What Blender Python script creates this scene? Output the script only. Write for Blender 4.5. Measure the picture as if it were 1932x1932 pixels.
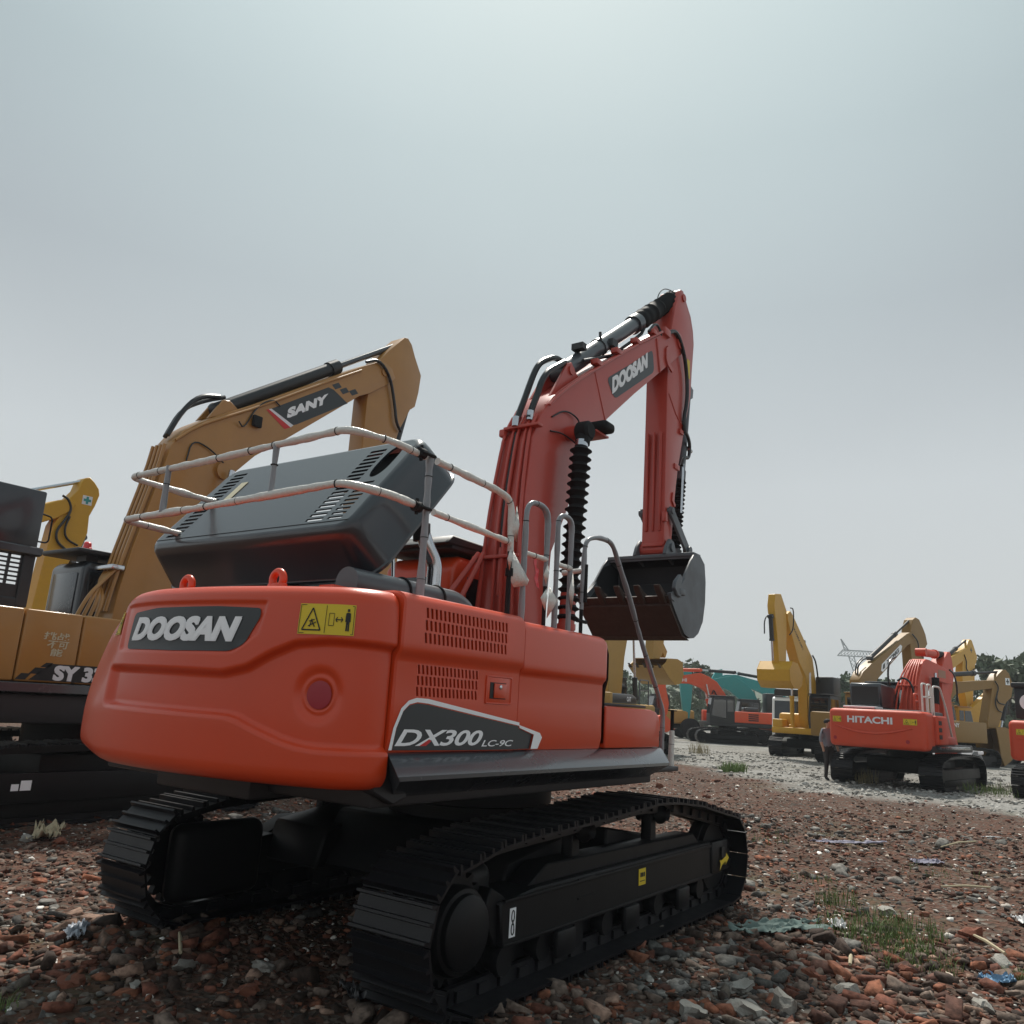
import bpy, bmesh, math, random
import numpy as np
from mathutils import Vector, Matrix, Euler, noise
PI = math.pi
random.seed(7); rng = np.random.default_rng(7)
for o in list(bpy.data.objects): bpy.data.objects.remove(o)
S = bpy.context.scene
C = S.collection

# ------------------------------------------------------------------ camera
CAM = Vector((-6.4097, -4.8935, 1.8283))
yaw, pitch, roll = 0.6195, 0.2308, 0.0577
fw = Vector((math.cos(pitch)*math.cos(yaw), math.cos(pitch)*math.sin(yaw), math.sin(pitch)))
rt = fw.cross(Vector((0, 0, 1))).normalized(); up = rt.cross(fw)
rt, up = rt*math.cos(roll)+up*math.sin(roll), up*math.cos(roll)-rt*math.sin(roll)
cd = bpy.data.cameras.new('camera'); cam = bpy.data.objects.new('camera', cd); C.objects.link(cam)
M = Matrix((rt, up, -fw)).transposed().to_4x4(); M.translation = CAM
cam.matrix_world = M
cd.sensor_width = 36; cd.lens = 36*1550/1932; cd.clip_end = 5000; cd.clip_start = .05
S.camera = cam

# ------------------------------------------------------------------ world and sun
SUN_AZ, SUN_EL = math.radians(35), math.radians(56)
W = bpy.data.worlds.new('World'); S.world = W; W.use_nodes = True
nt = W.node_tree; nt.nodes.clear()
def N(t, **k):
    n = nt.nodes.new(t)
    for a, b in k.items(): setattr(n, a, b)
    return n
out = N('ShaderNodeOutputWorld'); bg = N('ShaderNodeBackground')
sky = N('ShaderNodeTexSky', sky_type='NISHITA'); sky.sun_disc = False
sky.sun_elevation = SUN_EL; sky.sun_rotation = math.radians(90)-SUN_AZ; sky.dust_density = 6; sky.air_density = 1; sky.altitude = 0
skys = N('ShaderNodeVectorMath', operation='SCALE'); skys.inputs['Scale'].default_value = 0.05
nt.links.new(sky.outputs[0], skys.inputs[0])
tc = N('ShaderNodeTexCoord'); nrm = N('ShaderNodeVectorMath', operation='NORMALIZE'); nt.links.new(tc.outputs['Generated'], nrm.inputs[0])
sep = N('ShaderNodeSeparateXYZ'); nt.links.new(nrm.outputs[0], sep.inputs[0])
ramp = N('ShaderNodeValToRGB'); cr = ramp.color_ramp
cr.elements[0].position = 0; cr.elements[0].color = (.60, .63, .63, 1)
cr.elements[1].position = 1; cr.elements[1].color = (.34, .43, .47, 1)
for p_, c_ in ((.10, (.66, .69, .695, 1)), (.26, (.62, .665, .685, 1)), (.45, (.44, .495, .527, 1)), (.60, (.40, .475, .505, 1)), (.8, (.48, .58, .60, 1))):
    e = cr.elements.new(p_); e.color = c_
nt.links.new(sep.outputs['Z'], ramp.inputs[0])
# broad bright patch of the veiled sun
gl = Vector((math.cos(SUN_AZ)*math.cos(SUN_EL), math.sin(SUN_AZ)*math.cos(SUN_EL), math.sin(SUN_EL)))
dot = N('ShaderNodeVectorMath', operation='DOT_PRODUCT'); nt.links.new(nrm.outputs[0], dot.inputs[0]); dot.inputs[1].default_value = gl
mr = N('ShaderNodeMapRange'); mr.inputs['From Min'].default_value = .74; mr.inputs['From Max'].default_value = 1.0; mr.interpolation_type = 'SMOOTHSTEP'
nt.links.new(dot.outputs['Value'], mr.inputs['Value'])
gls = N('ShaderNodeVectorMath', operation='SCALE'); gls.inputs[0].default_value = (.15, .185, .18); nt.links.new(mr.outputs[0], gls.inputs['Scale'])
mix = N('ShaderNodeMix', data_type='RGBA'); mix.inputs['Factor'].default_value = .92
nt.links.new(skys.outputs[0], mix.inputs['A']); nt.links.new(ramp.outputs[0], mix.inputs['B'])
add = N('ShaderNodeVectorMath', operation='ADD'); nt.links.new(mix.outputs['Result'], add.inputs[0]); nt.links.new(gls.outputs[0], add.inputs[1])
sn = N('ShaderNodeTexNoise'); sn.inputs['Scale'].default_value = 2.2; sn.inputs['Detail'].default_value = 4; nt.links.new(nrm.outputs[0], sn.inputs['Vector'])
smr = N('ShaderNodeMapRange'); smr.inputs['To Min'].default_value = .95; smr.inputs['To Max'].default_value = 1.05; nt.links.new(sn.outputs['Fac'], smr.inputs['Value'])
smul = N('ShaderNodeVectorMath', operation='SCALE'); nt.links.new(add.outputs[0], smul.inputs[0]); nt.links.new(smr.outputs[0], smul.inputs['Scale'])
nt.links.new(smul.outputs[0], bg.inputs['Color']); bg.inputs['Strength'].default_value = 1.0
nt.links.new(bg.outputs[0], out.inputs['Surface'])
sl = bpy.data.lights.new('sun', 'SUN'); sl.energy = 5.0; sl.angle = math.radians(4); sl.color = (1, .95, .87)
so = bpy.data.objects.new('sun', sl); C.objects.link(so); so.rotation_euler = gl.to_track_quat('Z', 'Y').to_euler(); so.location = (0, 0, 30)
S.view_settings.view_transform = 'Standard'; S.view_settings.look = 'None'; S.view_settings.exposure = 0; S.view_settings.gamma = 1
S.render.engine = 'CYCLES'; S.cycles.max_bounces = 6; S.cycles.volume_bounces = 0

# ------------------------------------------------------------------ materials
def mat(name, col, rough=.5, metal=0, coat=0, var=0, vscale=6, bump=0, bscale=60, spec=.5, dust=0, dustcol=(.25, .21, .18), obj_space=True):
    m = bpy.data.materials.new(name); m.use_nodes = True; t = m.node_tree; b = t.nodes['Principled BSDF']
    b.inputs['Base Color'].default_value = (*col, 1); b.inputs['Roughness'].default_value = rough; b.inputs['Metallic'].default_value = metal
    b.inputs['Coat Weight'].default_value = coat; b.inputs['Coat Roughness'].default_value = .12; b.inputs['Specular IOR Level'].default_value = spec
    tcn = t.nodes.new('ShaderNodeTexCoord')
    if var or dust:
        n = t.nodes.new('ShaderNodeTexNoise'); n.inputs['Scale'].default_value = vscale; n.inputs['Detail'].default_value = 6; n.inputs['Roughness'].default_value = .65
        t.links.new(tcn.outputs['Object'], n.inputs['Vector'])
        mx = t.nodes.new('ShaderNodeMix'); mx.data_type = 'RGBA'
        mx.inputs['A'].default_value = (*[c*(1-var) for c in col], 1); mx.inputs['B'].default_value = (*[min(1, c*(1+var)) for c in col], 1)
        t.links.new(n.outputs['Fac'], mx.inputs['Factor']); last = mx.outputs['Result']
        if dust:
            n2 = t.nodes.new('ShaderNodeTexNoise'); n2.inputs['Scale'].default_value = vscale*.6; n2.inputs['Detail'].default_value = 8; n2.inputs['Roughness'].default_value = .7
            t.links.new(tcn.outputs['Object'], n2.inputs['Vector'])
            r = t.nodes.new('ShaderNodeMapRange'); r.inputs['From Min'].default_value = .42; r.inputs['From Max'].default_value = .75; r.inputs['To Max'].default_value = dust
            t.links.new(n2.outputs['Fac'], r.inputs['Value'])
            m2 = t.nodes.new('ShaderNodeMix'); m2.data_type = 'RGBA'; t.links.new(r.outputs[0], m2.inputs['Factor']); t.links.new(last, m2.inputs['A']); m2.inputs['B'].default_value = (*dustcol, 1)
            last = m2.outputs['Result']
            a = t.nodes.new('ShaderNodeMath'); a.operation = 'MULTIPLY_ADD'; a.inputs[1].default_value = .6; a.inputs[2].default_value = rough; t.links.new(r.outputs[0], a.inputs[0]); t.links.new(a.outputs[0], b.inputs['Roughness'])
        t.links.new(last, b.inputs['Base Color'])
    if bump:
        n = t.nodes.new('ShaderNodeTexNoise'); n.inputs['Scale'].default_value = bscale; n.inputs['Detail'].default_value = 4
        t.links.new(tcn.outputs['Object'], n.inputs['Vector'])
        bp = t.nodes.new('ShaderNodeBump'); bp.inputs['Strength'].default_value = bump; bp.inputs['Distance'].default_value = .01
        t.links.new(n.outputs['Fac'], bp.inputs['Height']); t.links.new(bp.outputs[0], b.inputs['Normal'])
    return m
RED = mat('red_paint', (.60, .052, .009), .34, coat=.3, var=.06, vscale=3, bump=.08, bscale=120, dust=.05, dustcol=(.30, .10, .05), spec=.4)
RED2 = mat('red_paint_haze_tint', (.46, .055, .036), .38, coat=.15, var=.08, vscale=4, dust=.10, dustcol=(.4, .2, .16))  # same red as the body, with a pinkish haze veil put into its colour
OR1 = mat('orange_red_paint', (.56, .052, .014), .5, coat=0, var=.1, vscale=3, dust=.2, dustcol=(.4, .14, .09))
OR2 = mat('orange_paint', (.66, .075, .02), .4, var=.1, dust=.3, dustcol=(.4, .2, .12))
BROWN = mat('golden_brown_paint', (.40, .19, .042), .34, coat=.15, var=.1, vscale=3, dust=.15, dustcol=(.2, .12, .07))
GOLD = mat('dull_gold_paint', (.25, .135, .026), .5, var=.12, dust=.06, dustcol=(.25, .19, .12))
YEL = mat('yellow_paint', (.56, .30, .014), .45, var=.12, dust=.08, dustcol=(.38, .25, .10))
YEL2 = mat('pale_yellow_paint', (.38, .22, .045), .5, var=.12, dust=.12, dustcol=(.35, .25, .13))
TEAL = mat('teal_paint', (.025, .27, .27), .4, var=.1, dust=.2, dustcol=(.12, .25, .24))
GREY = mat('dark_grey_gloss_paint', (.019, .023, .030), .30, coat=.6, var=.1, vscale=2, bump=.05, bscale=160, dust=.06, dustcol=(.12, .12, .12))
SKIRT = mat('grey_skirt_paint', (.040, .048, .058), .26, coat=.7, var=.08, vscale=2, dust=.05, dustcol=(.12, .12, .12))
BUCK = mat('bucket_grey_steel', (.095, .11, .125), .45, var=.15, vscale=4, dust=.35, dustcol=(.10, .075, .06))
BLACK = mat('black_undercarriage_paint', (.006, .006, .007), .45, var=.3, vscale=6, spec=.22, dust=.14, dustcol=(.022, .018, .016))
SHOE = mat('black_track_steel', (.008, .008, .010), .36, var=.3, vscale=9, spec=.28, dust=.16, dustcol=(.022, .018, .016))
RUB = mat('black_rubber', (.010, .010, .011), .75, spec=.3)
HOSE = mat('hydraulic_hose', (.010, .010, .012), .35)
DKPL = mat('black_plastic', (.018, .019, .022), .5, var=.2)
STEEL = mat('bright_steel', (.55, .57, .6), .2, metal=1)
CHROME = mat('grey_cylinder_paint', (.055, .062, .072), .35, coat=.3)
WRAP = mat('plastic_wrap', (.62, .60, .56), .38, coat=.3, var=.18, vscale=22, bump=.8, bscale=45)
PIPEG = mat('grey_pipe_under_wrap', (.20, .205, .22), .35, coat=.5, var=.2, vscale=14, bump=.3, bscale=30)
GLASS = mat('dark_glass', (.012, .014, .017), .06, spec=.8)
WHITE = mat('white_vinyl', (.72, .72, .74), .5)
LGREY = mat('light_grey_vinyl', (.86, .87, .89), .5)
DECAL = mat('charcoal_vinyl', (.022, .027, .031), .38)
STICK = mat('yellow_sticker', (.68, .50, .02), .5)
INK = mat('black_ink', (.01, .01, .01), .6)
REFL = mat('dark_red_plug', (.32, .014, .026), .4)
BEAC = mat('red_lens', (.75, .02, .03), .3, coat=.5)
VRED = mat('red_vinyl', (.55, .02, .02), .5)
RUST = mat('rusty_steel', (.050, .032, .025), .75, var=.35, vscale=12, dust=.3, dustcol=(.06, .045, .035), bump=.4, bscale=60)
CREAM = mat('cream_label', (.55, .5, .35), .7)
WCAB = mat('white_paint', (.75, .76, .76), .45)

# ------------------------------------------------------------------ mesh helpers
def split_build(mb, name, mats, parent, **k):
    """one object for each separate piece of the mesh"""
    par = list(range(len(mb.v)))
    def find(i):
        while par[i] != i: par[i] = par[par[i]]; i = par[i]
        return i
    for f in mb.f:
        a = find(f[0])
        for q in f[1:]: par[find(q)] = a
    comp = {}
    for i in range(len(mb.v)): comp.setdefault(find(i), []).append(i)
    cl = []
    for vs in comp.values():
        P = np.array([mb.v[i] for i in vs]); lo, hi = P.min(0)-.004, P.max(0)+.004; grp = [set(vs), lo, hi]; rest = []
        for g in cl:
            if np.all(g[1] <= grp[2]) and np.all(grp[1] <= g[2]): grp = [grp[0] | g[0], np.minimum(grp[1], g[1]), np.maximum(grp[2], g[2])]
            else: rest.append(g)
        cl = rest+[grp]
    out = []
    for g in cl:
        ids = sorted(g[0]); m_ = {v: i for i, v in enumerate(ids)}; n = MB(); n.add([mb.v[i] for i in ids], [[m_[q] for q in f] for f in mb.f if f[0] in g[0]]); out.append(n.build(name, mats, parent, **k))
    return out
class MB:
    def __init__(s): s.v = []; s.f = []; s.m = []
    def add(s, vs, fs, mi=0):
        k = len(s.v); s.v += [tuple(p) for p in vs]; s.f += [tuple(k+i for i in f) for f in fs]; s.m += [mi]*len(fs)
    def bm(s, b, mi=0, M=None):
        b.verts.ensure_lookup_table(); b.verts.index_update()
        s.add([(M @ v.co) if M else v.co for v in b.verts], [[v.index for v in f.verts] for f in b.faces], mi); b.free(); return s
    def box(s, x0, x1, y0, y1, z0, z1, bev=0, mi=0, seg=2, M=None):
        b = bmesh.new(); bmesh.ops.create_cube(b, size=1)
        for v in b.verts: v.co = Vector(((x0+x1)/2+v.co.x*(x1-x0), (y0+y1)/2+v.co.y*(y1-y0), (z0+z1)/2+v.co.z*(z1-z0)))
        if bev: bmesh.ops.bevel(b, geom=b.edges[:], offset=bev, segments=seg, profile=.5, affect='EDGES', clamp_overlap=True)
        return s.bm(b, mi, M)
    def prism(s, pts, y0, y1, bev=0, mi=0, hw=None, M=None, seg=1):
        """outline in x,z extruded along y; hw(x,z) gives a varying half width about the middle"""
        b = bmesh.new(); n = len(pts); c = (y0+y1)/2; h = (y1-y0)/2
        A = [b.verts.new((x, c-(hw(x, z) if hw else h), z)) for x, z in pts]
        B = [b.verts.new((x, c+(hw(x, z) if hw else h), z)) for x, z in pts]
        b.faces.new(A); b.faces.new(B[::-1])
        for i in range(n): b.faces.new((A[i], B[i], B[(i+1) % n], A[(i+1) % n]))
        bmesh.ops.recalc_face_normals(b, faces=b.faces[:])
        if bev: bmesh.ops.bevel(b, geom=[e for e in b.edges if len(e.link_faces) == 2 and e.calc_face_angle(0) > .6], offset=bev, segments=seg, profile=.5, affect='EDGES', clamp_overlap=True)
        bmesh.ops.triangulate(b, faces=[f for f in b.faces if len(f.verts) > 4])
        return s.bm(b, mi, M)
    def ring(s, c, ax, r, n):
        ax = Vector(ax).normalized(); u = ax.orthogonal().normalized(); w = ax.cross(u)
        return [Vector(c)+(u*math.cos(a)+w*math.sin(a))*r for a in (2*PI*i/n for i in range(n))]
    def tube(s, path, r, n=10, mi=0, cap=True):
        P = [Vector(p) for p in path]; k = len(P); R = r if hasattr(r, '__len__') else [r]*k
        T = [(P[min(i+1, k-1)]-P[max(i-1, 0)]).normalized() for i in range(k)]
        u = T[0].orthogonal().normalized(); vs = []
        for i in range(k):
            u = (u-T[i]*u.dot(T[i])).normalized(); w = T[i].cross(u)
            for j in range(n):
                a = 2*PI*j/n; vs.append(P[i]+(u*math.cos(a)+w*math.sin(a))*R[i])
        fs = [(i*n+j, i*n+(j+1) % n, (i+1)*n+(j+1) % n, (i+1)*n+j) for i in range(k-1) for j in range(n)]
        if cap: fs += [tuple(range(n))[::-1], tuple((k-1)*n+j for j in range(n))]
        s.add(vs, fs, mi); return s
    def cyl(s, a, b, r, r2=None, n=20, mi=0):
        return s.tube([a, b], [r, r2 if r2 is not None else r], n, mi)
    def lathe(s, a, ax, prof, n=24, mi=0):
        """prof: list of (distance along ax, radius)"""
        a = Vector(a); ax = Vector(ax).normalized(); u = ax.orthogonal().normalized(); w = ax.cross(u); vs = []
        for d, r in prof:
            for j in range(n):
                t = 2*PI*j/n; vs.append(a+ax*d+(u*math.cos(t)+w*math.sin(t))*max(r, 1e-4))
        k = len(prof)
        fs = [(i*n+j, i*n+(j+1) % n, (i+1)*n+(j+1) % n, (i+1)*n+j) for i in range(k-1) for j in range(n)]
        fs += [tuple(range(n))[::-1], tuple((k-1)*n+j for j in range(n))]
        s.add(vs, fs, mi); return s
    def build(s, name, mats, parent=None, smooth=True, ang=40, recalc=True):
        me = bpy.data.meshes.new(name); me.from_pydata(s.v, [], s.f)
        if not isinstance(mats, (list, tuple)): mats = [mats]
        for m in mats: me.materials.append(m)
        if len(mats) > 1: me.polygons.foreach_set('material_index', s.m)
        if recalc:
            b = bmesh.new(); b.from_mesh(me); bmesh.ops.recalc_face_normals(b, faces=b.faces[:]); b.to_mesh(me); b.free()
        if smooth:
            me.shade_smooth(); me.set_sharp_from_angle(angle=math.radians(ang))
        me.update()
        o = bpy.data.objects.new(name, me); C.objects.link(o)
        if parent: o.parent = parent
        return o
def tag(o, label=None, cat=None, group=None, kind=None):
    for k, v in (('label', label), ('category', cat), ('group', group), ('kind', kind)):
        if v: o[k] = v
    return o
def empty(name, loc, rz, label, cat, group=None):
    o = bpy.data.objects.new(name, None); C.objects.link(o); o.location = loc; o.rotation_euler = (0, 0, rz); o.empty_display_size = .3
    return tag(o, label, cat, group)
def smoothpath(pts, it=2):
    P = [Vector(p) for p in pts]
    for _ in range(it):
        Q = [P[0]]
        for a, b in zip(P, P[1:]): Q += [a.lerp(b, .25), a.lerp(b, .75)]
        P = Q+[P[-1]]
    return P
def roundpath(pts, r, n=5):
    P = [Vector(p) for p in pts]; Q = [P[0]]
    for a, b, c in zip(P, P[1:], P[2:]):
        d1 = (a-b); d2 = (c-b); k = min(r, d1.length*.45, d2.length*.45); p = b+d1.normalized()*k; q = b+d2.normalized()*k
        for i in range(n+1):
            t = i/n; Q.append(p*(1-t)**2+b*2*t*(1-t)+q*t*t)
    return Q+[P[-1]]
def dense(P, d):
    Q = [P[0]]
    for a, b in zip(P, P[1:]):
        k = max(1, int((b-a).length/d)); Q += [a.lerp(b, (i+1)/k) for i in range(k)]
    return Q
_tc = {}
def text2d(txt, w, h, shear=0, bold=0, spacing=1.0):
    """2-D outline mesh of a word scaled to w x h, lower left at the origin"""
    key = (txt, shear, bold, spacing)
    if key not in _tc:
        cu = bpy.data.curves.new('t', 'FONT'); cu.body = txt; cu.shear = shear; cu.offset = bold; cu.space_character = spacing; cu.resolution_u = 4
        ob = bpy.data.objects.new('t', cu); C.objects.link(ob); bpy.context.view_layer.update()
        me = ob.to_mesh(); V = [tuple(v.co) for v in me.vertices]; Fs = [tuple(p.vertices) for p in me.polygons]; ob.to_mesh_clear()
        bpy.data.objects.remove(ob); bpy.data.curves.remove(cu); _tc[key] = (V, Fs)
    V, Fs = _tc[key]
    x0 = min(v[0] for v in V); x1 = max(v[0] for v in V); y0 = min(v[1] for v in V); y1 = max(v[1] for v in V)
    return [((v[0]-x0)/(x1-x0)*w, (v[1]-y0)/(y1-y0)*h) for v in V], Fs
def word(name, txt, fn, w, h, m, parent, fat=0, fat_dir=None, **k):
    """place a word through fn(u, v) -> 3-D point"""
    V, Fs = text2d(txt, w-fat*2, h-fat*1.2, **k); mb = MB()
    for i, (du, dv) in enumerate(((0, 0),) if not fat else ((0, 0), (2, 0), (0, 1.2), (2, 1.2), (1, .6), (1, 0), (1, 1.2))):
        q = Vector(fat_dir or (0, -1, 0))*.0004*i; mb.add([tuple(Vector(fn(u+du*fat, v+dv*fat))+q) for u, v in V], Fs)
    return mb.build(name, m, parent, smooth=False, recalc=False)
def polyfill(mb, pts, fn, mi=0):
    b = bmesh.new(); b.faces.new([b.verts.new((u, v, 0)) for u, v in pts]); bmesh.ops.triangulate(b, faces=b.faces[:])
    b.verts.index_update(); mb.add([fn(v.co.x, v.co.y) for v in b.verts], [[v.index for v in f.verts] for f in b.faces], mi); b.free()

# ------------------------------------------------------------------ ground
def sstep(a, b, x):
    t = np.clip((x-a)/(b-a), 0, 1); return t*t*(3-2*t)
def gz_np(x, y):
    d = (x-CAM.x)*math.cos(yaw)+(y-CAM.y)*math.sin(yaw)
    z = .2*sstep(11, 21, d)
    a = sstep(3.2, 6, np.abs(y)*1.0)+sstep(3.2, 6, np.abs(x)); a = np.clip(a, .25, 1)
    z = z+a*(.035*np.sin(x*1.3+y*.7)*np.cos(y*1.7-x*.4)+.02*np.sin(x*3.1+1)*np.sin(y*2.7)+.012*np.sin(x*7.3+y*5.1))*(1-sstep(30, 60, d))
    z += -.035*(np.abs(x) < 6)*(np.abs(y) < 6)
    return z
def gz(x, y): return float(gz_np(np.float64(x), np.float64(y)))
def grav_mask(x, y):
    e = .5*np.sin(y*.55)+.4*np.sin(x*.8+y*1.3)+.35*np.sin(x*2.1-y*1.9)
    line = np.interp(y, [-12, -3.4, .6, 3.8, 7.3, 20], [15, 14.5, 14.8, 18.0, 21.2, 30])
    return sstep(-.6, .6, x+e-line)
def axis(lo, hi, fine_lo, fine_hi, f):
    a = list(np.arange(fine_lo, fine_hi, f)); st = f; x = fine_hi
    while x < hi: a.append(x); st *= 1.22; x += st
    st = f; x = fine_lo-f
    while x > lo: a.insert(0, x); st *= 1.22; x -= st
    return np.array(a+[hi] if a[-1] < hi else a)
gx = axis(-60, 1500, -7, 12, .09); gy = axis(-700, 1300, -8, 9, .09)
X, Y = np.meshgrid(gx, gy, indexing='ij'); Z = gz_np(X, Y)
near = (1-sstep(12, 25, np.hypot(X+1, Y)))
Z = Z+near*(rng.random(Z.shape)-.5)*.028
nx, ny = len(gx), len(gy)
me = bpy.data.meshes.new('ground')
ii = np.arange(nx*ny).reshape(nx, ny)
F4 = np.stack([ii[:-1, :-1], ii[1:, :-1], ii[1:, 1:], ii[:-1, 1:]], -1).reshape(-1, 4)
me.vertices.add(nx*ny); me.vertices.foreach_set('co', np.stack([X, Y, Z], -1).ravel())
me.loops.add(F4.size); me.loops.foreach_set('vertex_index', F4.ravel()); me.polygons.add(len(F4)); me.polygons.foreach_set('loop_start', np.arange(0, F4.size, 4)); me.update(); me.validate()
me.shade_smooth()
at = me.attributes.new('gravel', 'FLOAT', 'POINT'); at.data.foreach_set('value', grav_mask(X, Y).ravel())
gm = bpy.data.materials.new('rubble_ground'); gm.use_nodes = True; t = gm.node_tree; B = t.nodes['Principled BSDF']; B.inputs['Roughness'].default_value = .95; B.inputs['Specular IOR Level'].default_value = .2
def tn(ty, **k):
    n = t.nodes.new(ty)
    for a, b in k.items(): setattr(n, a, b)
    return n
geo = tn('ShaderNodeNewGeometry')
def noise_n(sc, det=5, ro=.6):
    n = tn('ShaderNodeTexNoise'); n.inputs['Scale'].default_value = sc; n.inputs['Detail'].default_value = det; n.inputs['Roughness'].default_value = ro; t.links.new(geo.outputs['Position'], n.inputs['Vector']); return n
def rampn(fac, els):
    r = tn('ShaderNodeValToRGB'); e = r.color_ramp.elements
    e[0].position, e[0].color = els[0][0], (*els[0][1], 1); e[1].position, e[1].color = els[-1][0], (*els[-1][1], 1)
    for p_, c_ in els[1:-1]: q = e.new(p_); q.color = (*c_, 1)
    t.links.new(fac, r.inputs[0]); return r
def mixn(f, a, b):
    m = tn('ShaderNodeMix', data_type='RGBA')
    if isinstance(f, float): m.inputs['Factor'].default_value = f
    else: t.links.new(f, m.inputs['Factor'])
    t.links.new(a, m.inputs['A']); t.links.new(b, m.inputs['B']); return m.outputs['Result']
n1 = noise_n(.55, 7, .65); n2 = noise_n(5, 6, .7)
dirt = rampn(n1.outputs['Fac'], [(.30, (.050, .038, .029)), (.45, (.092, .064, .046)), (.55, (.115, .070, .048)), (.7, (.098, .078, .060))])
vor = tn('ShaderNodeTexVoronoi'); vor.inputs['Scale'].default_value = 17; t.links.new(geo.outputs['Position'], vor.inputs['Vector'])
sepc = tn('ShaderNodeSeparateColor'); t.links.new(vor.outputs['Color'], sepc.inputs[0])
chips = rampn(sepc.outputs[0], [(0, (.090, .034, .023)), (.35, (.045, .026, .020)), (.5, (.09, .075, .063)), (.66, (.12, .052, .034)), (.86, (.03, .022, .019)), (.95, (.22, .20, .18))])
chips.color_ramp.interpolation = 'CONSTANT'
red = mixn(.55, dirt.outputs[0], chips.outputs[0])
vg = tn('ShaderNodeTexVoronoi'); vg.inputs['Scale'].default_value = 14; t.links.new(geo.outputs['Position'], vg.inputs['Vector'])
sg = tn('ShaderNodeSeparateColor'); t.links.new(vg.outputs['Color'], sg.inputs[0])
grv = rampn(sg.outputs[1], [(0, (.15, .145, .135)), (.4, (.23, .225, .21)), (.75, (.33, .32, .30)), (1, (.44, .43, .41))])
n3 = noise_n(.16, 6, .6); gpatch = rampn(n3.outputs['Fac'], [(.42, (.23, .225, .205)), (.5, (.15, .135, .115)), (.58, (.26, .255, .24))])
gr = mixn(.5, grv.outputs[0], gpatch.outputs[0])
ng = noise_n(.35, 6, .7); gfac = tn('ShaderNodeMapRange'); gfac.inputs['From Min'].default_value = .56; gfac.inputs['From Max'].default_value = .68; gfac.inputs['To Max'].default_value = .45; t.links.new(ng.outputs['Fac'], gfac.inputs['Value'])
olive = tn('ShaderNodeRGB'); olive.outputs[0].default_value = (.075, .085, .035, 1)
at_n = tn('ShaderNodeAttribute', attribute_name='gravel')
allc = mixn(gfac.outputs[0], mixn(at_n.outputs['Fac'], red, gr), olive.outputs[0])
t.links.new(allc, B.inputs['Base Color'])
bmp = tn('ShaderNodeBump'); bmp.inputs['Strength'].default_value = .9; bmp.inputs['Distance'].default_value = .04
ad = tn('ShaderNodeMath', operation='ADD'); t.links.new(vor.outputs['Distance'], ad.inputs[0]); t.links.new(n2.outputs['Fac'], ad.inputs[1]); t.links.new(ad.outputs[0], bmp.inputs['Height']); t.links.new(bmp.outputs[0], B.inputs['Normal'])
me.materials.append(gm); go = bpy.data.objects.new('ground', me); C.objects.link(go); tag(go, kind='structure')

# ---- loose rubble as scattered real stones (one mesh for each kind of stuff)
def rock_template(k, flat=.6, cuts=1, box=False):
    """an angular shard: the convex hull of a few random points in a flattened block"""
    b = bmesh.new(); q = random.Random(k*13+cuts+(7 if box else 0)); sx, sy, sz = q.uniform(.85, 1.35), q.uniform(.5, .95), q.uniform(.3, .65)*(flat/.6)
    for _ in range(9+6*cuts):
        if box: p = [q.choice((-1, 1))*q.uniform(.72, 1.0) for _ in range(3)]; p[q.randrange(3)] *= q.uniform(.2, 1)
        else: v = Vector([q.gauss(0, 1) for _ in range(3)]).normalized()*q.uniform(.8, 1.05); p = v[:]
        b.verts.new((p[0]*sx, p[1]*sy, p[2]*sz))
    r_ = bmesh.ops.convex_hull(b, input=b.verts[:]); bmesh.ops.delete(b, geom=[v for v in b.verts if not v.link_faces], context='VERTS')
    bmesh.ops.triangulate(b, faces=b.faces[:]); b.verts.index_update()
    r = np.array([v.co[:] for v in b.verts]), np.array([[v.index for v in f.verts] for f in b.faces]); b.free(); return r
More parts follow.
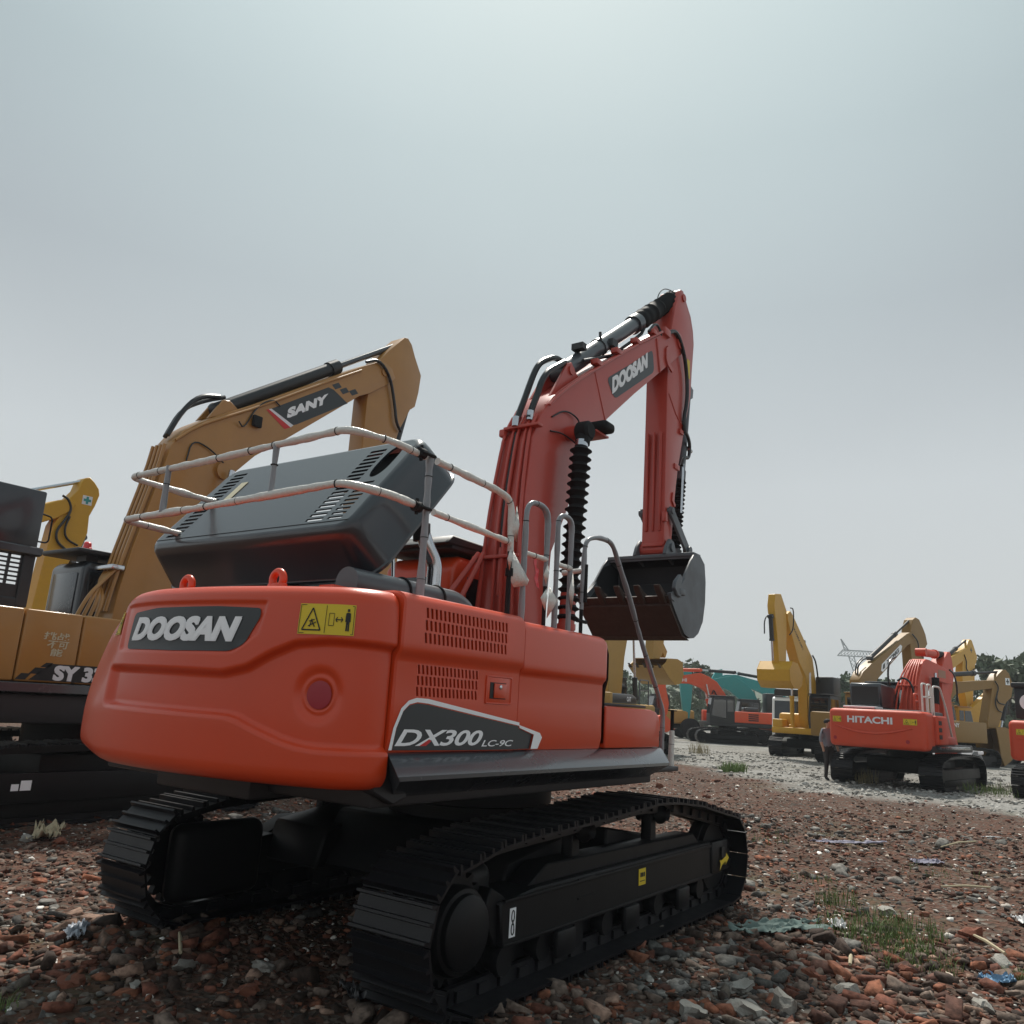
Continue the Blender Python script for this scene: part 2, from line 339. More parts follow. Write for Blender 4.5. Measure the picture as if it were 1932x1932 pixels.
def scatter(name, tpl, P, sizes, cols, m, label, cat):
    """P n x 2 positions, sizes n, cols n x 3; the stones are real geometry in one mesh"""
    VV, FF, CC = [], [], []; off = 0; n = len(P); which = rng.integers(0, len(tpl), n)
    zz = gz_np(P[:, 0], P[:, 1])
    for k, (tv, tf) in enumerate(tpl):
        idx = np.where(which == k)[0]
        if not len(idx): continue
        a = rng.random((len(idx), 3))*[.9, .9, 2*PI]-[.45, .45, 0]
        ca, sa = np.cos(a), np.sin(a)
        Rz = np.zeros((len(idx), 3, 3)); Rz[:, 0, 0] = ca[:, 2]; Rz[:, 0, 1] = -sa[:, 2]; Rz[:, 1, 0] = sa[:, 2]; Rz[:, 1, 1] = ca[:, 2]; Rz[:, 2, 2] = 1
        Rx = np.zeros_like(Rz); Rx[:, 0, 0] = 1; Rx[:, 1, 1] = ca[:, 0]; Rx[:, 1, 2] = -sa[:, 0]; Rx[:, 2, 1] = sa[:, 0]; Rx[:, 2, 2] = ca[:, 0]
        Ry = np.zeros_like(Rz); Ry[:, 1, 1] = 1; Ry[:, 0, 0] = ca[:, 1]; Ry[:, 0, 2] = sa[:, 1]; Ry[:, 2, 0] = -sa[:, 1]; Ry[:, 2, 2] = ca[:, 1]
        R = Rz @ Rx @ Ry
        v = np.einsum('nij,vj->nvi', R, tv)*sizes[idx][:, None, None]
        v[:, :, 0] += P[idx, 0][:, None]; v[:, :, 1] += P[idx, 1][:, None]; v[:, :, 2] += (zz[idx]+sizes[idx]*.18)[:, None]
        VV.append(v.reshape(-1, 3)); f = (tf[None]+(np.arange(len(idx))*len(tv))[:, None, None]).reshape(-1, 3)+off; FF.append(f); off += len(idx)*len(tv)
        CC.append(np.repeat(np.c_[cols[idx], np.ones(len(idx))], len(tv), 0))
    V = np.concatenate(VV); F = np.concatenate(FF); CC = np.concatenate(CC)
    me = bpy.data.meshes.new(name); me.vertices.add(len(V)); me.vertices.foreach_set('co', V.ravel()); me.loops.add(F.size); me.loops.foreach_set('vertex_index', F.ravel().astype(np.int32))
    me.polygons.add(len(F)); me.polygons.foreach_set('loop_start', np.arange(0, F.size, 3)); me.update()
    ca = me.color_attributes.new('tint', 'FLOAT_COLOR', 'POINT'); ca.data.foreach_set('color', CC.ravel().astype(np.float32))
    me.materials.append(m); o = bpy.data.objects.new(name, me); C.objects.link(o); tag(o, label, cat, kind='stuff'); return o
def tintmat(name, ro=.9, bump=.6, bs=40):
    m = mat(name, (.5, .5, .5), ro, bump=bump, bscale=bs, spec=.25); t_ = m.node_tree; b = t_.nodes['Principled BSDF']
    a = t_.nodes.new('ShaderNodeAttribute'); a.attribute_name = 'tint'
    n = t_.nodes.new('ShaderNodeTexNoise'); n.inputs['Scale'].default_value = 22; n.inputs['Detail'].default_value = 5
    g = t_.nodes.new('ShaderNodeNewGeometry'); t_.links.new(g.outputs['Position'], n.inputs['Vector'])
    r = t_.nodes.new('ShaderNodeMapRange'); r.inputs['From Min'].default_value = .3; r.inputs['From Max'].default_value = .7; r.inputs['To Min'].default_value = .5; r.inputs['To Max'].default_value = 1.55; t_.links.new(n.outputs['Fac'], r.inputs['Value'])
    mu = t_.nodes.new('ShaderNodeVectorMath'); mu.operation = 'SCALE'; t_.links.new(a.outputs['Color'], mu.inputs[0]); t_.links.new(r.outputs[0], mu.inputs['Scale']); t_.links.new(mu.outputs[0], b.inputs['Base Color']); return m
TINT = tintmat('rubble_tint')
rocks = [rock_template(k, random.uniform(.35, .65), 1) for k in range(5)]+[rock_template(k, box=True) for k in range(10)]
rocks2 = [rock_template(20+k, random.uniform(.5, .85), 2) for k in range(6)]+[rock_template(k, box=True) for k in range(4)]
def sample(n, dmin, dmax, fov=1.5, pw=1.0):
    """positions in the sector the camera looks over, denser close by"""
    d = dmin+(dmax-dmin)*rng.random(n)**pw; a = yaw+(rng.random(n)-.5)*fov
    return np.c_[CAM.x+d*np.cos(a), CAM.y+d*np.sin(a)]
def pal(n, cols, w):
    c = np.array(cols)[rng.choice(len(cols), n, p=np.array(w)/sum(w))]; return np.clip(c*(.7+.6*rng.random((n, 1))), 0, 1)
BR = [(.135, .052, .034), (.085, .040, .029), (.19, .074, .042), (.042, .028, .022), (.135, .10, .08), (.24, .155, .115)]
GRC = [(.115, .11, .10), (.18, .17, .155), (.065, .06, .056), (.27, .255, .23), (.12, .10, .082)]
def clumps(P, seed, sc=.45):
    return np.array([noise.noise(Vector((x*sc+seed, y*sc, seed))) for x, y in P])
P = sample(85000, 3.2, 18, pw=.68); k = clumps(P, 3.1); sz = rng.lognormal(-4.30, .70, len(P))*(1+.35*(k > .0))
dd_ = np.hypot(P[:, 0]-CAM.x, P[:, 1]-CAM.y); sz = np.clip(sz, .004, .095)*(1-.45*sstep(7.5, 11.5, dd_)); keep = (rng.random(len(P)) < np.clip(.85+.9*k, .25, 1)*(1-.35*sstep(9, 13, dd_))); P, sz = P[keep], sz[keep]
scatter('brick_rubble', rocks, P, sz, pal(len(P), BR, [4, 3, 2, 4, 5, 1.5]), TINT, 'broken red brick rubble covering the ground around the machines', 'rubble')
P = sample(20000, 3.2, 17, pw=.66); k = clumps(P, 9.7); sz = np.clip(rng.lognormal(-4.15, .75, len(P)), .005, .12); keep = rng.random(len(P)) < np.clip(.5+1.6*k, .05, 1); P, sz = P[keep], sz[keep]
# denser grey rubble along the right track's outer side
Pg = np.c_[rng.normal(-.6, 1.2, 900), rng.normal(-2.6, .38, 900)]; Pg = Pg[(Pg[:, 1] < -1.85)]
P = np.r_[P, Pg]; sz = np.r_[sz, np.clip(rng.lognormal(-3.9, .6, len(Pg)), .01, .10)]
scatter('concrete_rubble', rocks2, P, sz, pal(len(P), GRC, [4, 3, 3, 1, 2]), TINT, 'grey broken concrete and mortar lumps mixed into the brick rubble', 'rubble')
P = sample(6500, 3.6, 24, pw=.75); sz = np.clip(rng.lognormal(-4.3, .6, len(P)), .006, .06)
scatter('pale_chips', rocks[:5], P, sz, pal(len(P), [(.62, .58, .52), (.7, .68, .64), (.5, .42, .34)], [2, 2, 1]), TINT, 'small pale chips of plaster and tile strewn over the rubble', 'chips')
P = sample(22000, 15, 44, fov=1.1, pw=1.1); gm_ = grav_mask(P[:, 0], P[:, 1]); P = P[rng.random(len(P)) < gm_]; sz = rng.gamma(2.4, .012, len(P))+.01
P[:, :] = P
scatter('gravel', rocks[:7], P, sz, pal(len(P), [(.30, .29, .27), (.22, .21, .19), (.42, .41, .38)], [3, 2, 1]), TINT, 'light grey crushed stone gravel spread over the far yard', 'gravel')
P = sample(14000, 11, 26, fov=1.2, pw=1.0); gm_ = grav_mask(P[:, 0], P[:, 1]); P = P[rng.random(len(P)) > gm_]; sz = rng.gamma(2.0, .009, len(P))+.006
scatter('brick_grit', rocks[:7], P, sz, pal(len(P), BR+[(.4, .36, .32)], [3, 3, 2, 3, 2, 1, 1]), TINT, 'fine red brick grit on the dirt beyond the front machine', 'rubble')

# ------------------------------------------------------------------ track
def closed_resample(pts, n):
    P = np.array(pts+[pts[0]], float); L = np.r_[0, np.cumsum(np.hypot(*np.diff(P, axis=0).T))]
    s = np.linspace(0, L[-1], n, endpoint=False)+L[-1]/n/2
    x = np.interp(s, L, P[:, 0]); z = np.interp(s, L, P[:, 1]); e = .06
    dx = np.interp((s+e) % L[-1], L, P[:, 0])-np.interp((s-e) % L[-1], L, P[:, 0]); dz = np.interp((s+e) % L[-1], L, P[:, 1])-np.interp((s-e) % L[-1], L, P[:, 1])
    return x, z, np.arctan2(dz, dx), L[-1]/n
def track_path(xr, zr, rr, xf, zf, rf, tops, zb=.03):
    """clockwise seen from the right side: along the ground rearwards, up round the sprocket, forward over the carriers, down round the idler"""
    pts = [(xf-.05-i*(xf-xr-.1)/12, zb) for i in range(13)]
    pts += [(xr+rr*math.cos(a), zr+rr*math.sin(a)) for a in np.linspace(-PI/2-.15, -PI-.9, 14)]
    pts += tops
    pts += [(xf+rf*math.cos(a), zf+rf*math.sin(a)) for a in np.linspace(PI/2-.25, -PI/2+.12, 14)]
    return pts
def shoe_bm(pitch, w, gh=.040, holes=True):
    """one triple-grouser shoe: x along the travel, z outward, y across"""
    mb = MB(); p = pitch
    mb.prism([(-p*.52, 0), (p*.50, 0), (p*.50, .012), (p*.40, .018), (-p*.44, .018), (-p*.52, .010)], -w/2, w/2)
    for xx, h in ((-p*.44, gh), (-p*.0, gh*.8), (p*.42, gh)):
        mb.prism([(xx-.014, .012), (xx+.014, .012), (xx+.008, .018+h), (xx-.008, .018+h)], -w/2+.002, w/2-.002)
    return mb
def link_mb(xs, zs, an, pitch, yc, inset=.035):
    mb = MB()
    for x, z, a in zip(xs, zs, an):
        n_ = Vector((-math.sin(a), 0, math.cos(a))); n_ = n_ if True else n_
        M = Matrix.Translation((x, 0, z)) @ Matrix.Rotation(-a, 4, 'Y')
        for sy in (-1, 1):
            mb.box(-pitch*.52, pitch*.52, yc+sy*.085-.022, yc+sy*.085+.022, -.095, .003, M=M)
            mb.box(-pitch*.2, pitch*.2, yc+sy*.118-.012, yc+sy*.118+.012, -.075, -.01, M=M)
        mb.cyl(M @ Vector((0, yc-.1, -.055)), M @ Vector((0, yc+.1, -.055)), .026, n=8)
    return mb

# ------------------------------------------------------------------ main excavator
EX = empty('excavator', (0, 0, 0), 0, 'large bright red-orange excavator in the foreground with its grey engine hood raised', 'excavator')
path = track_path(-2.03, .47, .44, 2.31, .43, .40, [(-1.78, .93), (-1.45, .955), (-.9, .98), (-.45, 1.0), (.1, 1.03), (.55, 1.055), (.95, 1.04), (1.5, .98), (2.1, .87)])
NS = 50
tx, tz, ta, tp = closed_resample(path, NS)
shoe_mesh = None
def track_side(sy):
    yc = sy*1.40; w = .61
    ch = link_mb(tx, tz, ta, tp, yc).build('track_chain', SHOE, EX, smooth=False)
    global shoe_mesh
    for i in range(NS):
        if shoe_mesh is None:
            o = shoe_bm(tp*.98, w).build('track_shoe', SHOE, ch, smooth=False); shoe_mesh = o.data
        else:
            o = bpy.data.objects.new('track_shoe', shoe_mesh); C.objects.link(o); o.parent = ch
        o.location = (tx[i], yc, tz[i]); o.rotation_euler = (0, -ta[i], 0)
    # frame
    f = MB(); yo = yc-sy*0
    f.prism([(-1.58, .28), (2.35, .28), (2.35, .44), (2.05, .60), (-1.2, .60), (-1.62, .56)], yc-.17, yc+.17, bev=.012)
    f.prism([(-1.2, .595), (1.9, .595), (1.75, .70), (-.95, .72)], yc-.10, yc+.10, bev=.01)
    yo = yc+sy*.17
    # outer rails of the box frame
    for z_ in (.565, .295): f.box(-1.58, 2.02, yo-.012, yo+.018, z_-.012, z_+.012, bev=.004)
    f.prism([(-1.62, .30), (-1.5, .26), (-1.4, .5), (-1.55, .60), (-1.68, .66), (-1.75, .5)], yc-.13, yc+.13, bev=.01)
    f.box(2.02, 2.46, yo-.02, yo+.035, .30, .60, bev=.02)
    f.box(-.62, -.36, yo-.01, yo+.10, .565, .585, bev=.003); f.box(-.62, -.36, yo-.01, yo+.10, .44, .455)
    f.box(-1.6, 2.1, yc-.02, yc+.02, .12, .30)  # added plate, blocks the lit ground seen between the rollers
    fr = f.build('track_frame', BLACK, EX)
    f = MB(); f.box(-2.22, -1.35, min(yc-sy*.08, yc-sy*.28), max(yc-sy*.08, yc-sy*.28), .16, .76, bev=.10, seg=4); f.build('underbody_blocker', BLACK, EX)  # added box, fills the gap inside the track so it stays black
    # sprocket
    s_ = MB(); n = 21; prof = []
    for i in range(n*4):
        a = 2*PI*i/(n*4); r = .345 if i % 4 in (0, 1) else .30; prof.append((-1.97+r*math.cos(a), .46+r*math.sin(a)))
    s_.prism(prof, yc-.035, yc+.035)
    sp = s_.build('sprocket', BLACK, EX, smooth=False)
    c = MB(); c.lathe((-1.96, yc+sy*.03, .44), (0, sy, 0), [(0, .265), (.07, .265), (.10, .25), (.105, .225), (.14, .22), (.155, .20), (.158, .02)], n=36)
    for i in range(24):
        a = 2*PI*i/24; p = Vector((-1.96+.247*math.cos(a), yc+sy*.09, .44+.247*math.sin(a))); c.cyl(p, p+Vector((0, sy*.022, 0)), .014, n=6)
    c.build('hub_cover', BLACK, sp)
    i_ = MB(); i_.lathe((2.31, yc-.09, .43), (0, 1, 0), [(0, .26), (0, .33), (.05, .335), (.055, .35), (.125, .35), (.13, .335), (.18, .33), (.18, .26), (.12, .24), (.12, .1), (.19, .08), (.19, .01)], n=32)
    i_.build('idler_wheel', BLACK, EX)
    for x_ in (-.42, .98):
        r_ = MB(); zc = .905 if x_ < 0 else .935
        r_.lathe((x_, yc-.12, zc), (0, 1, 0), [(0, .05), (0, .085), (.03, .09), (.04, .07), (.2, .07), (.21, .09), (.25, .085), (.27, .06), (.29, .055), (.29, .02)][:: 1] if sy > 0 else [(0, .02), (-.05, .055), (-.03, .06), (0, .085), (.04, .09), (.05, .07), (.2, .07), (.24, .085), (.24, .05)], n=20)
        r_.build('carrier_roller', BLACK, EX)
        b_ = MB(); b_.prism([(x_-.11, .58), (x_+.02, .58), (x_+.01, zc), (x_-.06, zc+.02), (x_-.10, zc-.03)], yc-.05, yc+.05, bev=.008); b_.build('roller_bracket', BLACK, EX)
    for k in range(8):
        x_ = -1.5+k*.475; r_ = MB(); r_.lathe((x_, yc-.14, .185), (0, 1, 0), [(0, .03), (.0, .09), (.03, .10), (.05, .10), (.06, .075), (.22, .075), (.23, .10), (.25, .10), (.28, .09), (.28, .03)], n=18); r_.build('track_roller', BLACK, EX)
    for k in range(3): g = MB(); g.box(-.95+k*1.05, -.95+k*1.05+.26, yo-.045, yo+.005, .10, .285, bev=.02); g.build('track_guard', BLACK, EX)
    return fr, yo
frR, yoR = track_side(-1); frL, yoL = track_side(1)
# stickers on the right frame
s = MB(); s.box(.40, .53, yoR-.006, yoR-.003, .405, .535); o = s.build('yellow_sticker', STICK, frR, smooth=False)
for dx in (.43, .47, .51): pass
s = MB()
for dx, dz, w_ in ((.425, .47, .022), (.455, .47, .022), (.487, .47, .022), (.42, .435, .09)): s.box(dx, dx+w_, yoR-.009, yoR-.0065, dz, dz+(.035 if w_ < .05 else .006))
s.build('sticker_print', INK, o, smooth=False)
fy = lambda u, v: (u, yoR-.042, v)
s = MB(); polyfill(s, [(2.16, .42), (2.19, .385), (2.165, .32), (2.21, .355), (2.23, .37), (2.33, .395), (2.33, .36), (2.42, .42), (2.345, .475), (2.34, .445), (2.24, .42), (2.21, .415)], fy); s.build('yellow_arrow_sticker', STICK, frR, smooth=False)
s = MB(); s.box(2.23, 2.31, yoR-.039, yoR-.036, .44, .54, bev=.001); s.build('frame_opening', INK, frR, smooth=False)
s = MB(); s.box(-1.515, -1.445, yoR-.006, yoR-.003, .335, .515); o = s.build('chain_label', LGREY, frR, smooth=False)
s = MB()
for zc in (.465, .385): s.tube([(-1.48+.016*math.cos(a), yoR-.008, zc+.035*math.sin(a)) for a in np.linspace(0, 2*PI, 17)], .004, n=5)
s.tube([(-1.48, yoR-.008, .44), (-1.48, yoR-.008, .41)], .005, n=5); s.build('label_print', INK, o, smooth=False)
# undercarriage centre and slewing ring
b = MB(); b.prism([(-1.15, .42), (1.15, .42), (.9, .86), (-.9, .86)], -.75, .75, bev=.03)
for sx in (-1, 1):
    for sy in (-1, 1):
        b.prism([(sx*.35, .40), (sx*1.25, .40), (sx*1.15, .72), (sx*.35, .84)], min(sy*.6, sy*1.28), max(sy*.6, sy*1.28), bev=.02)
b.build('car_body', BLACK, EX)
b = MB(); b.lathe((0, 0, .84), (0, 0, 1), [(0, .72), (.12, .72), (.14, .78), (.30, .78), (.31, .70), (.42, .70)], n=40); b.build('slew_ring', BLACK, EX)
# upper frame
b = MB(); b.box(-2.75, .98, -1.40, 1.40, 1.20, 1.42, bev=.02); b.box(-2.9, -1.2, -.5, .5, 1.16, 1.5, bev=.02)
for y_ in (-.33, .33): b.prism([(-2.4, 1.4), (.75, 1.4), (.55, 1.95), (.1, 2.15), (-.6, 1.6)], y_-.03, y_+.03, bev=.01)
b.build('upper_frame', DKPL, EX)
# ---- side body: profile in (y offset outward, z)
YB = -1.48
prof = [(-.02, 1.52), (.0, 1.60), (.0, 1.83), (.0, 1.845), (.0, 2.045), (.002, 2.06), (.012, 2.085), (.028, 2.105), (.035, 2.13), (.035, 2.165), (.035, 2.395), (.026, 2.425), (.004, 2.452), (-.03, 2.468), (-.08, 2.474), (-.55, 2.476)]
def side_shell(name, x0, x1, zoff, yoff, openings, front_round=False, prof=prof, top=2.476):
    xs = sorted(set([x0, x0+.012, x1-.012, x1]+[v for o_ in openings for v in o_[:2]])); mb = MB()
    def pt(x, i):
        yy, z = prof[i]; sh = 0
        if x in (x0, x1): sh = .012
        if front_round:
            t_ = max(0, (x-(x1-.10))/.10); sh = max(sh, .10*(1-math.sqrt(max(0, 1-t_*t_)))); 
        zz = z+(zoff if z > 2.04 else 0)*min(1, (z-2.0)/.1 if z > 2.0 else 0)
        return (x, YB-(yy+yoff-sh), zz-(sh if z > 2.44 else 0))
    if front_round: xs = sorted(set(xs+[x1-.10+.10*math.sin(a) for a in np.linspace(0, PI/2, 7)]))
    for a, b_ in zip(xs, xs[1:]):
        for i in range(len(prof)-1):
            if any(a >= o_[0]-1e-6 and b_ <= o_[1]+1e-6 and prof[i][1] >= o_[2]-1e-6 and prof[i+1][1] <= o_[3]+1e-6 for o_ in openings): continue
            mb.add([pt(a, i), pt(b_, i), pt(b_, i+1), pt(a, i+1)], [(0, 1, 2, 3)])
    # returns at both ends
    for x in (x0, x1):
        k = range(len(prof)-1)
        for i in k:
            p, q = pt(x, i), pt(x, i+1); mb.add([p, q, (q[0], q[1]+.06, q[2]-(.06 if i > 12 else 0)), (p[0], p[1]+.06, p[2])], [(0, 1, 2, 3)])
    b2 = bmesh.new(); vs = [b2.verts.new(v) for v in mb.v]
    for f_ in mb.f: b2.faces.new([vs[i] for i in f_])
    bmesh.ops.remove_doubles(b2, verts=b2.verts[:], dist=1e-5); m2 = MB(); m2.bm(b2); return m2
def slots(mb, fn, x0, x1, z0, z1, nx_, nz_, fw_=.50, fh=.82, slant=.10, depth=.016):
    """lattice with real slanted slots; fn(u, v, d) -> point, d = depth behind the face"""
    cw, ch = (x1-x0)/nx_, (z1-z0)/nz_
    for j in range(nz_):
        for i in range(nx_):
            a, b_, c, d = x0+i*cw, x0+(i+1)*cw, z0+j*ch, z0+(j+1)*ch; mx, mz = (a+b_)/2, (c+d)/2; hw, hh = cw*fw_/2, ch*fh/2; s_ = slant*cw
            sl_ = [(mx-hw+s_, mz-hh), (mx+hw+s_, mz-hh), (mx+hw-s_, mz+hh), (mx-hw-s_, mz+hh)]; oc = [(a, c), (b_, c), (b_, d), (a, d)]
            vs = [fn(*p, 0) for p in oc]+[fn(*p, 0) for p in sl_]+[fn(*p, depth) for p in sl_]
            mb.add(vs, [(k, (k+1) % 4, 4+(k+1) % 4, 4+k) for k in range(4)]+[(4+k, 4+(k+1) % 4, 8+(k+1) % 4, 8+k) for k in range(4)])
op = [(-2.545, -1.65, 2.165, 2.395), (-2.545, -1.915, 1.845, 2.045)]
# profile rows must carry the opening limits
m = side_shell('x', -2.735, -1.425, 0, .012, op)
slots(m, lambda u, v, d: (u, YB-.035-.012+d, v), -2.545, -1.65, 2.165, 2.395, 21, 3, slant=.12)
slots(m, lambda u, v, d: (u, YB-.012+d, v), -2.545, -1.915, 1.845, 2.045, 16, 3, slant=.12)
door = m.build('engine_door', RED, EX, ang=35)
b = MB(); b.box(-2.70, -1.46, YB+.022, YB+.75, 1.70, 2.42); b.build('slot_backing', INK, EX, smooth=False)  # added black box close behind the slots, paints their inside dark
b = MB(); b.box(-1.83, -1.52, YB-.016, YB-.010, 1.83, 2.02, bev=.002); b.tube(roundpath([(-1.825, YB-.016, 1.835), (-1.825, YB-.016, 2.015), (-1.53, YB-.016, 2.015), (-1.53, YB-.016, 1.835), (-1.825, YB-.016, 1.835)], .02), .006, n=6)
lat = b.build('latch_plate', RED, door)
b = MB(); b.box(-1.785, -1.60, YB-.019, YB-.014, 1.865, 1.975); b.build('latch_recess', INK, lat, smooth=False)
b = MB(); b.box(-1.745, -1.603, YB-.028, YB-.018, 1.87, 1.97, bev=.006); b.build('latch_handle', RED, lat)
b = MB(); b.lathe((-1.68, YB-.028, 1.945), (0, -1, 0), [(0, .016), (.006, .016), (.009, .01)], n=14); b.build('lock_barrel', STEEL, lat)
m = side_shell('x', -1.42, -.09, -.03, 0, [], front_round=True); fdoor = m.build('front_side_door', RED, EX, ang=35)
b = MB()
pr = [(-.0, 1.56), (.0, 1.9), (.005, 2.0), (.03, 2.09), (.03, 2.3), (.0, 2.40), (-.1, 2.44)]
for (p, q) in zip(pr, pr[1:]):
    for x0_, x1_ in ((-.085, -.02),): b.add([(x0_, YB+.02-p[0], p[1]), (x1_, YB+.10-p[0], p[1]), (x1_, YB+.10-q[0], q[1]), (x0_, YB+.02-q[0], q[1]), (x0_, YB+.3, p[1]), (x1_, YB+.3, p[1]), (x1_, YB+.3, q[1]), (x0_, YB+.3, q[1])], [(0, 1, 2, 3), (1, 5, 6, 2), (0, 3, 7, 4), (3, 2, 6, 7)])
b.build('black_corner_trim', DKPL, EX, ang=60)
b = MB(); b.box(-1.4, -.10, -1.38, -.45, 1.5, 2.40, bev=.02); b.build('pump_compartment', DKPL, EX)
b = MB(); b.box(-1.45, -.12, -1.36, -.5, 2.40, 2.44, bev=.01); b.build('walkway_top', RED, EX)
# toolbox
b = MB(); b.prism([(-.085, 1.52), (.985, 1.52), (.985, 1.74), (.965, 1.80), (.90, 1.845), (.80, 1.86), (-.085, 1.87)], YB+.0, YB+.72, bev=.02, seg=2); tb = b.build('tool_box', RED, EX)
b = MB(); b.box(-.06, .80, YB+.06, YB+.62, 1.872, 1.895, bev=.006); b.build('step_plate', DKPL, tb)
# skirt
b = MB(); b.prism([(-.0, 1.515), (-.02, 1.505), (-.155, 1.355), (-.155, 1.325), (.05, 1.24), (.10, 1.515)], 0, 1)
# skirt profile is in (y, z): rebuild it along x by hand so the rear end is slanted
b = MB(); sp = [(-1.475, 1.517), (-1.50, 1.507), (-1.635, 1.400), (-1.635, 1.375), (-1.42, 1.26), (-1.38, 1.26), (-1.38, 1.517)]
xa = [-2.735, -2.74, -2.79, -2.77, -2.60, -2.58, -2.735]; xb = [1.0, .99, .86, .85, .86, .86, 1.0]
b.add([(xa[i], *sp[i]) for i in range(7)]+[(xb[i], *sp[i]) for i in range(7)], [(i, (i+1) % 7, 7+(i+1) % 7, 7+i) for i in range(7)]+[tuple(range(7))[::-1], tuple(range(7, 14))])
b.build('side_skirt', SKIRT, EX, ang=20)
b = MB(); b.prism([(-2.80, 1.50), (-2.60, 1.50), (-2.50, 1.26), (-2.62, 1.22), (-2.80, 1.30)], -1.46, -1.36, bev=.01); b.build('skirt_end', DKPL, EX)
# left side body
b = MB(); b.box(-2.73, .1, 1.0, 1.46, 1.3, 2.44, bev=.05); b.build('left_side_door', RED, EX)
# ---- counterweight
def cw_plan():
    R, r, Yr = 3.35, .35, 1.5; cx = -math.sqrt((R-r)**2-(Yr-r)**2); a1 = math.atan2(-(Yr-r), cx) % (2*PI)
    pts = [(-2.745, -Yr)]+[(cx+r*math.cos(t_), -(Yr-r)+r*math.sin(t_)) for t_ in np.linspace(-PI/2, -(2*PI-a1), 30)]
    Yl, rl = 1.33, .40; cxl = -math.sqrt((R-rl)**2-(Yl-rl)**2); a2 = math.atan2((Yl-rl), cxl)
    pts += [(R*math.cos(t_), R*math.sin(t_)) for t_ in np.linspace(a1, 2*PI-(2*PI-a2), 160)[1:] ] if False else [(R*math.cos(t_), R*math.sin(t_)) for t_ in np.linspace(a1, a2, 160)[1:]]
    pts += [(cxl+rl*math.cos(t_), (Yl-rl)+rl*math.sin(t_)) for t_ in np.linspace(a2, PI/2, 30)[1:]]+[(-2.745, Yl)]
    return np.array(pts)
PLN = cw_plan(); SL = np.r_[0, np.cumsum(np.hypot(*np.diff(PLN, axis=0).T))]; SMAX = SL[-1]
def cw_base(s):
    x = np.interp(s, SL, PLN[:, 0]); y = np.interp(s, SL, PLN[:, 1]); e = .02
    tx_ = np.interp(s+e, SL, PLN[:, 0])-np.interp(s-e, SL, PLN[:, 0]); ty_ = np.interp(s+e, SL, PLN[:, 1])-np.interp(s-e, SL, PLN[:, 1]); l = np.hypot(tx_, ty_)+1e-9
    return x, y, -ty_/l*-1*-1, tx_/l   # outward normal
def cw_off(s, z):
    zu = np.interp(s, [0, .44, .65, .81, .97, 1.15, 1.67, 2.4, 4], [2.125, 2.135, 2.115, 2.05, 1.965, 1.925, 1.93, 1.935, 1.94])
    zl = np.interp(s, [0, .47, .58, .68, .92, 1.0, 1.08, 2.3, 4], [1.53, 1.53, 1.54, 1.56, 1.635, 1.665, 1.68, 1.69, 1.69])
    rec = sstep(0, 1, (z-zl+.022)/.045)*(1-sstep(0, 1, (z-zu+.03)/.045)); rec = rec*(1-sstep(2.30, 2.42, s))
    # panel for the name plate: a shallow pocket with a lip under it
    right = .95+np.clip(z-2.04, 0, .3)*-.45+.12*(1-sstep(2.0, 2.12, z))*0
    right = np.interp(z, [2.03, 2.06, 2.16, 2.36], [1.12, 1.05, .90, .86])
    pk = sstep(0, 1, (z-2.035)/.02)*(1-sstep(2.33, 2.37, z))*sstep(0, 1, (s-right)/.03)*(1-sstep(2.24, 2.30, s))
    band = sstep(0, 1, (z-zu-.0)/.05)
    d = -.042*rec-.014*pk
    rr = np.hypot(s-.485, (z-1.825)); ring = np.exp(-((rr-.118)/.028)**2)*-.018+-.02*(1-sstep(.078, .100, rr)); d = d+ring
    top = np.clip((z-2.36)/.10, 0, 1); d = d-.10*(1-np.sqrt(np.clip(1-top**2, 0, 1)))
    bot = np.clip((1.41-z)/.10, 0, 1); d = d-.09*(1-np.sqrt(np.clip(1-bot**2, 0, 1)))
    lf = sstep(2.15, 2.85, s); d = d-lf*(.20*np.clip((z-1.62)/.84, 0, 1)**1.6+.02*np.clip((1.5-z)/.2, 0, 1)**2)
    mid = np.clip((z-2.1)/.36, 0, 1); d = d-.02*mid**2
    return d
def cwp(s, z, off=0.0):
    x, y, nx_, ny_ = cw_base(s); d = cw_off(s, z)+off
    ex, ey = x, y; n = np.hypot(nx_, ny_); 
    return (x+nx_*d, y+ny_*d, z)
_x, _y, _nx, _ny = cw_base(1.7)
SGN = 1 if _nx < 0 else -1
def cwp(s, z, off=0.0):
    x, y, nx_, ny_ = cw_base(s); d = (cw_off(s, z)+off)*SGN
    return (x+nx_*d, y+ny_*d, z)
ss = np.linspace(0, SMAX, 300); zs = np.r_[1.31+.10*(1-np.cos(np.linspace(0, PI/2, 7)))[:-1], np.arange(1.41, 2.36, .0105), 2.36+.10*np.sin(np.linspace(0, PI/2, 9))]
SS, ZZ = np.meshgrid(ss, zs, indexing='ij'); Xc, Yc, _ = cwp(SS, ZZ); ZZ2 = ZZ+sstep(2.3, 3.0, SS)*np.clip((1.6-ZZ)/.3, 0, 1)*.06
ZZ2 = ZZ2-.045*sstep(1.9, 2.7, SS)*np.clip((ZZ-2.2)/.25, 0, 1)
n_s, n_z = SS.shape; vs = np.stack([Xc, Yc, ZZ2], -1).reshape(-1, 3); ii = np.arange(n_s*n_z).reshape(n_s, n_z)
mb = MB(); mb.add(vs.tolist(), np.stack([ii[:-1, :-1], ii[1:, :-1], ii[1:, 1:], ii[:-1, 1:]], -1).reshape(-1, 4).tolist())
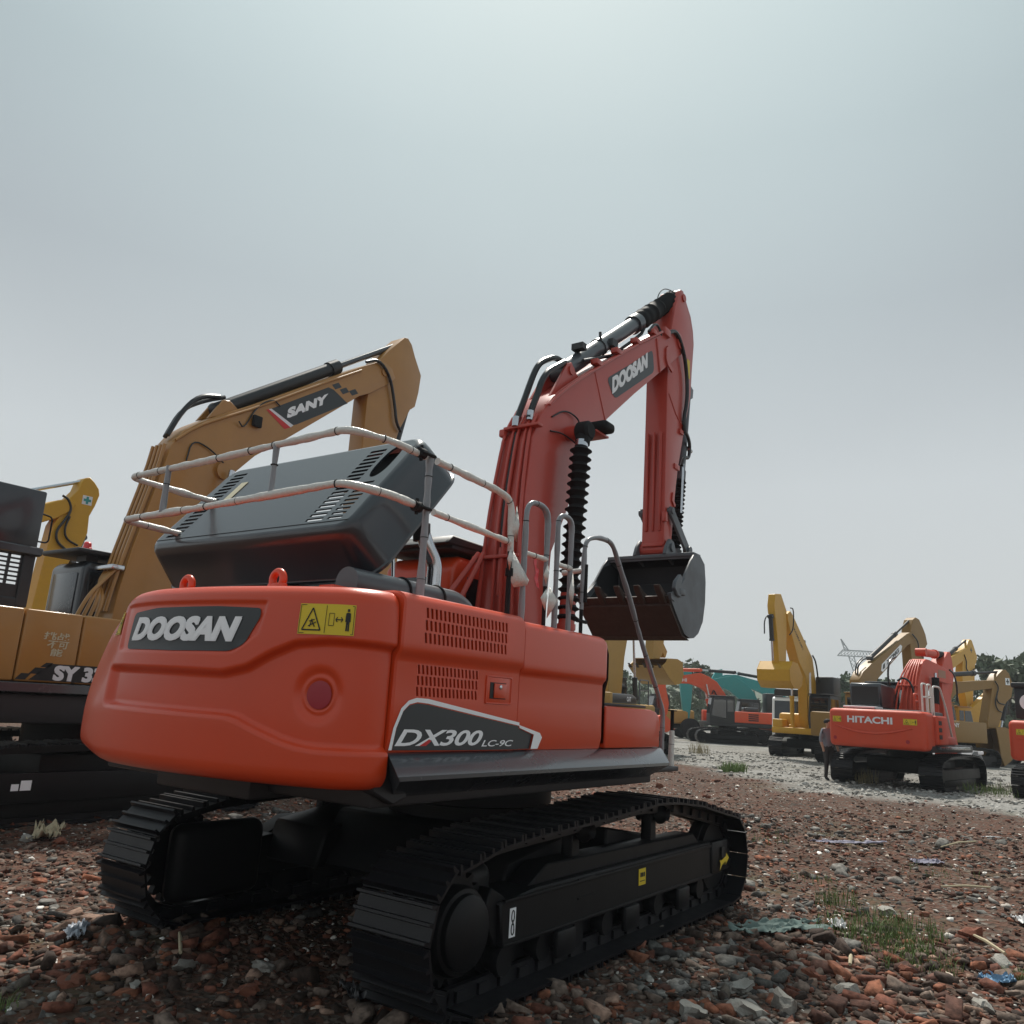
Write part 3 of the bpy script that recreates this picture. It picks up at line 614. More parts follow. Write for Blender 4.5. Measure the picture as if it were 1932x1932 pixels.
for jj in (0, n_z-1):
    ring_ = [tuple(vs[ii[i, jj]]) for i in range(0, n_s)]; k = len(mb.v)
    inner = [(-2.745, p[1]*.6, p[2]+(.012 if jj else -.01)) for p in ring_]
    mb.v += ring_+inner; q = len(ring_); fs = [(k+i, k+i+1, k+q+i+1, k+q+i) for i in range(q-1)]; mb.f += fs; mb.m += [0]*len(fs)
for i_ in (0, n_s-1):
    col = [tuple(vs[ii[i_, j]]) for j in range(n_z)]; k = len(mb.v); mb.v += col+[(-2.745, c_[1]*.6, c_[2]) for c_ in col]; q = len(col); fs = [(k+j, k+j+1, k+q+j+1, k+q+j) for j in range(q-1)]; mb.f += fs; mb.m += [0]*len(fs)
b2 = bmesh.new(); vv = [b2.verts.new(v) for v in mb.v]
for f_ in mb.f:
    try: b2.faces.new([vv[i] for i in f_])
    except ValueError: pass
bmesh.ops.remove_doubles(b2, verts=b2.verts[:], dist=1e-4); mb = MB(); mb.bm(b2)
CW = mb.build('counterweight', RED, EX, ang=60)
def cwpatch(name, poly, off, m, par, du=.03):
    """a vinyl patch that follows the counterweight; poly in (s, z)"""
    mb = MB(); b = bmesh.new(); b.faces.new([b.verts.new((u, v, 0)) for u, v in poly])
    u0, u1 = min(p[0] for p in poly), max(p[0] for p in poly); v0, v1 = min(p[1] for p in poly), max(p[1] for p in poly)
    for u in np.arange(u0+du, u1, du): bmesh.ops.bisect_plane(b, geom=b.verts[:]+b.edges[:]+b.faces[:], plane_co=(u, 0, 0), plane_no=(1, 0, 0))
    for v in np.arange(v0+du, v1, du): bmesh.ops.bisect_plane(b, geom=b.verts[:]+b.edges[:]+b.faces[:], plane_co=(0, v, 0), plane_no=(0, 1, 0))
    b.verts.index_update(); mb.add([cwp(v.co.x, v.co.y, off) for v in b.verts], [[v.index for v in f.verts] for f in b.faces]); b.free()
    return mb.build(name, m, par, ang=80, recalc=False)
plate = cwpatch('name_plate', roundpath([(2.16, 2.055, 0), (2.13, 2.29, 0), (1.85, 2.318, 0), (1.25, 2.322, 0), (.99, 2.312, 0), (.925, 2.275, 0), (1.00, 2.11, 0), (1.10, 2.06, 0), (1.40, 2.045, 0), (2.16, 2.055, 0)], .03)[1:-1] and [(p.x, p.y) for p in roundpath([(1.6, 2.045, 0), (2.165, 2.052, 0), (2.13, 2.29, 0), (1.85, 2.318, 0), (1.25, 2.322, 0), (.92, 2.312, 0), (.915, 2.26, 0), (1.01, 2.09, 0), (1.12, 2.05, 0), (1.6, 2.045, 0)], .035)][:-1], .006, DECAL, CW)
word('name_text', 'DOOSAN', lambda u, v: cwp(2.105-u-.0*v, 2.105+v+.0*u, .011), 1.06, .155, LGREY, plate, fat=.009, fat_dir=(-1, -.3, 0), shear=.32, bold=.03, spacing=1.0)
# warning sticker
def fs(u, v): return cwp(.64-u*.345-v*.0, 2.165+v*.178, .006)
def warn_sticker(fn, parent, fn2, fn3, name='warning_sticker'):
    mb = MB(); b = bmesh.new(); bmesh.ops.create_grid(b, x_segments=10, y_segments=4, size=.5)
    for v in b.verts: v.co = Vector(fn(v.co.x+.5, v.co.y+.5))
    mb.bm(b); st = mb.build(name, STICK, parent, ang=80, recalc=False); mb = MB()
    A = 2.0
    def line(p, q, w):
        p, q = Vector((p[0]*A, p[1])), Vector((q[0]*A, q[1])); n_ = (q-p).normalized(); n_ = Vector((-n_.y, n_.x))*w/2
        c_ = [p+n_, q+n_, q-n_, p-n_]; mb.add([fn2(c.x/A, c.y) for c in c_], [(0, 1, 2, 3)])
    for p, q in (((.08, .14), (.25, .86)), ((.25, .86), (.42, .14)), ((.42, .14), (.08, .14))): line(p, q, .045)
    for p, q in (((.02, .04), (.98, .04)), ((.98, .04), (.98, .96)), ((.98, .96), (.02, .96)), ((.02, .96), (.02, .04)), ((.5, .05), (.5, .95)), ((.56, .3), (.56, .7)), ((.56, .7), (.65, .7)), ((.65, .7), (.65, .3)), ((.65, .3), (.56, .3))): line(p, q, .018)
    for p, q in (((.19, .26), (.33, .40)), ((.25, .50), (.22, .24)), ((.25, .45), (.31, .24)), ((.20, .42), (.30, .48))): line(p, q, .035)
    line((.68, .5), (.80, .5), .035); line((.68, .5), (.71, .58), .03); line((.68, .5), (.71, .42), .03); line((.80, .5), (.77, .58), .03); line((.80, .5), (.77, .42), .03)
    line((.885, .36), (.885, .74), .11); line((.868, .14), (.872, .42), .05); line((.902, .14), (.898, .42), .05); line((.85, .44), (.855, .72), .035); line((.92, .44), (.915, .72), .035); line((.885, .77), (.885, .86), .08)
    mb.build('sticker_print', INK, st, smooth=False, recalc=False)
warn_sticker(fs, CW, lambda u, v: cwp(.64-u*.345, 2.165+v*.178, .010), None)
warn_sticker(lambda u, v: cwp(2.52-u*.20, 2.15+v*.155, .006), CW, lambda u, v: cwp(2.52-u*.20, 2.15+v*.155, .010), None)
cwpatch('red_plug', [(.485+.080*math.cos(a), 1.825+.080*math.sin(a)) for a in np.linspace(0, 2*PI, 40)[:-1]], .010, REFL, CW)
for y_, nm in ((.42, 0), (-.57, 1)):
    b = MB(); b.tube([(-2.93+.0*math.cos(a), y_+.052*math.cos(a), 2.54+.052*math.sin(a)) for a in np.linspace(-.0, 2*PI, 25)], .026, n=10)
    b.box(-2.955, -2.905, y_-.078, y_+.078, 2.44, 2.52, bev=.015); b.build('lifting_eye', RED, EX)
# ---- engine bay things
b = MB(); b.box(-2.76, -1.42, -1.30, 1.2, 2.35, 2.455, bev=.01); b.build('deck_plate', DKPL, EX)
b = MB(); b.tube(roundpath([(-2.62, -.88, 2.56), (-1.50, -.88, 2.56), (-1.36, -.88, 2.50), (-1.34, -.88, 2.36)], .12), .105, n=22); b.build('air_duct', CHROME, EX)
b = MB()
for x_ in (-2.1, -1.72): b.tube([(x_, -.88+.108*math.cos(a), 2.56+.108*math.sin(a)) for a in np.linspace(-.6, PI+.6, 20)], .011, n=6); b.build('duct_strap', RUB, EX); b = MB()
b = MB(); b.cyl((-1.30, -.5, 2.45), (-1.30, -.5, 2.72), .072); b.build('exhaust_stub', DKPL, EX)
b = MB(); b.tube(roundpath([(-1.30, -.5, 2.68), (-1.30, -.5, 2.93), (-1.38, -.47, 3.06), (-1.42, -.45, 3.16)], .06), .062, n=20); b.build('exhaust_pipe', STEEL, EX)
b = MB(); b.tube([(-1.425, -.445, 3.10), (-1.44, -.44, 3.24)], [.072, .075], n=18); b.tube([(-1.44, -.44, 3.22), (-1.52, -.40, 3.20)], [.06, .05], n=14); b.build('exhaust_tip', DKPL, EX)
b = MB(); b.box(-2.78, -2.55, -.95, -.62, 2.455, 2.50, bev=.01); b.box(-2.78, -2.6, -.93, -.80, 2.50, 2.52); b.build('hood_hinge', RED, EX)
# ---- raised hood: local u along its length (rear 0 -> front 1.12), v across, d depth; tilted up
HO = Vector((-2.60, 0, 2.94)); th = math.radians(50); dU = Vector((math.cos(th), 0, math.sin(th))); dN = Vector((math.sin(th), 0, -math.cos(th)))
def hp(u, v, d): return HO+dU*u+dN*d+Vector((0, v, 0))
U1, V0, V1, DP = 1.19, -.80, 1.62, .42
def hood():
    mb = MB()
    rows = [(0, .055, 0), (.012, .022, .02), (.05, .0, .06), (.20, -.03, .25), (DP, -.055, .0)]
    # stations: rounded rectangle rings from the face rim to the open rim
    def rr(inset, d, rad=.16):
        p = []
        u0, u1, v0, v1 = inset, U1-inset, V0+inset, V1-inset
        for cu_, cv_, a0 in ((u1-rad, v1-rad, 0), (u0+rad, v1-rad, PI/2), (u0+rad, v0+rad, PI), (u1-rad, v0+rad, 3*PI/2)):
            for k in range(7):
                a = a0+k*PI/12; p.append((cu_+rad*math.cos(a), cv_+rad*math.sin(a), d))
        return p
    rings = [rr(.06, 0, .10), rr(.04, .004, .12), rr(.018, .02, .135), rr(.002, .05, .145), rr(-.008, .10, .15), rr(-.055, DP-.03, .2), rr(-.065, DP-.02, .2), rr(-.065, DP, .2), rr(-.04, DP, .19), rr(-.035, DP-.03, .19), rr(.02, .10, .16), rr(.035, .03, .15)]
    n = len(rings[0]); vs = [hp(*p) for r in rings for p in r]
    mb.add(vs, [(i*n+j, i*n+(j+1) % n, (i+1)*n+(j+1) % n, (i+1)*n+j) for i in range(len(rings)-1) for j in range(n)])
    # face with slots: fill inside rr(.075) using a rectangular lattice and a border
    a, b_, c, d = .10, U1-.10, V0+.10, V1-.10
    vb = [c, c+.10, c+.30, c+.33, c+.53, d-.36, d-.16, d-.02, d] 
    cols = [(c+.12, c+.28, 'oval'), (c+.34, c+.50, 's'), (d-.20, d-.05, 's')]
    def grid(u0, u1, v0, v1): mb.add([hp(u0, v0, 0), hp(u1, v0, 0), hp(u1, v1, 0), hp(u0, v1, 0)], [(0, 1, 2, 3)])
    us = .05, U1-.22
    def slotcol(v0, v1, u0, u1, n_, depth=.012, fw_=.5):
        cu = (u1-u0)/n_
        for i in range(n_):
            x0, x1 = u0+i*cu, u0+(i+1)*cu; m_ = (x0+x1)/2; h = cu*fw_/2; e = .012
            oc = [(x0, v0), (x1, v0), (x1, v1), (x0, v1)]; sc = [(m_-h, v0+e), (m_+h, v0+e), (m_+h, v1-e), (m_-h, v1-e)]
            mb.add([hp(*p, 0) for p in oc]+[hp(*p, 0) for p in sc]+[hp(*p, depth) for p in sc], [(k, (k+1) % 4, 4+(k+1) % 4, 4+k) for k in range(4)]+[(4+k, 4+(k+1) % 4, 8+(k+1) % 4, 8+k) for k in range(4)])
    # bands across v
    A0, A1 = .10, U1-.10
    grid(A0, A1, c, c+.04)
    # oval opening band c+.04..c+.20 for the upper part; lower part slots
    ov = (c+.04, c+.21); grid(A0, A0+.02, *ov); slotcol(ov[0], ov[1], A0+.02, A0+.50, 9); grid(A0+.50, A0+.53, *ov)
    ou0, ou1 = A0+.53, A1; mv = (ov[0]+ov[1])/2; el = []
    for k in range(24):
        t_ = 2*PI*k/24; cx_ = math.copysign(abs(math.cos(t_))**.7, math.cos(t_)); el.append(((ou0+ou1)/2+cx_*((ou1-ou0)/2-.015), mv+math.sin(t_)*((ov[1]-ov[0])/2-.004)))
    sq = []
    for k in range(24):
        t_ = 2*PI*k/24; cx_, sy_ = math.cos(t_), math.sin(t_); m_ = max(abs(cx_), abs(sy_)); sq.append(((ou0+ou1)/2+cx_/m_*(ou1-ou0)/2, mv+sy_/m_*(ov[1]-ov[0])/2))
    mb.add([hp(*p, 0) for p in sq]+[hp(*p, 0) for p in el]+[hp(*p, .015) for p in el], [(k, (k+1) % 24, 24+(k+1) % 24, 24+k) for k in range(24)]+[(24+k, 24+(k+1) % 24, 48+(k+1) % 24, 48+k) for k in range(24)])
    grid(A0, A1, c+.21, c+.24); slotcol(c+.24, c+.44, A0+.02, A1-.02, 17, fw_=.58); grid(A0, A0+.02, c+.24, c+.44); grid(A1-.02, A1, c+.24, c+.44)
    grid(A0, A1, c+.44, d-.25); slotcol(d-.25, d-.04, A0+.02, A1-.02, 17, fw_=.58); grid(A0, A0+.02, d-.25, d-.04); grid(A1-.02, A1, d-.25, d-.04); grid(A0, A1, d-.04, d)
    # border between lattice rectangle and the first ring
    r0 = rings[0]; out_ = [hp(*p) for p in r0]; inn = []
    for p in r0:
        inn.append(hp(min(max(p[0], A0), A1), min(max(p[1], c), d), 0))
    mb.add(out_+inn, [(k, (k+1) % n, n+(k+1) % n, n+k) for k in range(n)])
    return mb
HOOD = hood().build('engine_hood', GREY, EX, ang=38)
b = MB(); q_ = [hp(.66, V0+.08, .09), hp(U1-.06, V0+.08, .09), hp(U1-.06, V1-.06, .09), hp(.66, V1-.06, .09)]; b.add(q_+[p+dN*.02 for p in q_], [(0, 1, 2, 3), (7, 6, 5, 4), (0, 4, 5, 1), (1, 5, 6, 2), (2, 6, 7, 3), (3, 7, 4, 0)]); b.build('hood_liner', RUB, HOOD, smooth=False)
b = MB(); b.tube([hp(.10, V1-.06, -.0015), hp(.10, V0+.06, -.0015)], .003, n=4); b.build('hood_crease', INK, HOOD)
b = MB(); b.box(0, 1, 0, 1, 0, .004, M=Matrix((( dU.x*.26, 0, dN.x, hp(.62, 1.0, -.006).x), (0, .09, 0, 1.10), (dU.z*.26, 0, dN.z, hp(.62, 1.0, -.006).z), (0, 0, 0, 1)))); b.build('torn_label', CREAM, HOOD, smooth=False)
b = MB()
for y_ in (-.5, 1.1): b = MB(); b.cyl((-1.75, y_, 2.45), hp(.85, y_, .25), .014, n=8); b.build('hood_strut', STEEL, EX)
b = MB(); b.box(-2.3, -1.5, -.55, .9, 2.3, 2.62, bev=.05); b.cyl((-2.2, .2, 2.66), (-1.5, .2, 2.66), .12); b.build('engine_block', DKPL, EX)

# ---- handrails wrapped in plastic
def rail(name, pts, r=.021, mt=WRAP, rad=.10, wrap=True, seed=0, parent=None):
    P = dense(roundpath(pts, rad), .035); rr_ = []
    for i, p in enumerate(P):
        k = noise.noise(p*4+Vector((seed, 0, 0))); k2 = noise.noise(p*13+Vector((seed, 5, 0)))
        rr_.append(r*(1.08+.34*k+.22*k2) if wrap else r)
    b = MB(); b.tube(P, rr_, n=12)
    if wrap:
        L = 0; nxt = .12
        for p, q in zip(P, P[1:]):
            L += (q-p).length
            if L > nxt:
                d_ = (q-p).normalized(); b.tube([q-d_*.0025, q+d_*.0025], r*1.17, n=12, mi=1); nxt = L+random.uniform(.18, .42)
    return b.build(name, [mt, RUB], parent or EX, ang=70)
xr = -3.02
for z_, sd in ((3.43, 1), (3.08, 2)):
    rail('rear_guard_rail', [(-2.40, -1.06-.0, z_-.02), (-2.45, -1.30, z_-.01), (xr+.02, -1.12, z_+.03), (xr, -.5, z_), (xr, .6, z_), (xr+.02, 1.27, z_), (-2.30, 1.34, z_)] if False else [(-2.42, -1.30, z_), (-2.75, -1.31, z_+.01), (xr, -1.18, z_+.03), (xr, .3, z_), (xr+.02, 1.30, z_), (-2.35, 1.36, z_), (-1.6, 1.36, z_)], r=.024, seed=sd)
for y_ in (-.50, .74):
    rail('rail_post', [(xr, y_, 3.45), (xr, y_, 3.09)], r=.022, mt=PIPEG, seed=y_)
rail('side_guard_rail', [(-2.30, -1.31, 3.43), (-1.56, -1.31, 3.40), (-1.40, -1.31, 3.36), (-1.385, -1.31, 3.20), (-1.375, -1.31, 2.97)], r=.024, rad=.16, seed=4)
rail('side_guard_rail', [(-2.30, -1.31, 3.07), (-1.40, -1.31, 3.04)], r=.022, seed=5)
rail('rail_post', [(-2.37, -1.31, 2.46), (-2.38, -1.31, 3.44)], r=.024, mt=PIPEG, seed=6)
b = MB()
for z_ in (3.44, 3.07):
    b.tube([(-2.50, -1.31, z_), (-2.44, -1.31, z_)], .036, n=12); b.cyl((-2.47, -1.31, z_-.05), (-2.47, -1.31, z_+.055), .012); b.tube([(-2.49, -1.34, z_), (-2.36, -1.34, z_)], .012, n=8)
    b.build('rail_clamp', RUB, EX); b = MB(); b.tube([(-2.0, 1.36, z_), (-1.94, 1.36, z_)], .036, n=12); b.cyl((-1.97, 1.36, z_-.05), (-1.97, 1.36, z_+.055), .012); b.build('rail_clamp', RUB, EX); b = MB()
b = MB(); b.cyl((-1.375, -1.31, 2.46), (-1.378, -1.31, 3.02), .020, n=12); b.tube([(-1.376, -1.31, 2.78), (-1.377, -1.31, 2.84)], .03, n=10); b.build('rail_post', RUB, EX)
def uloop(x0, x1, zt, zc, seed, black=False):
    rail('grab_loop', [(x0, -1.30, 2.44), (x0, -1.30, zt), (x1, -1.30, zt), (x1, -1.30, 2.78 if black else 2.44)], r=.021, mt=PIPEG, rad=.14, seed=seed)
    rail('loop_crossbar', [(x0, -1.30, zc), (x1, -1.30, zc)], r=.021, seed=seed+1)
    if black:
        b = MB(); b.cyl((x1, -1.30, 2.42), (x1, -1.30, 2.98), .017, n=12); b.build('rail_post', RUB, EX)
uloop(-1.17, -.85, 3.43, 3.0, 10, True); uloop(-.69, -.47, 3.42, 2.99, 14)
rail('step_handrail', [(-.31, -1.33, 2.66), (-.30, -1.34, 3.27), (-.10, -1.35, 3.335), (.17, -1.35, 3.34), (.52, -1.35, 2.91), (.85, -1.35, 2.45), (1.325, -1.35, 1.87), (1.31, -1.35, 1.40)], r=.021, mt=PIPEG, rad=.10, seed=20)
b = MB(); b.cyl((-.31, -1.33, 2.40), (-.31, -1.33, 2.72), .017, n=12); b.cyl((-.30, -1.36, 2.72), (-.30, -1.36, 3.05), .016, n=12); b.cyl((-.38, -1.33, 2.56), (-.22, -1.33, 2.56), .016, n=10); b.build('rail_post', RUB, EX)
rail('brace_rail', [(-.31, -1.33, 3.0), (-.33, -1.14, 2.98)], r=.02, seed=25)
rail('inner_handrail', [(2.22, -1.05, 1.66), (2.20, -1.05, 1.26)], r=.026, seed=27)
b = MB(); b.cyl((2.22, -1.05, 1.6), (2.23, -1.05, 1.88), .02, n=12); b.lathe((2.23, -1.05, 1.865), (0, 0, 1), [(0, .05), (.012, .05)], n=12); b.build('rail_post', RUB, EX)
b = MB(); b.box(.98, 2.25, -1.12, -1.0, 1.24, 1.29, bev=.01); b.build('step_bracket', DKPL, EX)
# torn flaps of wrapping
def flap(pts, name='wrap_flap'):
    b = MB(); c = Vector((0, 0, 0))
    for p in pts: c += Vector(p)
    c /= len(pts); n = len(pts); b.add([tuple(p) for p in pts]+[tuple(c+Vector((.01, -.025, .01)))], [(i, (i+1) % n, n) for i in range(n)])
    o = b.build(name, WRAP, EX, ang=180); m_ = o.modifiers.new('thick', 'SOLIDIFY'); m_.thickness = .003; return o
flap([(-1.375, -1.33, 2.98), (-1.16, -1.35, 2.78), (-1.17, -1.34, 2.74), (-1.33, -1.33, 2.70), (-1.375, -1.33, 2.74)]); flap([(-1.40, -1.33, 3.00), (-1.45, -1.34, 2.90), (-1.40, -1.33, 2.82)])
flap([(-.87, -1.33, 2.96), (-.94, -1.34, 2.86), (-.88, -1.33, 2.79)]); flap([(-.83, -1.33, 2.78), (-.72, -1.35, 2.68), (-.85, -1.33, 2.52)]); flap([(-.87, -1.33, 2.76), (-.97, -1.34, 2.67), (-.88, -1.33, 2.58)])
flap([(-1.35, -1.33, 3.33), (-1.40, -1.34, 3.12), (-1.345, -1.34, 3.05), (-1.33, -1.33, 3.2)]); flap([(-.47, -1.33, 2.95), (-.54, -1.34, 2.78), (-.47, -1.33, 2.62)])
# ---- cab
b = MB()
b.prism([(.10, 1.45), (1.95, 1.45), (1.95, 2.0), (1.78, 3.10), (1.60, 3.30), (.22, 3.33), (.10, 3.20)], .46, 1.42, bev=.07, seg=3); CAB = b.build('cab', RED, EX)
b = MB(); b.box(.02, 1.75, .42, 1.46, 3.36, 3.42, bev=.02); b.prism([(-.12, 3.40), (1.7, 3.42), (1.75, 3.46), (.0, 3.50)], .40, 1.48, bev=.015); b.build('roof_visor', DKPL, CAB)
b = MB(); b.box(.092, .12, .62, 1.28, 2.65, 3.10, bev=.02); b.box(.35, 1.0, .452, .47, 2.45, 3.12, bev=.02); b.box(1.1, 1.62, .452, .47, 2.2, 3.12, bev=.02); b.build('window', GLASS, CAB)
# ---- boom
top = [(.30, 2.1), (.32, 2.66), (.31, 3.33), (.35, 3.94), (.46, 4.62), (.52, 4.76), (.60, 4.90), (.70, 5.06), (.83, 5.21), (1.0, 5.34), (1.85, 5.95), (2.77, 6.59), (3.79, 7.26), (3.95, 7.36), (4.12, 7.42), (4.30, 7.42), (4.42, 7.32), (4.42, 7.18)]
bot = [(4.25, 7.05), (3.82, 6.72), (2.80, 5.93), (2.09, 5.35), (1.77, 5.04), (1.60, 4.83), (1.48, 4.60), (1.36, 4.30), (1.21, 4.00), (1.04, 3.72), (.86, 3.44), (.72, 2.79), (.55, 1.9), (.40, 1.72), (.25, 1.78)]
hwf = lambda x, z: float(np.interp(z, [1.7, 2.6, 3.4, 4.2, 8], [.36, .33, .26, .21, .21]))
b = MB(); b.prism(top+bot, -.21, .21, bev=.018, hw=hwf, seg=2); BOOM = b.build('boom', RED2, EX, ang=30)
# weld lines and bosses
b = MB(); b.cyl((4.22, -.235, 7.25), (4.22, .235, 7.25), .10); b.cyl((4.22, -.25, 7.25), (4.22, .25, 7.25), .05); b.cyl((1.16, -.40, 4.86), (1.16, .40, 4.86), .085)
b.tube([(1.72, -.2125, 5.83), (2.02, -.2125, 5.30)], .006, n=6); b.tube([(3.42, -.2125, 6.98), (3.55, -.2125, 6.52)], .018, n=6)
split_build(b, 'boom_boss', RED2, BOOM)
b = MB(); b.prism([(3.72, 6.95), (3.78, 7.02), (3.86, 6.93), (3.86, 6.76), (3.98, 6.72), (3.93, 6.66), (3.78, 6.72), (3.72, 6.80)], -.235, -.21); b.build('gusset_plate', RED2, BOOM, smooth=False)
b = MB()
for y_ in (-.13, .13): b.prism([(.80, 5.15), (1.20, 5.76), (1.28, 5.80), (1.36, 5.72), (1.50, 5.66)], y_-.02, y_+.02, bev=.008)
b.cyl((1.27, -.17, 5.69), (1.27, .17, 5.69), .055); b.build('cylinder_bracket', RED2, BOOM)
pl_ = MB(); fy = lambda u, v: (u, -.2135, v)
polyfill(pl_, [(p.x, p.y) for p in roundpath([(2.7, 6.33, 0), (3.31, 6.77, 0), (3.37, 6.46, 0), (2.24, 5.66, 0), (2.02, 5.86, 0), (2.7, 6.33, 0)], .09)][:-1], fy); BP = pl_.build('boom_decal', DECAL, BOOM, smooth=False, recalc=False)
def boomtxt(u, v):
    o = Vector((2.165, 5.70)); ux = Vector((.80, .60)).normalized(); uy = Vector((-.04, 1)).normalized(); p = o+ux*u+uy*v; return (p.x, -.2165, p.y)
word('decal_text', 'DOOSAN', boomtxt, 1.23, .225, LGREY, BP, fat=.012, shear=.0, bold=.03, spacing=1.0)
b = MB(); polyfill(b, [(.50, 3.10), (.53, 3.16), (.50, 3.28), (.56, 3.35), (.55, 3.22), (.60, 3.2), (.57, 3.10), (.60, 3.0), (.54, 3.02)], lambda u, v: (u, -hwf(u, v)-.004, v)); b.build('red_scribble', BEAC, BOOM, smooth=False)
# pipes up the back of the boom
def offs(pts, d):
    P = [Vector((p[0], 0, p[1])) for p in pts]; Q = []
    for i, p in enumerate(P):
        t_ = (P[min(i+1, len(P)-1)]-P[max(0, i-1)]).normalized(); Q.append(p+Vector((-t_.z, 0, t_.x))*d)
    return Q
back = top[1:11]
for y_, yt in ((-.17, -.16), (-.115, -.05), (-.02, .07), (.045, .15), (.15, .15)):
    pb = offs(back[:6], .03); b = MB(); b.tube(smoothpath([(p.x, y_*float(np.interp(p.z, [2, 3.2, 4.2, 5], [1.9, 1.45, 1.1, .95])), p.z) for p in pb], 1), .019, n=8); b.build('hydraulic_pipe', RED2, EX)
b = MB()
for z_ in (3.30,): 
    x_ = float(np.interp(z_, [p[1] for p in top[:6]], [p[0] for p in top[:6]])); b.box(x_-.06, x_+.0, -.25, .34, z_-.018, z_+.018, bev=.006)
    b.build('pipe_clamp', RED2, EX); b = MB()
b.box(.42, .53, -.29, .16, 4.73, 4.765, bev=.01); b.box(.42, .50, .14, .22, 4.66, 4.75, bev=.02); b.build('pipe_clamp', RED2, EX)
b = MB(); b.box(.28, .34, -.05, .02, 2.9, 3.4, bev=.01); b.build('pipe_clamp', RED2, EX)
for y_, x2 in ((.45, -.35), (.34, -.15)): b = MB(); b.tube([(x2, y_, 2.45), (.28, y_*.6, 3.35)], .028, n=8); b.build('boom_brace_pipe', RED2, EX)
b = MB()
for y_ in (-.235, -.185):
    P_ = [(p.x, y_ if i > 0 else y_, p.z) for i, p in enumerate(offs([(.75, 5.02), (.95, 5.22), (1.25, 5.46), (1.85, 5.90), (2.77, 6.55), (3.60, 7.10)], .055))]; b.tube(smoothpath(P_, 1), .017, n=8)
b.build('side_pipe', RED2, EX)
b = MB()
for x_, z_ in ((1.75, 5.93), (2.25, 6.28), (2.78, 6.64), (3.3, 6.99)): b.box(x_-.06, x_+.06, -.26, -.16, z_-.0, z_+.07, bev=.01); b.build('pipe_block', RED2, EX); b = MB()
b.box(3.62, 3.82, -.26, -.14, 7.14, 7.26, bev=.02); b.build('pipe_block', RED2, EX)
def hose(name, pts, r=.02, m_=HOSE, it=3): b = MB(); b.tube(smoothpath(pts, it), r, n=8); return b.build(name, m_, EX)
hose('hydraulic_hose', [(.42, 0, 4.78), (.50, 0, 4.97), (.57, 0, 5.12), (.63, 0, 5.27), (.75, 0, 5.54), (.85, 0, 5.66), (.98, 0, 5.75), (1.15, 0, 5.84), (1.30, 0, 5.84)], .036)
hose('hydraulic_hose', [(.50, -.12, 4.85), (.56, -.12, 5.02), (.64, -.12, 5.17), (.69, -.12, 5.33), (.81, -.12, 5.51), (1.01, -.12, 5.65), (1.2, -.1, 5.78)], .036)
b = MB()
for x_, y_, z_ in ((.42, 0, 4.80), (.51, -.12, 4.88)): b.cyl((x_, y_, z_-.05), (x_+.01, y_, z_+.06), .040, n=10); b.build('hose_fitting', STEEL, EX); b = MB()
hose('cable', [(.80, -.22, 4.95), (1.05, -.23, 5.12), (1.35, -.24, 5.1), (1.30, -.28, 4.95), (1.22, -.36, 4.78)], .010); hose('cable', [(.78, -.22, 4.78), (1.0, -.24, 4.82), (1.15, -.34, 4.72)], .009)
hose('cable', [(.36, 0, 3.0), (.30, .02, 3.6), (.36, .0, 4.2), (.47, .02, 4.7)], .018)
# boom cylinders
for sy in (-1, 1):
    y_ = sy*.43; b = MB()
    b.tube([(.93, y_, 2.62), (.955, y_, 3.0)], .085, n=18); b.lathe((.92, y_-.06, 2.1), (0, 1, 0), [(0, .09), (.12, .09)], n=16); b.tube([(.92, y_, 2.1), (.93, y_, 2.66)], .09, n=18); b.tube([(.93, y_, 2.62), (.93, y_, 2.68)], .10, n=18)
    cb = b.build('boom_cylinder', RED2, EX)
    b = MB(); A = Vector((.94, y_, 2.70)); Bv = Vector((1.10, y_, 4.66)); prof_ = []; L = (Bv-A).length; n = 20
    for i in range(n): prof_ += [(L*i/n, .078), (L*(i+.28)/n, .092), (L*(i+.5)/n, .125), (L*(i+.72)/n, .092)]
    b.lathe(A, Bv-A, prof_+[(L, .07)], n=20); b.build('bellows', RUB, cb)
    b = MB(); b.cyl(Bv, Bv+Vector((.01, 0, .07)), .075, n=16); b.build('bellows_clip', STEEL, cb)
    b = MB(); b.cyl((1.12, y_, 4.70), (1.15, y_, 4.86), .085, n=16); b.lathe((1.16, y_-.09, 4.86), (0, 1, 0), [(0, .085), (.03, .115), (.15, .115), (.18, .085)], n=20); b.build('cylinder_eye', RUB, cb)
b = MB(); b.box(1.34, 1.58, -.60, -.30, 4.93, 5.05, bev=.045, seg=3); LMP = b.build('work_lamp', RUB, EX)
b = MB(); b.box(1.30, 1.60, -.50, -.2, 4.90, 4.925, bev=.005); b.build('lamp_bracket', RED2, LMP)
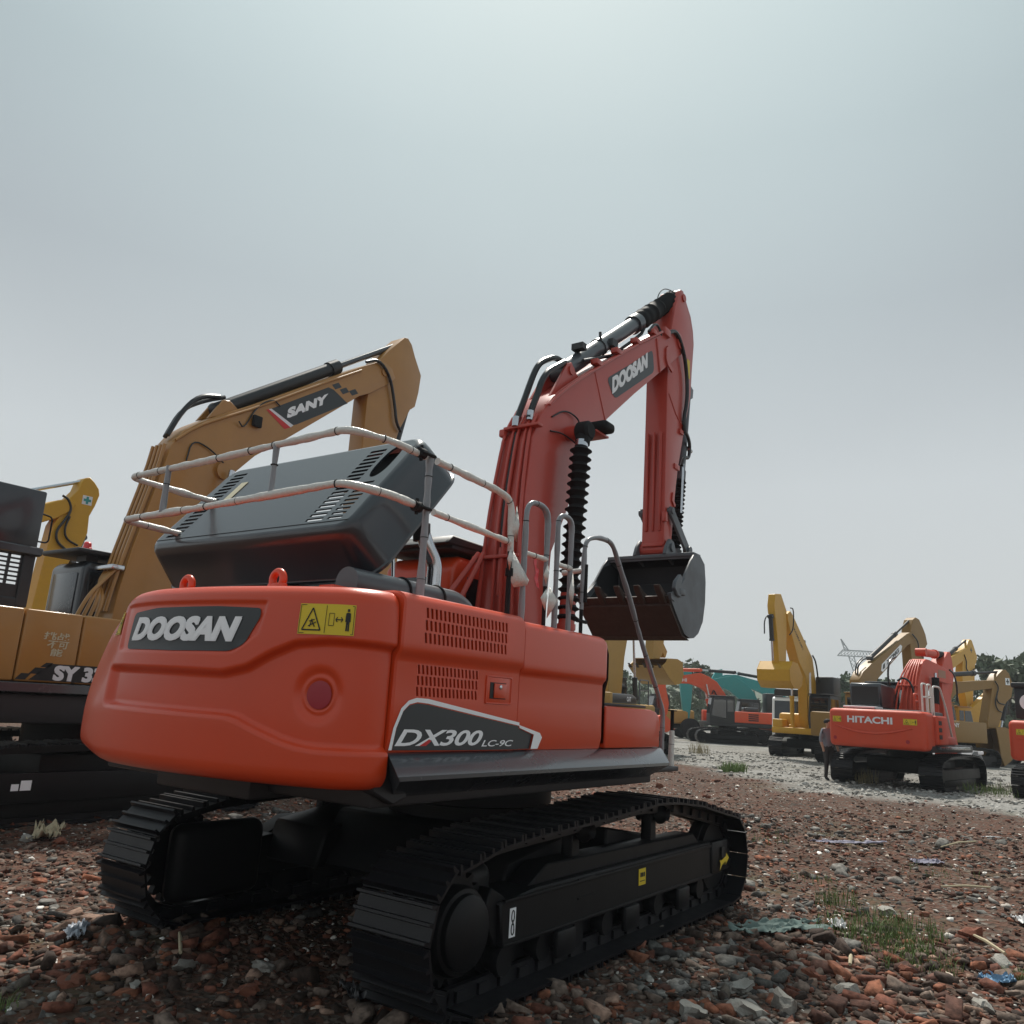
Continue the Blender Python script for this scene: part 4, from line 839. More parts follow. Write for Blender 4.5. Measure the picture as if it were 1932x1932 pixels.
# arm cylinder
A = Vector((1.27, 0, 5.69)); Bv = Vector((4.52, 0, 8.19)); D = (Bv-A).normalized()
b = MB(); b.cyl(A, A+D*.2, .10); b.cyl(A+D*.15, A+D*2.42, .108, n=24); b.cyl(A+D*2.30, A+D*2.47, .135, n=24); b.cyl(A+D*1.1, A+D*1.16, .122, n=20); b.lathe((1.27, -.1, 5.69), (0, 1, 0), [(0, .1), (.2, .1)]); AC = b.build('arm_cylinder', CHROME, EX)
b = MB(); P_ = dense([A+D*2.45, Bv-D*.05], .05); b.tube(P_, [.118+.03*noise.noise(p*11)+.022*(i % 2) for i, p in enumerate(P_)], n=16); b.build('rod_cover', RUB, AC)
Nn = Vector((D.z, 0, -D.x))
b = MB(); b.tube(smoothpath([A+D*1.15+Nn*.16+Vector((0, -.08, 0)), A+D*2.3+Nn*.16+Vector((0, -.08, 0)), A+D*2.48+Nn*.1+Vector((0, -.08, 0))], 1), .024, n=8); b.tube([A+D*.35-Nn*.02+Vector((0, -.15, 0)), A+D*1.15+Nn*.14+Vector((0, -.12, 0))], .022, n=8)
b.tube([A+D*1.0-Nn*.11+Vector((0, -.12, 0)), A+D*1.05-Nn*.2+Vector((0, -.12, 0))], .02, n=8); b.box(0, .1, -.14, .02, 0, .08, M=Matrix.Translation(A+D*.45-Nn*.16)); b.box(0, .14, -.16, -.02, 0, .1, M=Matrix.Translation(A+D*1.22+Nn*.02))
b.build('cylinder_pipe', DKPL, AC)
hose('hydraulic_hose', [A+D*4.0-Nn*.13, A+D*3.75-Nn*.22, A+D*3.5-Nn*.20, A+D*3.35-Nn*.1], .008)
hose('hydraulic_hose', [(3.2, -.2, 7.0), (3.4, -.2, 7.22), (3.55, -.2, 7.2), (3.6, -.2, 7.1)], .02)
# ---- arm
arm = [(4.34, 8.20), (4.44, 8.22), (4.60, 8.05), (4.74, 7.92), (4.84, 7.70), (4.87, 7.49), (4.80, 7.0), (4.76, 6.60), (4.54, 6.01), (4.31, 5.32), (4.22, 4.89), (4.16, 4.5), (4.10, 4.10), (4.02, 3.99), (3.87, 3.99), (3.86, 4.17), (3.87, 4.81), (3.90, 6.02), (3.91, 6.76), (4.0, 7.3), (4.16, 7.85), (4.30, 8.14)]
b = MB(); b.prism(arm, -.17, .17, bev=.014, seg=2)
for z_ in (): pass
ARM = b.build('arm', RED2, EX, ang=30)
b = MB()
for y_ in (-.10, .0, .10): b.box(3.835, 3.875, y_-.018, y_+.018, 4.3, 5.75, bev=.012)
b.box(3.83, 3.88, -.16, .16, 4.08, 4.13, bev=.01); b.lathe((3.96, -.2, 4.05), (0, 1, 0), [(0, .10), (.4, .10)], n=20)
b.box(4.32, 4.44, -.20, -.165, 5.86, 5.93, bev=.01); b.box(4.16, 4.33, -.19, -.165, 5.28, 5.36, bev=.01); b.prism([(4.10, 4.90), (4.14, 4.92), (4.13, 4.80), (4.20, 4.74), (4.17, 4.70), (4.08, 4.78)], -.19, -.165)
b.tube([(3.95, -.172, 6.35), (4.2, -.172, 6.12), (4.50, -.172, 5.97)], .010, n=6); b.cyl((4.45, -.19, 8.10), (4.45, .19, 8.10), .06)
b.box(3.80, 3.87, -.22, -.16, 4.42, 4.56, bev=.01); split_build(b, 'arm_fitting', RED2, ARM)
b = MB(); b.box(4.60, 4.70, -.176, -.1725, 6.85, 7.15); b.build('arm_label', STICK, ARM, smooth=False)
hose('hydraulic_hose', [(3.78, -.22, 7.22), (4.05, -.24, 7.38), (4.35, -.24, 7.1), (4.50, -.22, 6.75), (4.50, -.22, 6.40), (4.42, -.2, 6.1), (4.48, -.2, 5.9)], .030)
hose('hydraulic_hose', [(4.48, -.2, 5.95), (4.72, -.15, 5.92), (4.90, -.1, 5.85), (4.86, -.1, 5.62), (4.68, -.1, 5.62), (4.60, -.1, 5.45)], .026)
b = MB(); b.cyl((4.66, -.1, 5.5), (4.60, -.1, 4.72), .016, n=8); b.cyl((4.86, -.08, 5.80), (4.98, -.08, 5.78), .035, n=8); b.build('arm_pipe', STEEL, ARM)
# bucket cylinder
A = Vector((4.98, 0, 6.75)); Bv = Vector((4.58, 0, 4.18)); D = (Bv-A).normalized(); b = MB(); b.cyl(A, A+D*1.45, .075, n=18); b.cyl(A+D*1.35, A+D*1.5, .09, n=18); b.prism([(4.74, 6.9), (5.02, 6.80), (5.0, 6.66), (4.74, 6.5)], -.1, -.06); b.prism([(4.74, 6.9), (5.02, 6.80), (5.0, 6.66), (4.74, 6.5)], .06, .1); BC = b.build('bucket_cylinder', CHROME, EX)
b = MB(); L = (Bv-A).length-1.5; prof_ = []; n = 16
for i in range(n): prof_ += [(L*i/n, .068), (L*(i+.5)/n, .105)]
b.lathe(A+D*1.5, D, prof_+[(L, .06)], n=18); b.build('bellows', RUB, BC)
# links
b = MB()
for y_ in (-.22, .22):
    b.prism([(3.93, 4.66), (4.02, 4.66), (4.62, 4.18), (4.58, 4.08), (4.50, 4.08), (3.92, 4.54)], y_-.02, y_+.02, bev=.01)
    b.cyl((3.97, y_-.04, 4.60), (3.97, y_+.04, 4.60), .05); b.cyl((4.56, y_-.05, 4.14), (4.56, y_+.05, 4.14), .06)
b.build('side_link', BUCK, EX)
b = MB(); b.prism([(4.50, 4.18), (4.62, 4.16), (4.36, 3.82), (4.26, 3.86)], -.12, .12, bev=.015); b.cyl((4.31, -.16, 3.86), (4.31, .16, 3.86), .06); b.build('push_link', BUCK, EX)
# ---- bucket
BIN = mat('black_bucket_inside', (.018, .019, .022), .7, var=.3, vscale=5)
sheet = [(3.78, 3.90), (3.95, 3.93), (4.10, 3.84), (4.14, 3.60), (4.12, 3.31), (4.04, 3.05), (3.89, 2.88), (3.75, 2.81), (3.60, 2.79), (3.44, 2.83), (3.25, 2.99), (3.05, 3.18)]
mouth = [(3.05, 3.18), (2.98, 3.27), (3.12, 3.30), (3.29, 3.42), (3.45, 3.60), (3.62, 3.80), (3.74, 3.91)]
b = MB(); k = len(sheet); inn = []
for i, p in enumerate(sheet):
    a_, c_ = sheet[max(i-1, 0)], sheet[min(i+1, k-1)]; t_ = Vector((c_[0]-a_[0], c_[1]-a_[1])).normalized(); inn.append((p[0]+(-t_.y)*-.025*-1*-1, p[1]+t_.x*-.025))
W_ = .63
prs = sheet+inn[::-1]; b.prism(prs, -W_, W_)
for y_ in (-.65, .65):
    b.prism(sheet+mouth[1:], y_-.015, y_+.015, bev=.004)
    b.prism([(3.0, 3.22), (2.98, 3.29), (3.14, 3.33), (3.30, 3.44), (3.42, 3.55), (3.46, 3.48), (3.30, 3.34), (3.10, 3.20)], y_-.028, y_+.028)
b.box(3.76, 4.0, -.65, .65, 3.90, 3.955, bev=.012)
BK = b.build('bucket', BUCK, EX, ang=35)
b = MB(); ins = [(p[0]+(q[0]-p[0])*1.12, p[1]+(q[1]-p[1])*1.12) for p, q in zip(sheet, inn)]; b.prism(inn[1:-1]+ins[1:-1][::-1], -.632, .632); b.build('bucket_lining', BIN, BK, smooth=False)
b = MB()
for y_ in (-.634, .632): b.prism([(3.85, 3.86), (4.08, 3.80), (4.08, 3.31), (3.86, 2.9), (3.6, 2.83), (3.45, 2.87), (3.1, 3.2), (3.3, 3.43), (3.62, 3.78)], y_-.001, y_+.003)
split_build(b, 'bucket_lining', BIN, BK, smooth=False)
b = MB()
for y_ in (-.225, .225):
    b.prism([(3.74, 3.95), (4.40, 3.72), (4.42, 3.90), (4.30, 3.99), (4.14, 3.98), (4.02, 4.17), (3.90, 4.19), (3.80, 4.08)], y_-.025, y_+.025, bev=.01); b.cyl((3.94, y_-.05, 4.07), (3.94, y_+.05, 4.07), .06)
b.build('bucket_ear', BUCK, BK)
b = MB(); b.box(-.01, .01, -.60, .60, -.16, .16)
b = MB(); b.prism([(3.42, 2.815), (3.62, 2.775), (3.62, 2.765), (3.40, 2.80), (3.02, 3.14), (3.03, 3.17), (3.22, 3.0)], -.645, .645); b.build('wear_plate', RUST, BK, smooth=False)
b = MB(); b.prism([(3.12, 3.10), (2.98, 3.22), (2.96, 3.25), (2.99, 3.265), (3.14, 3.15)], -.64, .64); b.build('cutting_edge', RUST, BK, smooth=False)
for i in range(5):
    y_ = -.56+i*.28; b = MB(); b.prism([(3.12, 3.14), (3.0, 3.17), (2.84, 3.31), (2.80, 3.38), (2.86, 3.375), (2.96, 3.32), (3.06, 3.29), (3.10, 3.22)], y_-.042, y_+.042, bev=.012); b.build('bucket_tooth', RUST, BK)
for y_ in (-.69, .69):
    b = MB(); b.prism([(3.10, 3.28), (3.02, 3.36), (3.06, 3.46), (3.20, 3.56), (3.26, 3.52), (3.22, 3.42), (3.28, 3.36), (3.20, 3.26)], y_-.025, y_+.025, bev=.01); b.box(3.16, 3.34, y_-.03, y_+.03, 3.30, 3.38, bev=.01); b.build('side_cutter', BUCK, BK)
# ---- model decal on the right side
fs1 = lambda off: (lambda u, v: (u, YB-off, v))
fr_ = MB(); outl = [(-2.742, 1.535), (-2.715, 1.66), (-2.66, 1.775), (-2.60, 1.822), (-2.53, 1.84), (-2.42, 1.838), (-1.405, 1.712), (-1.405, 1.695), (-1.13, 1.642), (-1.10, 1.61), (-1.155, 1.53), (-1.245, 1.53), (-1.21, 1.63), (-1.40, 1.675), (-1.405, 1.69), (-2.42, 1.81), (-2.52, 1.815), (-2.59, 1.80), (-2.64, 1.76), (-2.69, 1.66), (-2.715, 1.535)]
polyfill(fr_, outl, fs1(.0165)); fr_.build('decal_border', LGREY, EX, smooth=False, recalc=False)
dk = MB(); polyfill(dk, [(-2.71, 1.535), (-2.685, 1.66), (-2.64, 1.755), (-2.59, 1.793), (-2.52, 1.808), (-2.42, 1.803), (-1.41, 1.685), (-1.41, 1.528), (-2.0, 1.528)], fs1(.0150)); DK = dk.build('model_decal', DECAL, EX, smooth=False, recalc=False)
dk = MB(); polyfill(dk, [(-1.40, 1.53), (-1.40, 1.672), (-1.215, 1.628), (-1.25, 1.53)], fs1(.0035)); dk.build('model_decal', DECAL, EX, smooth=False, recalc=False)
word('decal_text', 'DX300', lambda u, v: (-2.695+u, YB-.018, 1.557+v), .86, .098, LGREY, DK, shear=.35, bold=.022, spacing=.95)
word('decal_text', 'LC-9C', lambda u, v: (-1.845+u, YB-.018, 1.550+v), .37, .042, LGREY, DK, shear=.3, bold=.012, spacing=.95)
dk = MB(); polyfill(dk, [(-2.475, 1.557), (-2.415, 1.557), (-2.365, 1.585), (-2.385, 1.597)], fs1(.0185)); dk.build('decal_flash', VRED, DK, smooth=False, recalc=False)

# ------------------------------------------------------------------ the other machines
def simple_track(E, sy, L, yc, w, H, parts=True, xo=0, mt=SHOE, mtf=BLACK, n=44):
    r = H*.43
    p = track_path(xo-L+r, r+.03, r, xo+L-r, r+.02, r-.01, [(xo-L*.6, H*.96), (xo-.1*L, H), (xo+.35*L, H), (xo+L*.7, H*.95)])
    x, z, a, pt = closed_resample(p, n); mb = MB()
    for x_, z_, a_ in zip(x, z, a):
        M_ = Matrix.Translation((x_, yc, z_)) @ Matrix.Rotation(-a_, 4, 'Y'); q = pt
        b_ = shoe_bm(q*.99, w, gh=.03); v0 = len(mb.v); mb.add([M_ @ Vector(v) for v in b_.v], b_.f)
        mb.box(-q*.5, q*.5, -.1, .1, -.09, .0, M=M_)
    ch = mb.build('track_chain', mt, E, smooth=False)
    if not parts: return ch
    b = MB(); b.prism([(xo-L+r*1.4, H*.30), (xo+L-r*.6, H*.30), (xo+L-r*.7, H*.62), (xo-L+r*1.4, H*.62)], yc-w*.3, yc+w*.3, bev=.02); b.box(xo-L+r*2, xo+L-r*1.4, yc-w*.2, yc+w*.2, H*.1, H*.32, bev=.02)
    b.build('track_frame', mtf, E)
    b = MB(); b.lathe((xo-L+r, yc-w*.34, r+.03), (0, 1, 0), [(0, r*.45), (.05, r*.6), (w*.34, r*.78), (w*.63, r*.6), (w*.68, r*.45)], n=22); b.build('sprocket', BLACK, E)
    b = MB(); b.lathe((xo+L-r, yc-.1, r+.02), (0, 1, 0), [(0, r*.5), (.0, r*.78), (.2, r*.78), (.2, r*.5)], n=22); b.build('idler_wheel', BLACK, E)
    return ch
def undercarriage(E, L=2.2, G=1.2, w=.6, H=.88, yawu=0, xo=0, mtf=BLACK, mt=SHOE):
    """tracks, cross frame and slew ring; yawu turns them against the upper body"""
    par = E
    if yawu:
        par = None
    obs0 = set(bpy.data.objects)
    for sy in (-1, 1): simple_track(E, sy, L, sy*G, w, H, xo=xo, mt=mt, mtf=mtf)
    b = MB(); b.box(xo-.9, xo+.9, -G+.2, G-.2, H*.4, H*.85, bev=.05); b.build('car_body', mtf, E)
    b = MB(); b.lathe((xo, 0, H*.8), (0, 0, 1), [(0, .6), (H*.42, .6)], n=28); b.build('slew_ring', BLACK, E)
    if yawu:
        for o in set(bpy.data.objects)-obs0: o.rotation_euler.z = yawu
def cyl_part(E, a, b_, r, mt, name, split=.55, rod=STEEL, y=0):
    A, B_ = Vector(a), Vector(b_); D = B_-A; m_ = MB(); m_.cyl(A, A+D*split, r, n=16); m_.cyl(A+D*(split-.04), A+D*(split+.01), r*1.18, n=16)
    m_.lathe(A-Vector((0, r*1.2, 0)), (0, 1, 0), [(0, r), (r*2.4, r)], n=12); o = m_.build(name, mt, E)
    m_ = MB(); m_.cyl(A+D*split, B_, r*.5, n=12); m_.build('piston_rod', rod, o); return o
def cwgen(E, x0, x1, hw_, z0, z1, mt, R=3.2, bev=.12):
    """counterweight: curved rear, rounded edges"""
    b = bmesh.new(); pts = []
    for i in range(17):
        y_ = -hw_+2*hw_*i/16; pts.append((-math.sqrt(max(R*R-y_*y_, 0))+R+x0, y_))
    pts = pts+[(x1, hw_), (x1, -hw_)]
    lo = [b.verts.new((x_, y_, z0)) for x_, y_ in pts]; hi = [b.verts.new((x_, y_, z1)) for x_, y_ in pts]; n = len(pts)
    b.faces.new(lo[::-1]); b.faces.new(hi)
    for i in range(n): b.faces.new((lo[i], lo[(i+1) % n], hi[(i+1) % n], hi[i]))
    bmesh.ops.recalc_face_normals(b, faces=b.faces[:])
    bmesh.ops.bevel(b, geom=[e for e in b.edges if e.calc_face_angle(0) > .5], offset=bev, segments=4, profile=.5, affect='EDGES', clamp_overlap=True)
    m_ = MB(); m_.bm(b); return m_.build('counterweight', mt, E, ang=50)
def cab_gen(E, x0, x1, y0, y1, z0, z1, mt, lean=.15, win=True, roofmt=None):
    b = MB(); b.prism([(x0, z0), (x1, z0), (x1, z0+.6), (x1-lean, z1-.1), (x1-lean-.12, z1), (x0+.06, z1), (x0, z1-.08)], y0, y1, bev=.05, seg=2); o = b.build('cab', mt, E)
    b = MB(); zc = z0+(z1-z0)*.45
    for y_, s_ in ((y0-.006, 1), (y1+.006, -1)):
        b.prism([(x0+.10, zc), (x0+.50, zc), (x0+.50, z1-.18), (x0+.12, z1-.18)], y_-.005, y_+.005); b.prism([(x0+.58, z0+.35), (x1-.10, z0+.5), (x1-lean-.12, z1-.18), (x0+.58, z1-.18)], y_-.005, y_+.005)
    b.box(x0-.01, x0+.005, y0+.12, y1-.12, zc, z1-.18); b.prism([(x1-.01, z0+.62), (x1+.012, z0+.62), (x1-lean+.012, z1-.14), (x1-lean-.01, z1-.14)], y0+.08, y1-.08)
    b.build('window', GLASS, o, smooth=False)
    b = MB(); b.box(x0-.04, x1-lean+.02, y0-.02, y1+.02, z1-.005, z1+.05, bev=.02); b.build('cab_roof', roofmt or mt, o)
    return o
def bucket_gen(E, outl, hw_, mt, teeth=None):
    """outl: closed side outline, first half = sheet, given as (sheet, mouth)"""
    sheet, mouth = outl; b = MB(); inn = []
    for i, p in enumerate(sheet):
        a_, c_ = sheet[max(i-1, 0)], sheet[min(i+1, len(sheet)-1)]; t_ = Vector((c_[0]-a_[0], c_[1]-a_[1])).normalized(); inn.append((p[0]-t_.y*.03*SGNB, p[1]+t_.x*.03*SGNB))
    b.prism(sheet+inn[::-1], -hw_, hw_)
    for y_ in (-hw_, hw_): b.prism(sheet+mouth, y_-.02, y_+.02)
    o = b.build('bucket', mt, E, ang=35)
    tip = sheet[-1]; pv = sheet[-2]; d = Vector((tip[0]-pv[0], tip[1]-pv[1])).normalized()
    for i in range(5):
        y_ = -hw_+.1+i*(2*hw_-.2)/4; b = MB(); n_ = Vector((-d.y, d.x))*.04; t_ = Vector(tip); e_ = t_+d*.2
        b.prism([tuple(t_-d*.08+n_), tuple(e_), tuple(t_-d*.08-n_)], y_-.05, y_+.05); b.build('bucket_tooth', RUST, o, smooth=False)
    return o
SGNB = -1
def hose_p(E, pts, r=.025, it=2, mt=HOSE): b = MB(); b.tube(smoothpath(pts, it), r, n=7); return b.build('hydraulic_hose', mt, E)
def panels(E, x0, x1, y_, z0, z1, mt, nm='engine_door', dep=.5, bev=.05, louv=None):
    s_ = 1 if y_ > 0 else -1; b = MB(); b.box(x0, x1, min(y_, y_-s_*dep), max(y_, y_-s_*dep), z0, z1, bev=bev, seg=3); o = b.build(nm, mt, E)
    if louv:
        for (a, c, d, e, nn) in louv:
            b = MB(); h = (e-d)/nn
            for i in range(nn): b.box(a, c, y_-.004*s_*-1-.006, y_-.004*s_*-1+.006, d+i*h, d+i*h+h*.62)
            b.build('louvre', INK, o, smooth=False)
    return o

# --- golden-brown neighbour on the left
SY = empty('excavator', (.3, 7.9, 0), 0, 'golden brown excavator with dark boom decal standing to the left behind the big red one', 'excavator', 'excavators parked in the yard')
undercarriage(SY, L=2.55, G=1.38, w=.62, H=1.0)
for yy_ in (-1.38,):
    b = MB(); b.box(-1.7, 2.0, yy_-.30, yy_-.26, .30, .66, bev=.01); fr_ = b.build('track_frame', BLACK, SY)
    b = MB(); b.box(-1.33, -1.20, yy_-.306, yy_-.302, .45, .57); b.box(-1.44, -1.35, yy_-.306, yy_-.302, .45, .53); b.build('label_plate', LGREY, fr_, smooth=False)
b = MB(); b.box(-2.9, 1.7, -1.42, 1.42, 1.25, 1.62, bev=.03); b.build('upper_frame', DKPL, SY)
b = MB(); b.prism([(-2.6, 1.765), (1.9, 1.765), (2.0, 1.64), (-2.5, 1.64)], -1.56, -1.45, bev=.01); b.build('side_skirt', SKIRT, SY)
for x0_, x1_ in ((-2.8, -1.57), (-1.56, -.80), (-.79, .30)): panels(SY, x0_, x1_-.008, -1.5, 1.775, 2.70, BROWN, bev=.03)
panels(SY, -2.8, .1, 1.5, 1.3, 2.6, BROWN); b = MB(); b.box(-2.7, .25, -1.2, 1.2, 1.6, 2.66, bev=.03); b.build('engine_deck', DKPL, SY)
cwgen(SY, -3.4, -2.8, 1.48, 1.3, 2.7, BROWN)
yv = -1.5; f_ = lambda u, v: (u, yv-.004, v)
dk = MB(); polyfill(dk, [(-1.39, 1.80), (-1.14, 2.02), (.25, 2.03), (.25, 1.79)], f_); SD = dk.build('model_decal', INK, SY, smooth=False, recalc=False)
dk = MB()
for x_, z_ in ((-1.56, 1.80), (-1.40, 1.88), (-1.27, 1.97)): polyfill(dk, [(x_, z_), (x_+.13-(.02 if z_ > 1.9 else 0), z_), (x_+.19-(.03 if z_ > 1.9 else 0), z_+.08-(.02 if z_ > 1.9 else 0)), (x_+.07, z_+.08-(.02 if z_ > 1.9 else 0))], f_)
dk.build('chequer_decal', INK, SY, smooth=False, recalc=False)
word('decal_text', 'SY 335', lambda u, v: (-1.09+u, yv-.008, 1.805+v), .82, .20, WHITE, SD, fat=.008, bold=.03, shear=.05)
for i, (t_, z_, w_) in enumerate((('挑战', 2.33, .34), ('不可', 2.22, .28), ('能', 2.12, .16))):
    word('slogan_text', t_, lambda u, v, z_=z_, i=i: (-1.30+.06*i+u+v*.1, yv-.006, z_+v), w_, .10, CREAM, SY, bold=.02)
sy_top = [(.22, 2.2), (.30, 3.2), (.42, 3.95), (.72, 5.35), (.80, 5.80), (1.0, 6.12), (1.25, 6.34), (1.65, 6.62), (2.35, 7.07), (3.69, 7.99), (4.86, 8.78), (5.4, 9.12), (5.62, 9.18), (5.85, 9.12), (5.98, 8.94)]
sy_bot = [(5.76, 8.71), (5.24, 8.31), (4.94, 8.14), (3.13, 6.60), (2.50, 6.09), (2.15, 5.70), (1.86, 5.35), (1.6, 4.55), (1.38, 3.43), (1.1, 2.4), (.8, 1.95), (.4, 1.95)]
b = MB(); b.prism(sy_top+sy_bot, -.27, .27, bev=.02, seg=2); SB = b.build('boom', BROWN, SY, ang=30)
b = MB(); polyfill(b, [(2.72, 7.10), (4.05, 8.02), (4.20, 8.02), (4.62, 7.86), (3.35, 6.98), (3.24, 6.93)], lambda u, v: (u, -.274, v)); sdk = b.build('boom_decal', DECAL, SB, smooth=False, recalc=False)
b = MB(); polyfill(b, [(2.66, 7.07), (2.72, 7.10), (3.28, 6.94), (3.22, 6.88)], lambda u, v: (u, -.275, v)); b.build('decal_stripe', WHITE, sdk, smooth=False, recalc=False)
b = MB(); polyfill(b, [(2.60, 7.04), (2.66, 7.07), (3.22, 6.88), (3.08, 6.80)], lambda u, v: (u, -.275, v)); b.build('decal_stripe', VRED, sdk, smooth=False, recalc=False)
b = MB()
for x_, z_ in ((4.14, 8.11), (4.36, 8.08), (4.62, 8.14)): polyfill(b, [(x_, z_), (x_+.17, z_+.11), (x_+.27, z_+.04), (x_+.10, z_-.07)], lambda u, v: (u, -.274, v))
b.build('chequer_decal', DECAL, SB, smooth=False, recalc=False)
word('decal_text', 'SANY', lambda u, v: (3.10+u*.86+v*.0, -.278, 7.02+u*.58+v), 1.12, .22, LGREY, sdk, bold=.07, spacing=1.02)
b = MB(); b.cyl((1.86, -.33, 5.62), (1.86, .33, 5.62), .16, n=20); b.cyl((5.62, -.30, 8.95), (5.62, .30, 8.95), .10); split_build(b, 'boom_boss', BROWN, SB)
for s_ in (-1, 1): cyl_part(SY, (1.5, s_*.45, 2.0), (1.92, s_*.45, 5.62), .11, BROWN, 'boom_cylinder', .52)
cyl_part(SY, (1.78, 0, 6.82), (6.32, 0, 9.99), .135, DKPL, 'arm_cylinder', .58, CHROME)
b = MB()
for y_ in (-.16, .16): b.prism([(1.45, 6.5), (1.72, 6.95), (1.86, 6.98), (2.1, 6.85)], y_-.03, y_+.03, bev=.01)
b.build('cylinder_bracket', BROWN, SB)
sarm = [(6.20, 10.05), (6.32, 10.09), (6.47, 9.98), (6.62, 9.72), (6.88, 9.35), (6.84, 8.9), (6.76, 8.52), (6.61, 8.40), (6.20, 7.58), (5.92, 6.77), (5.75, 6.0), (5.60, 5.5), (5.4, 5.5), (5.2, 6.0), (4.85, 6.95), (4.95, 7.82), (5.02, 8.2), (5.33, 9.03), (5.75, 9.55)]
b = MB(); b.prism([(6.20, 10.05), (6.32, 10.09), (6.47, 9.98), (6.62, 9.72), (6.88, 9.35), (6.84, 8.9), (6.76, 8.52), (6.61, 8.40), (6.30, 7.78), (6.05, 6.9), (5.80, 5.8), (5.62, 5.2), (5.30, 5.2), (5.22, 6.0), (5.22, 7.0), (5.22, 8.2), (5.36, 9.03), (5.75, 9.55)], -.22, .22, bev=.02, seg=2); SA = b.build('arm', BROWN, SY, ang=30)
b = MB(); b.box(5.35, 5.62, -.226, -.222, 6.62, 6.95); b.build('arm_label', STICK, SA, smooth=False)
cyl_part(SY, (6.66, 0, 8.55), (6.0, 0, 5.8), .11, DKPL, 'bucket_cylinder', .6)
bucket_gen(SY, ([(5.35, 5.2), (5.9, 5.15), (6.2, 4.8), (6.15, 4.3), (5.8, 3.95), (5.2, 4.05), (4.75, 4.35)], [(4.9, 4.6), (5.2, 5.0)]), .6, BROWN)
hose_p(SY, [(.80, -.1, 6.0), (1.0, -.1, 6.5), (1.3, -.05, 6.9), (1.75, 0, 7.05)], .045); hose_p(SY, [(.85, .05, 6.0), (1.1, .1, 6.6), (1.5, .1, 6.9), (1.9, .05, 7.1)], .04)
hose_p(SY, [(5.0, -.3, 8.95), (5.35, -.32, 9.15), (5.75, -.32, 8.9), (6.0, -.3, 8.3), (6.1, -.3, 7.9), (6.3, -.28, 7.75)], .035)
hose_p(SY, [(2.9, -.3, 7.2), (2.7, -.3, 7.3), (2.35, -.3, 7.0), (2.15, -.3, 6.5), (2.0, -.34, 6.6)], .014); hose_p(SY, [(1.1, -.3, 5.6), (1.15, -.3, 6.0), (1.5, -.3, 5.95), (1.8, -.34, 5.75)], .014)
b = MB(); b.box(2.30, 2.50, -.36, -.29, 6.62, 6.84, bev=.02); b.build('work_lamp', RUB, SY)
for i, y_ in enumerate((-.20, -.10, .02, .14)):
    b = MB(); b.tube(smoothpath([(.18, y_, 2.9), (.25, y_, 3.4), (.36, y_, 3.95), (.66, y_, 5.35), (.72, y_, 5.8)], 1), .032, n=7); b.build('hydraulic_pipe', BROWN, SY)
for i in range(4): hose_p(SY, [(-.35+.1*i, -.35, 2.7), (-.2+.08*i, -.35, 3.1), (.05+.03*i, -.22+.1*i, 3.35), (.26, -.2+.1*i, 3.6)], .03, mt=BROWN)
b = MB(); b.box(.12, .34, -.28, .24, 3.56, 3.64, bev=.015); b.build('pipe_clamp', STEEL, SY)
pipe2 = MB(); pipe2.tube(smoothpath([(.85, -.29, 5.9), (1.2, -.29, 6.25), (1.65, -.29, 6.55), (2.4, -.29, 7.02), (3.7, -.29, 7.92), (4.9, -.29, 8.72)], 1), .025, n=7); pipe2.build('side_pipe', BROWN, SY)
ca = MB(); ca.prism([(.02, 1.7), (1.95, 1.7), (1.95, 2.3), (1.75, 3.6), (1.6, 3.72), (.12, 3.72), (.02, 3.62)], .38, 1.40, bev=.06, seg=3); CA = ca.build('cab', GREY, SY)
b = MB(); b.box(.14, 1.68, .368, .384, 2.2, 3.55, bev=.02); b.build('window', GLASS, CA)
b = MB(); b.box(.0, .022, .50, 1.26, 2.75, 3.52, bev=.012); b.build('rear_panel', SKIRT, CA)
b = MB(); b.box(-.15, 1.7, .30, 1.48, 3.82, 3.90, bev=.03); b.box(.1, .3, .5, .8, 3.72, 3.82); b.build('roof_visor', DKPL, CA)
b = MB(); b.lathe((.15, .62, 3.90), (0, 0, 1), [(0, .075), (.05, .08), (.06, .065), (.13, .06), (.15, .04)], n=16); b.build('beacon', BEAC, SY)
# its raised engine hood with a grille under it
b = MB(); b.box(-2.75, -1.36, -1.02, -.96, 3.52, 4.36, bev=.03); b.prism([(-2.75, 3.44), (-1.32, 3.44), (-1.30, 3.56), (-2.75, 3.58)], -1.10, -.95, bev=.02); HD = b.build('engine_hood', GREY, SY)
b = MB(); b.tube(roundpath([(-1.38, -.98, 4.05), (-1.22, -.98, 4.03), (-1.22, -.98, 3.66), (-1.38, -.98, 3.66)], .06), .012, n=8); b.build('handle', RUB, HD)
b = MB(); b.box(0, 0, 0, 0, 0, 0) if False else None
def lattice(b, x0, x1, z0, z1, y_, nx_, nz_, fx=.8, fz=.62, dep=.03):
    cw_, ch = (x1-x0)/nx_, (z1-z0)/nz_
    for j in range(nz_):
        for i in range(nx_):
            a, c = x0+i*cw_, z0+j*ch; mx, mz = a+cw_/2, c+ch/2; hx, hz = cw_*fx/2, ch*fz/2
            oc = [(a, c), (a+cw_, c), (a+cw_, c+ch), (a, c+ch)]; sc = [(mx-hx, mz-hz), (mx+hx, mz-hz), (mx+hx, mz+hz), (mx-hx, mz+hz)]
            b.add([(p[0], y_, p[1]) for p in oc]+[(p[0], y_, p[1]) for p in sc]+[(p[0], y_+dep, p[1]) for p in sc], [(k, (k+1) % 4, 4+(k+1) % 4, 4+k) for k in range(4)]+[(4+k, 4+(k+1) % 4, 8+(k+1) % 4, 8+k) for k in range(4)])
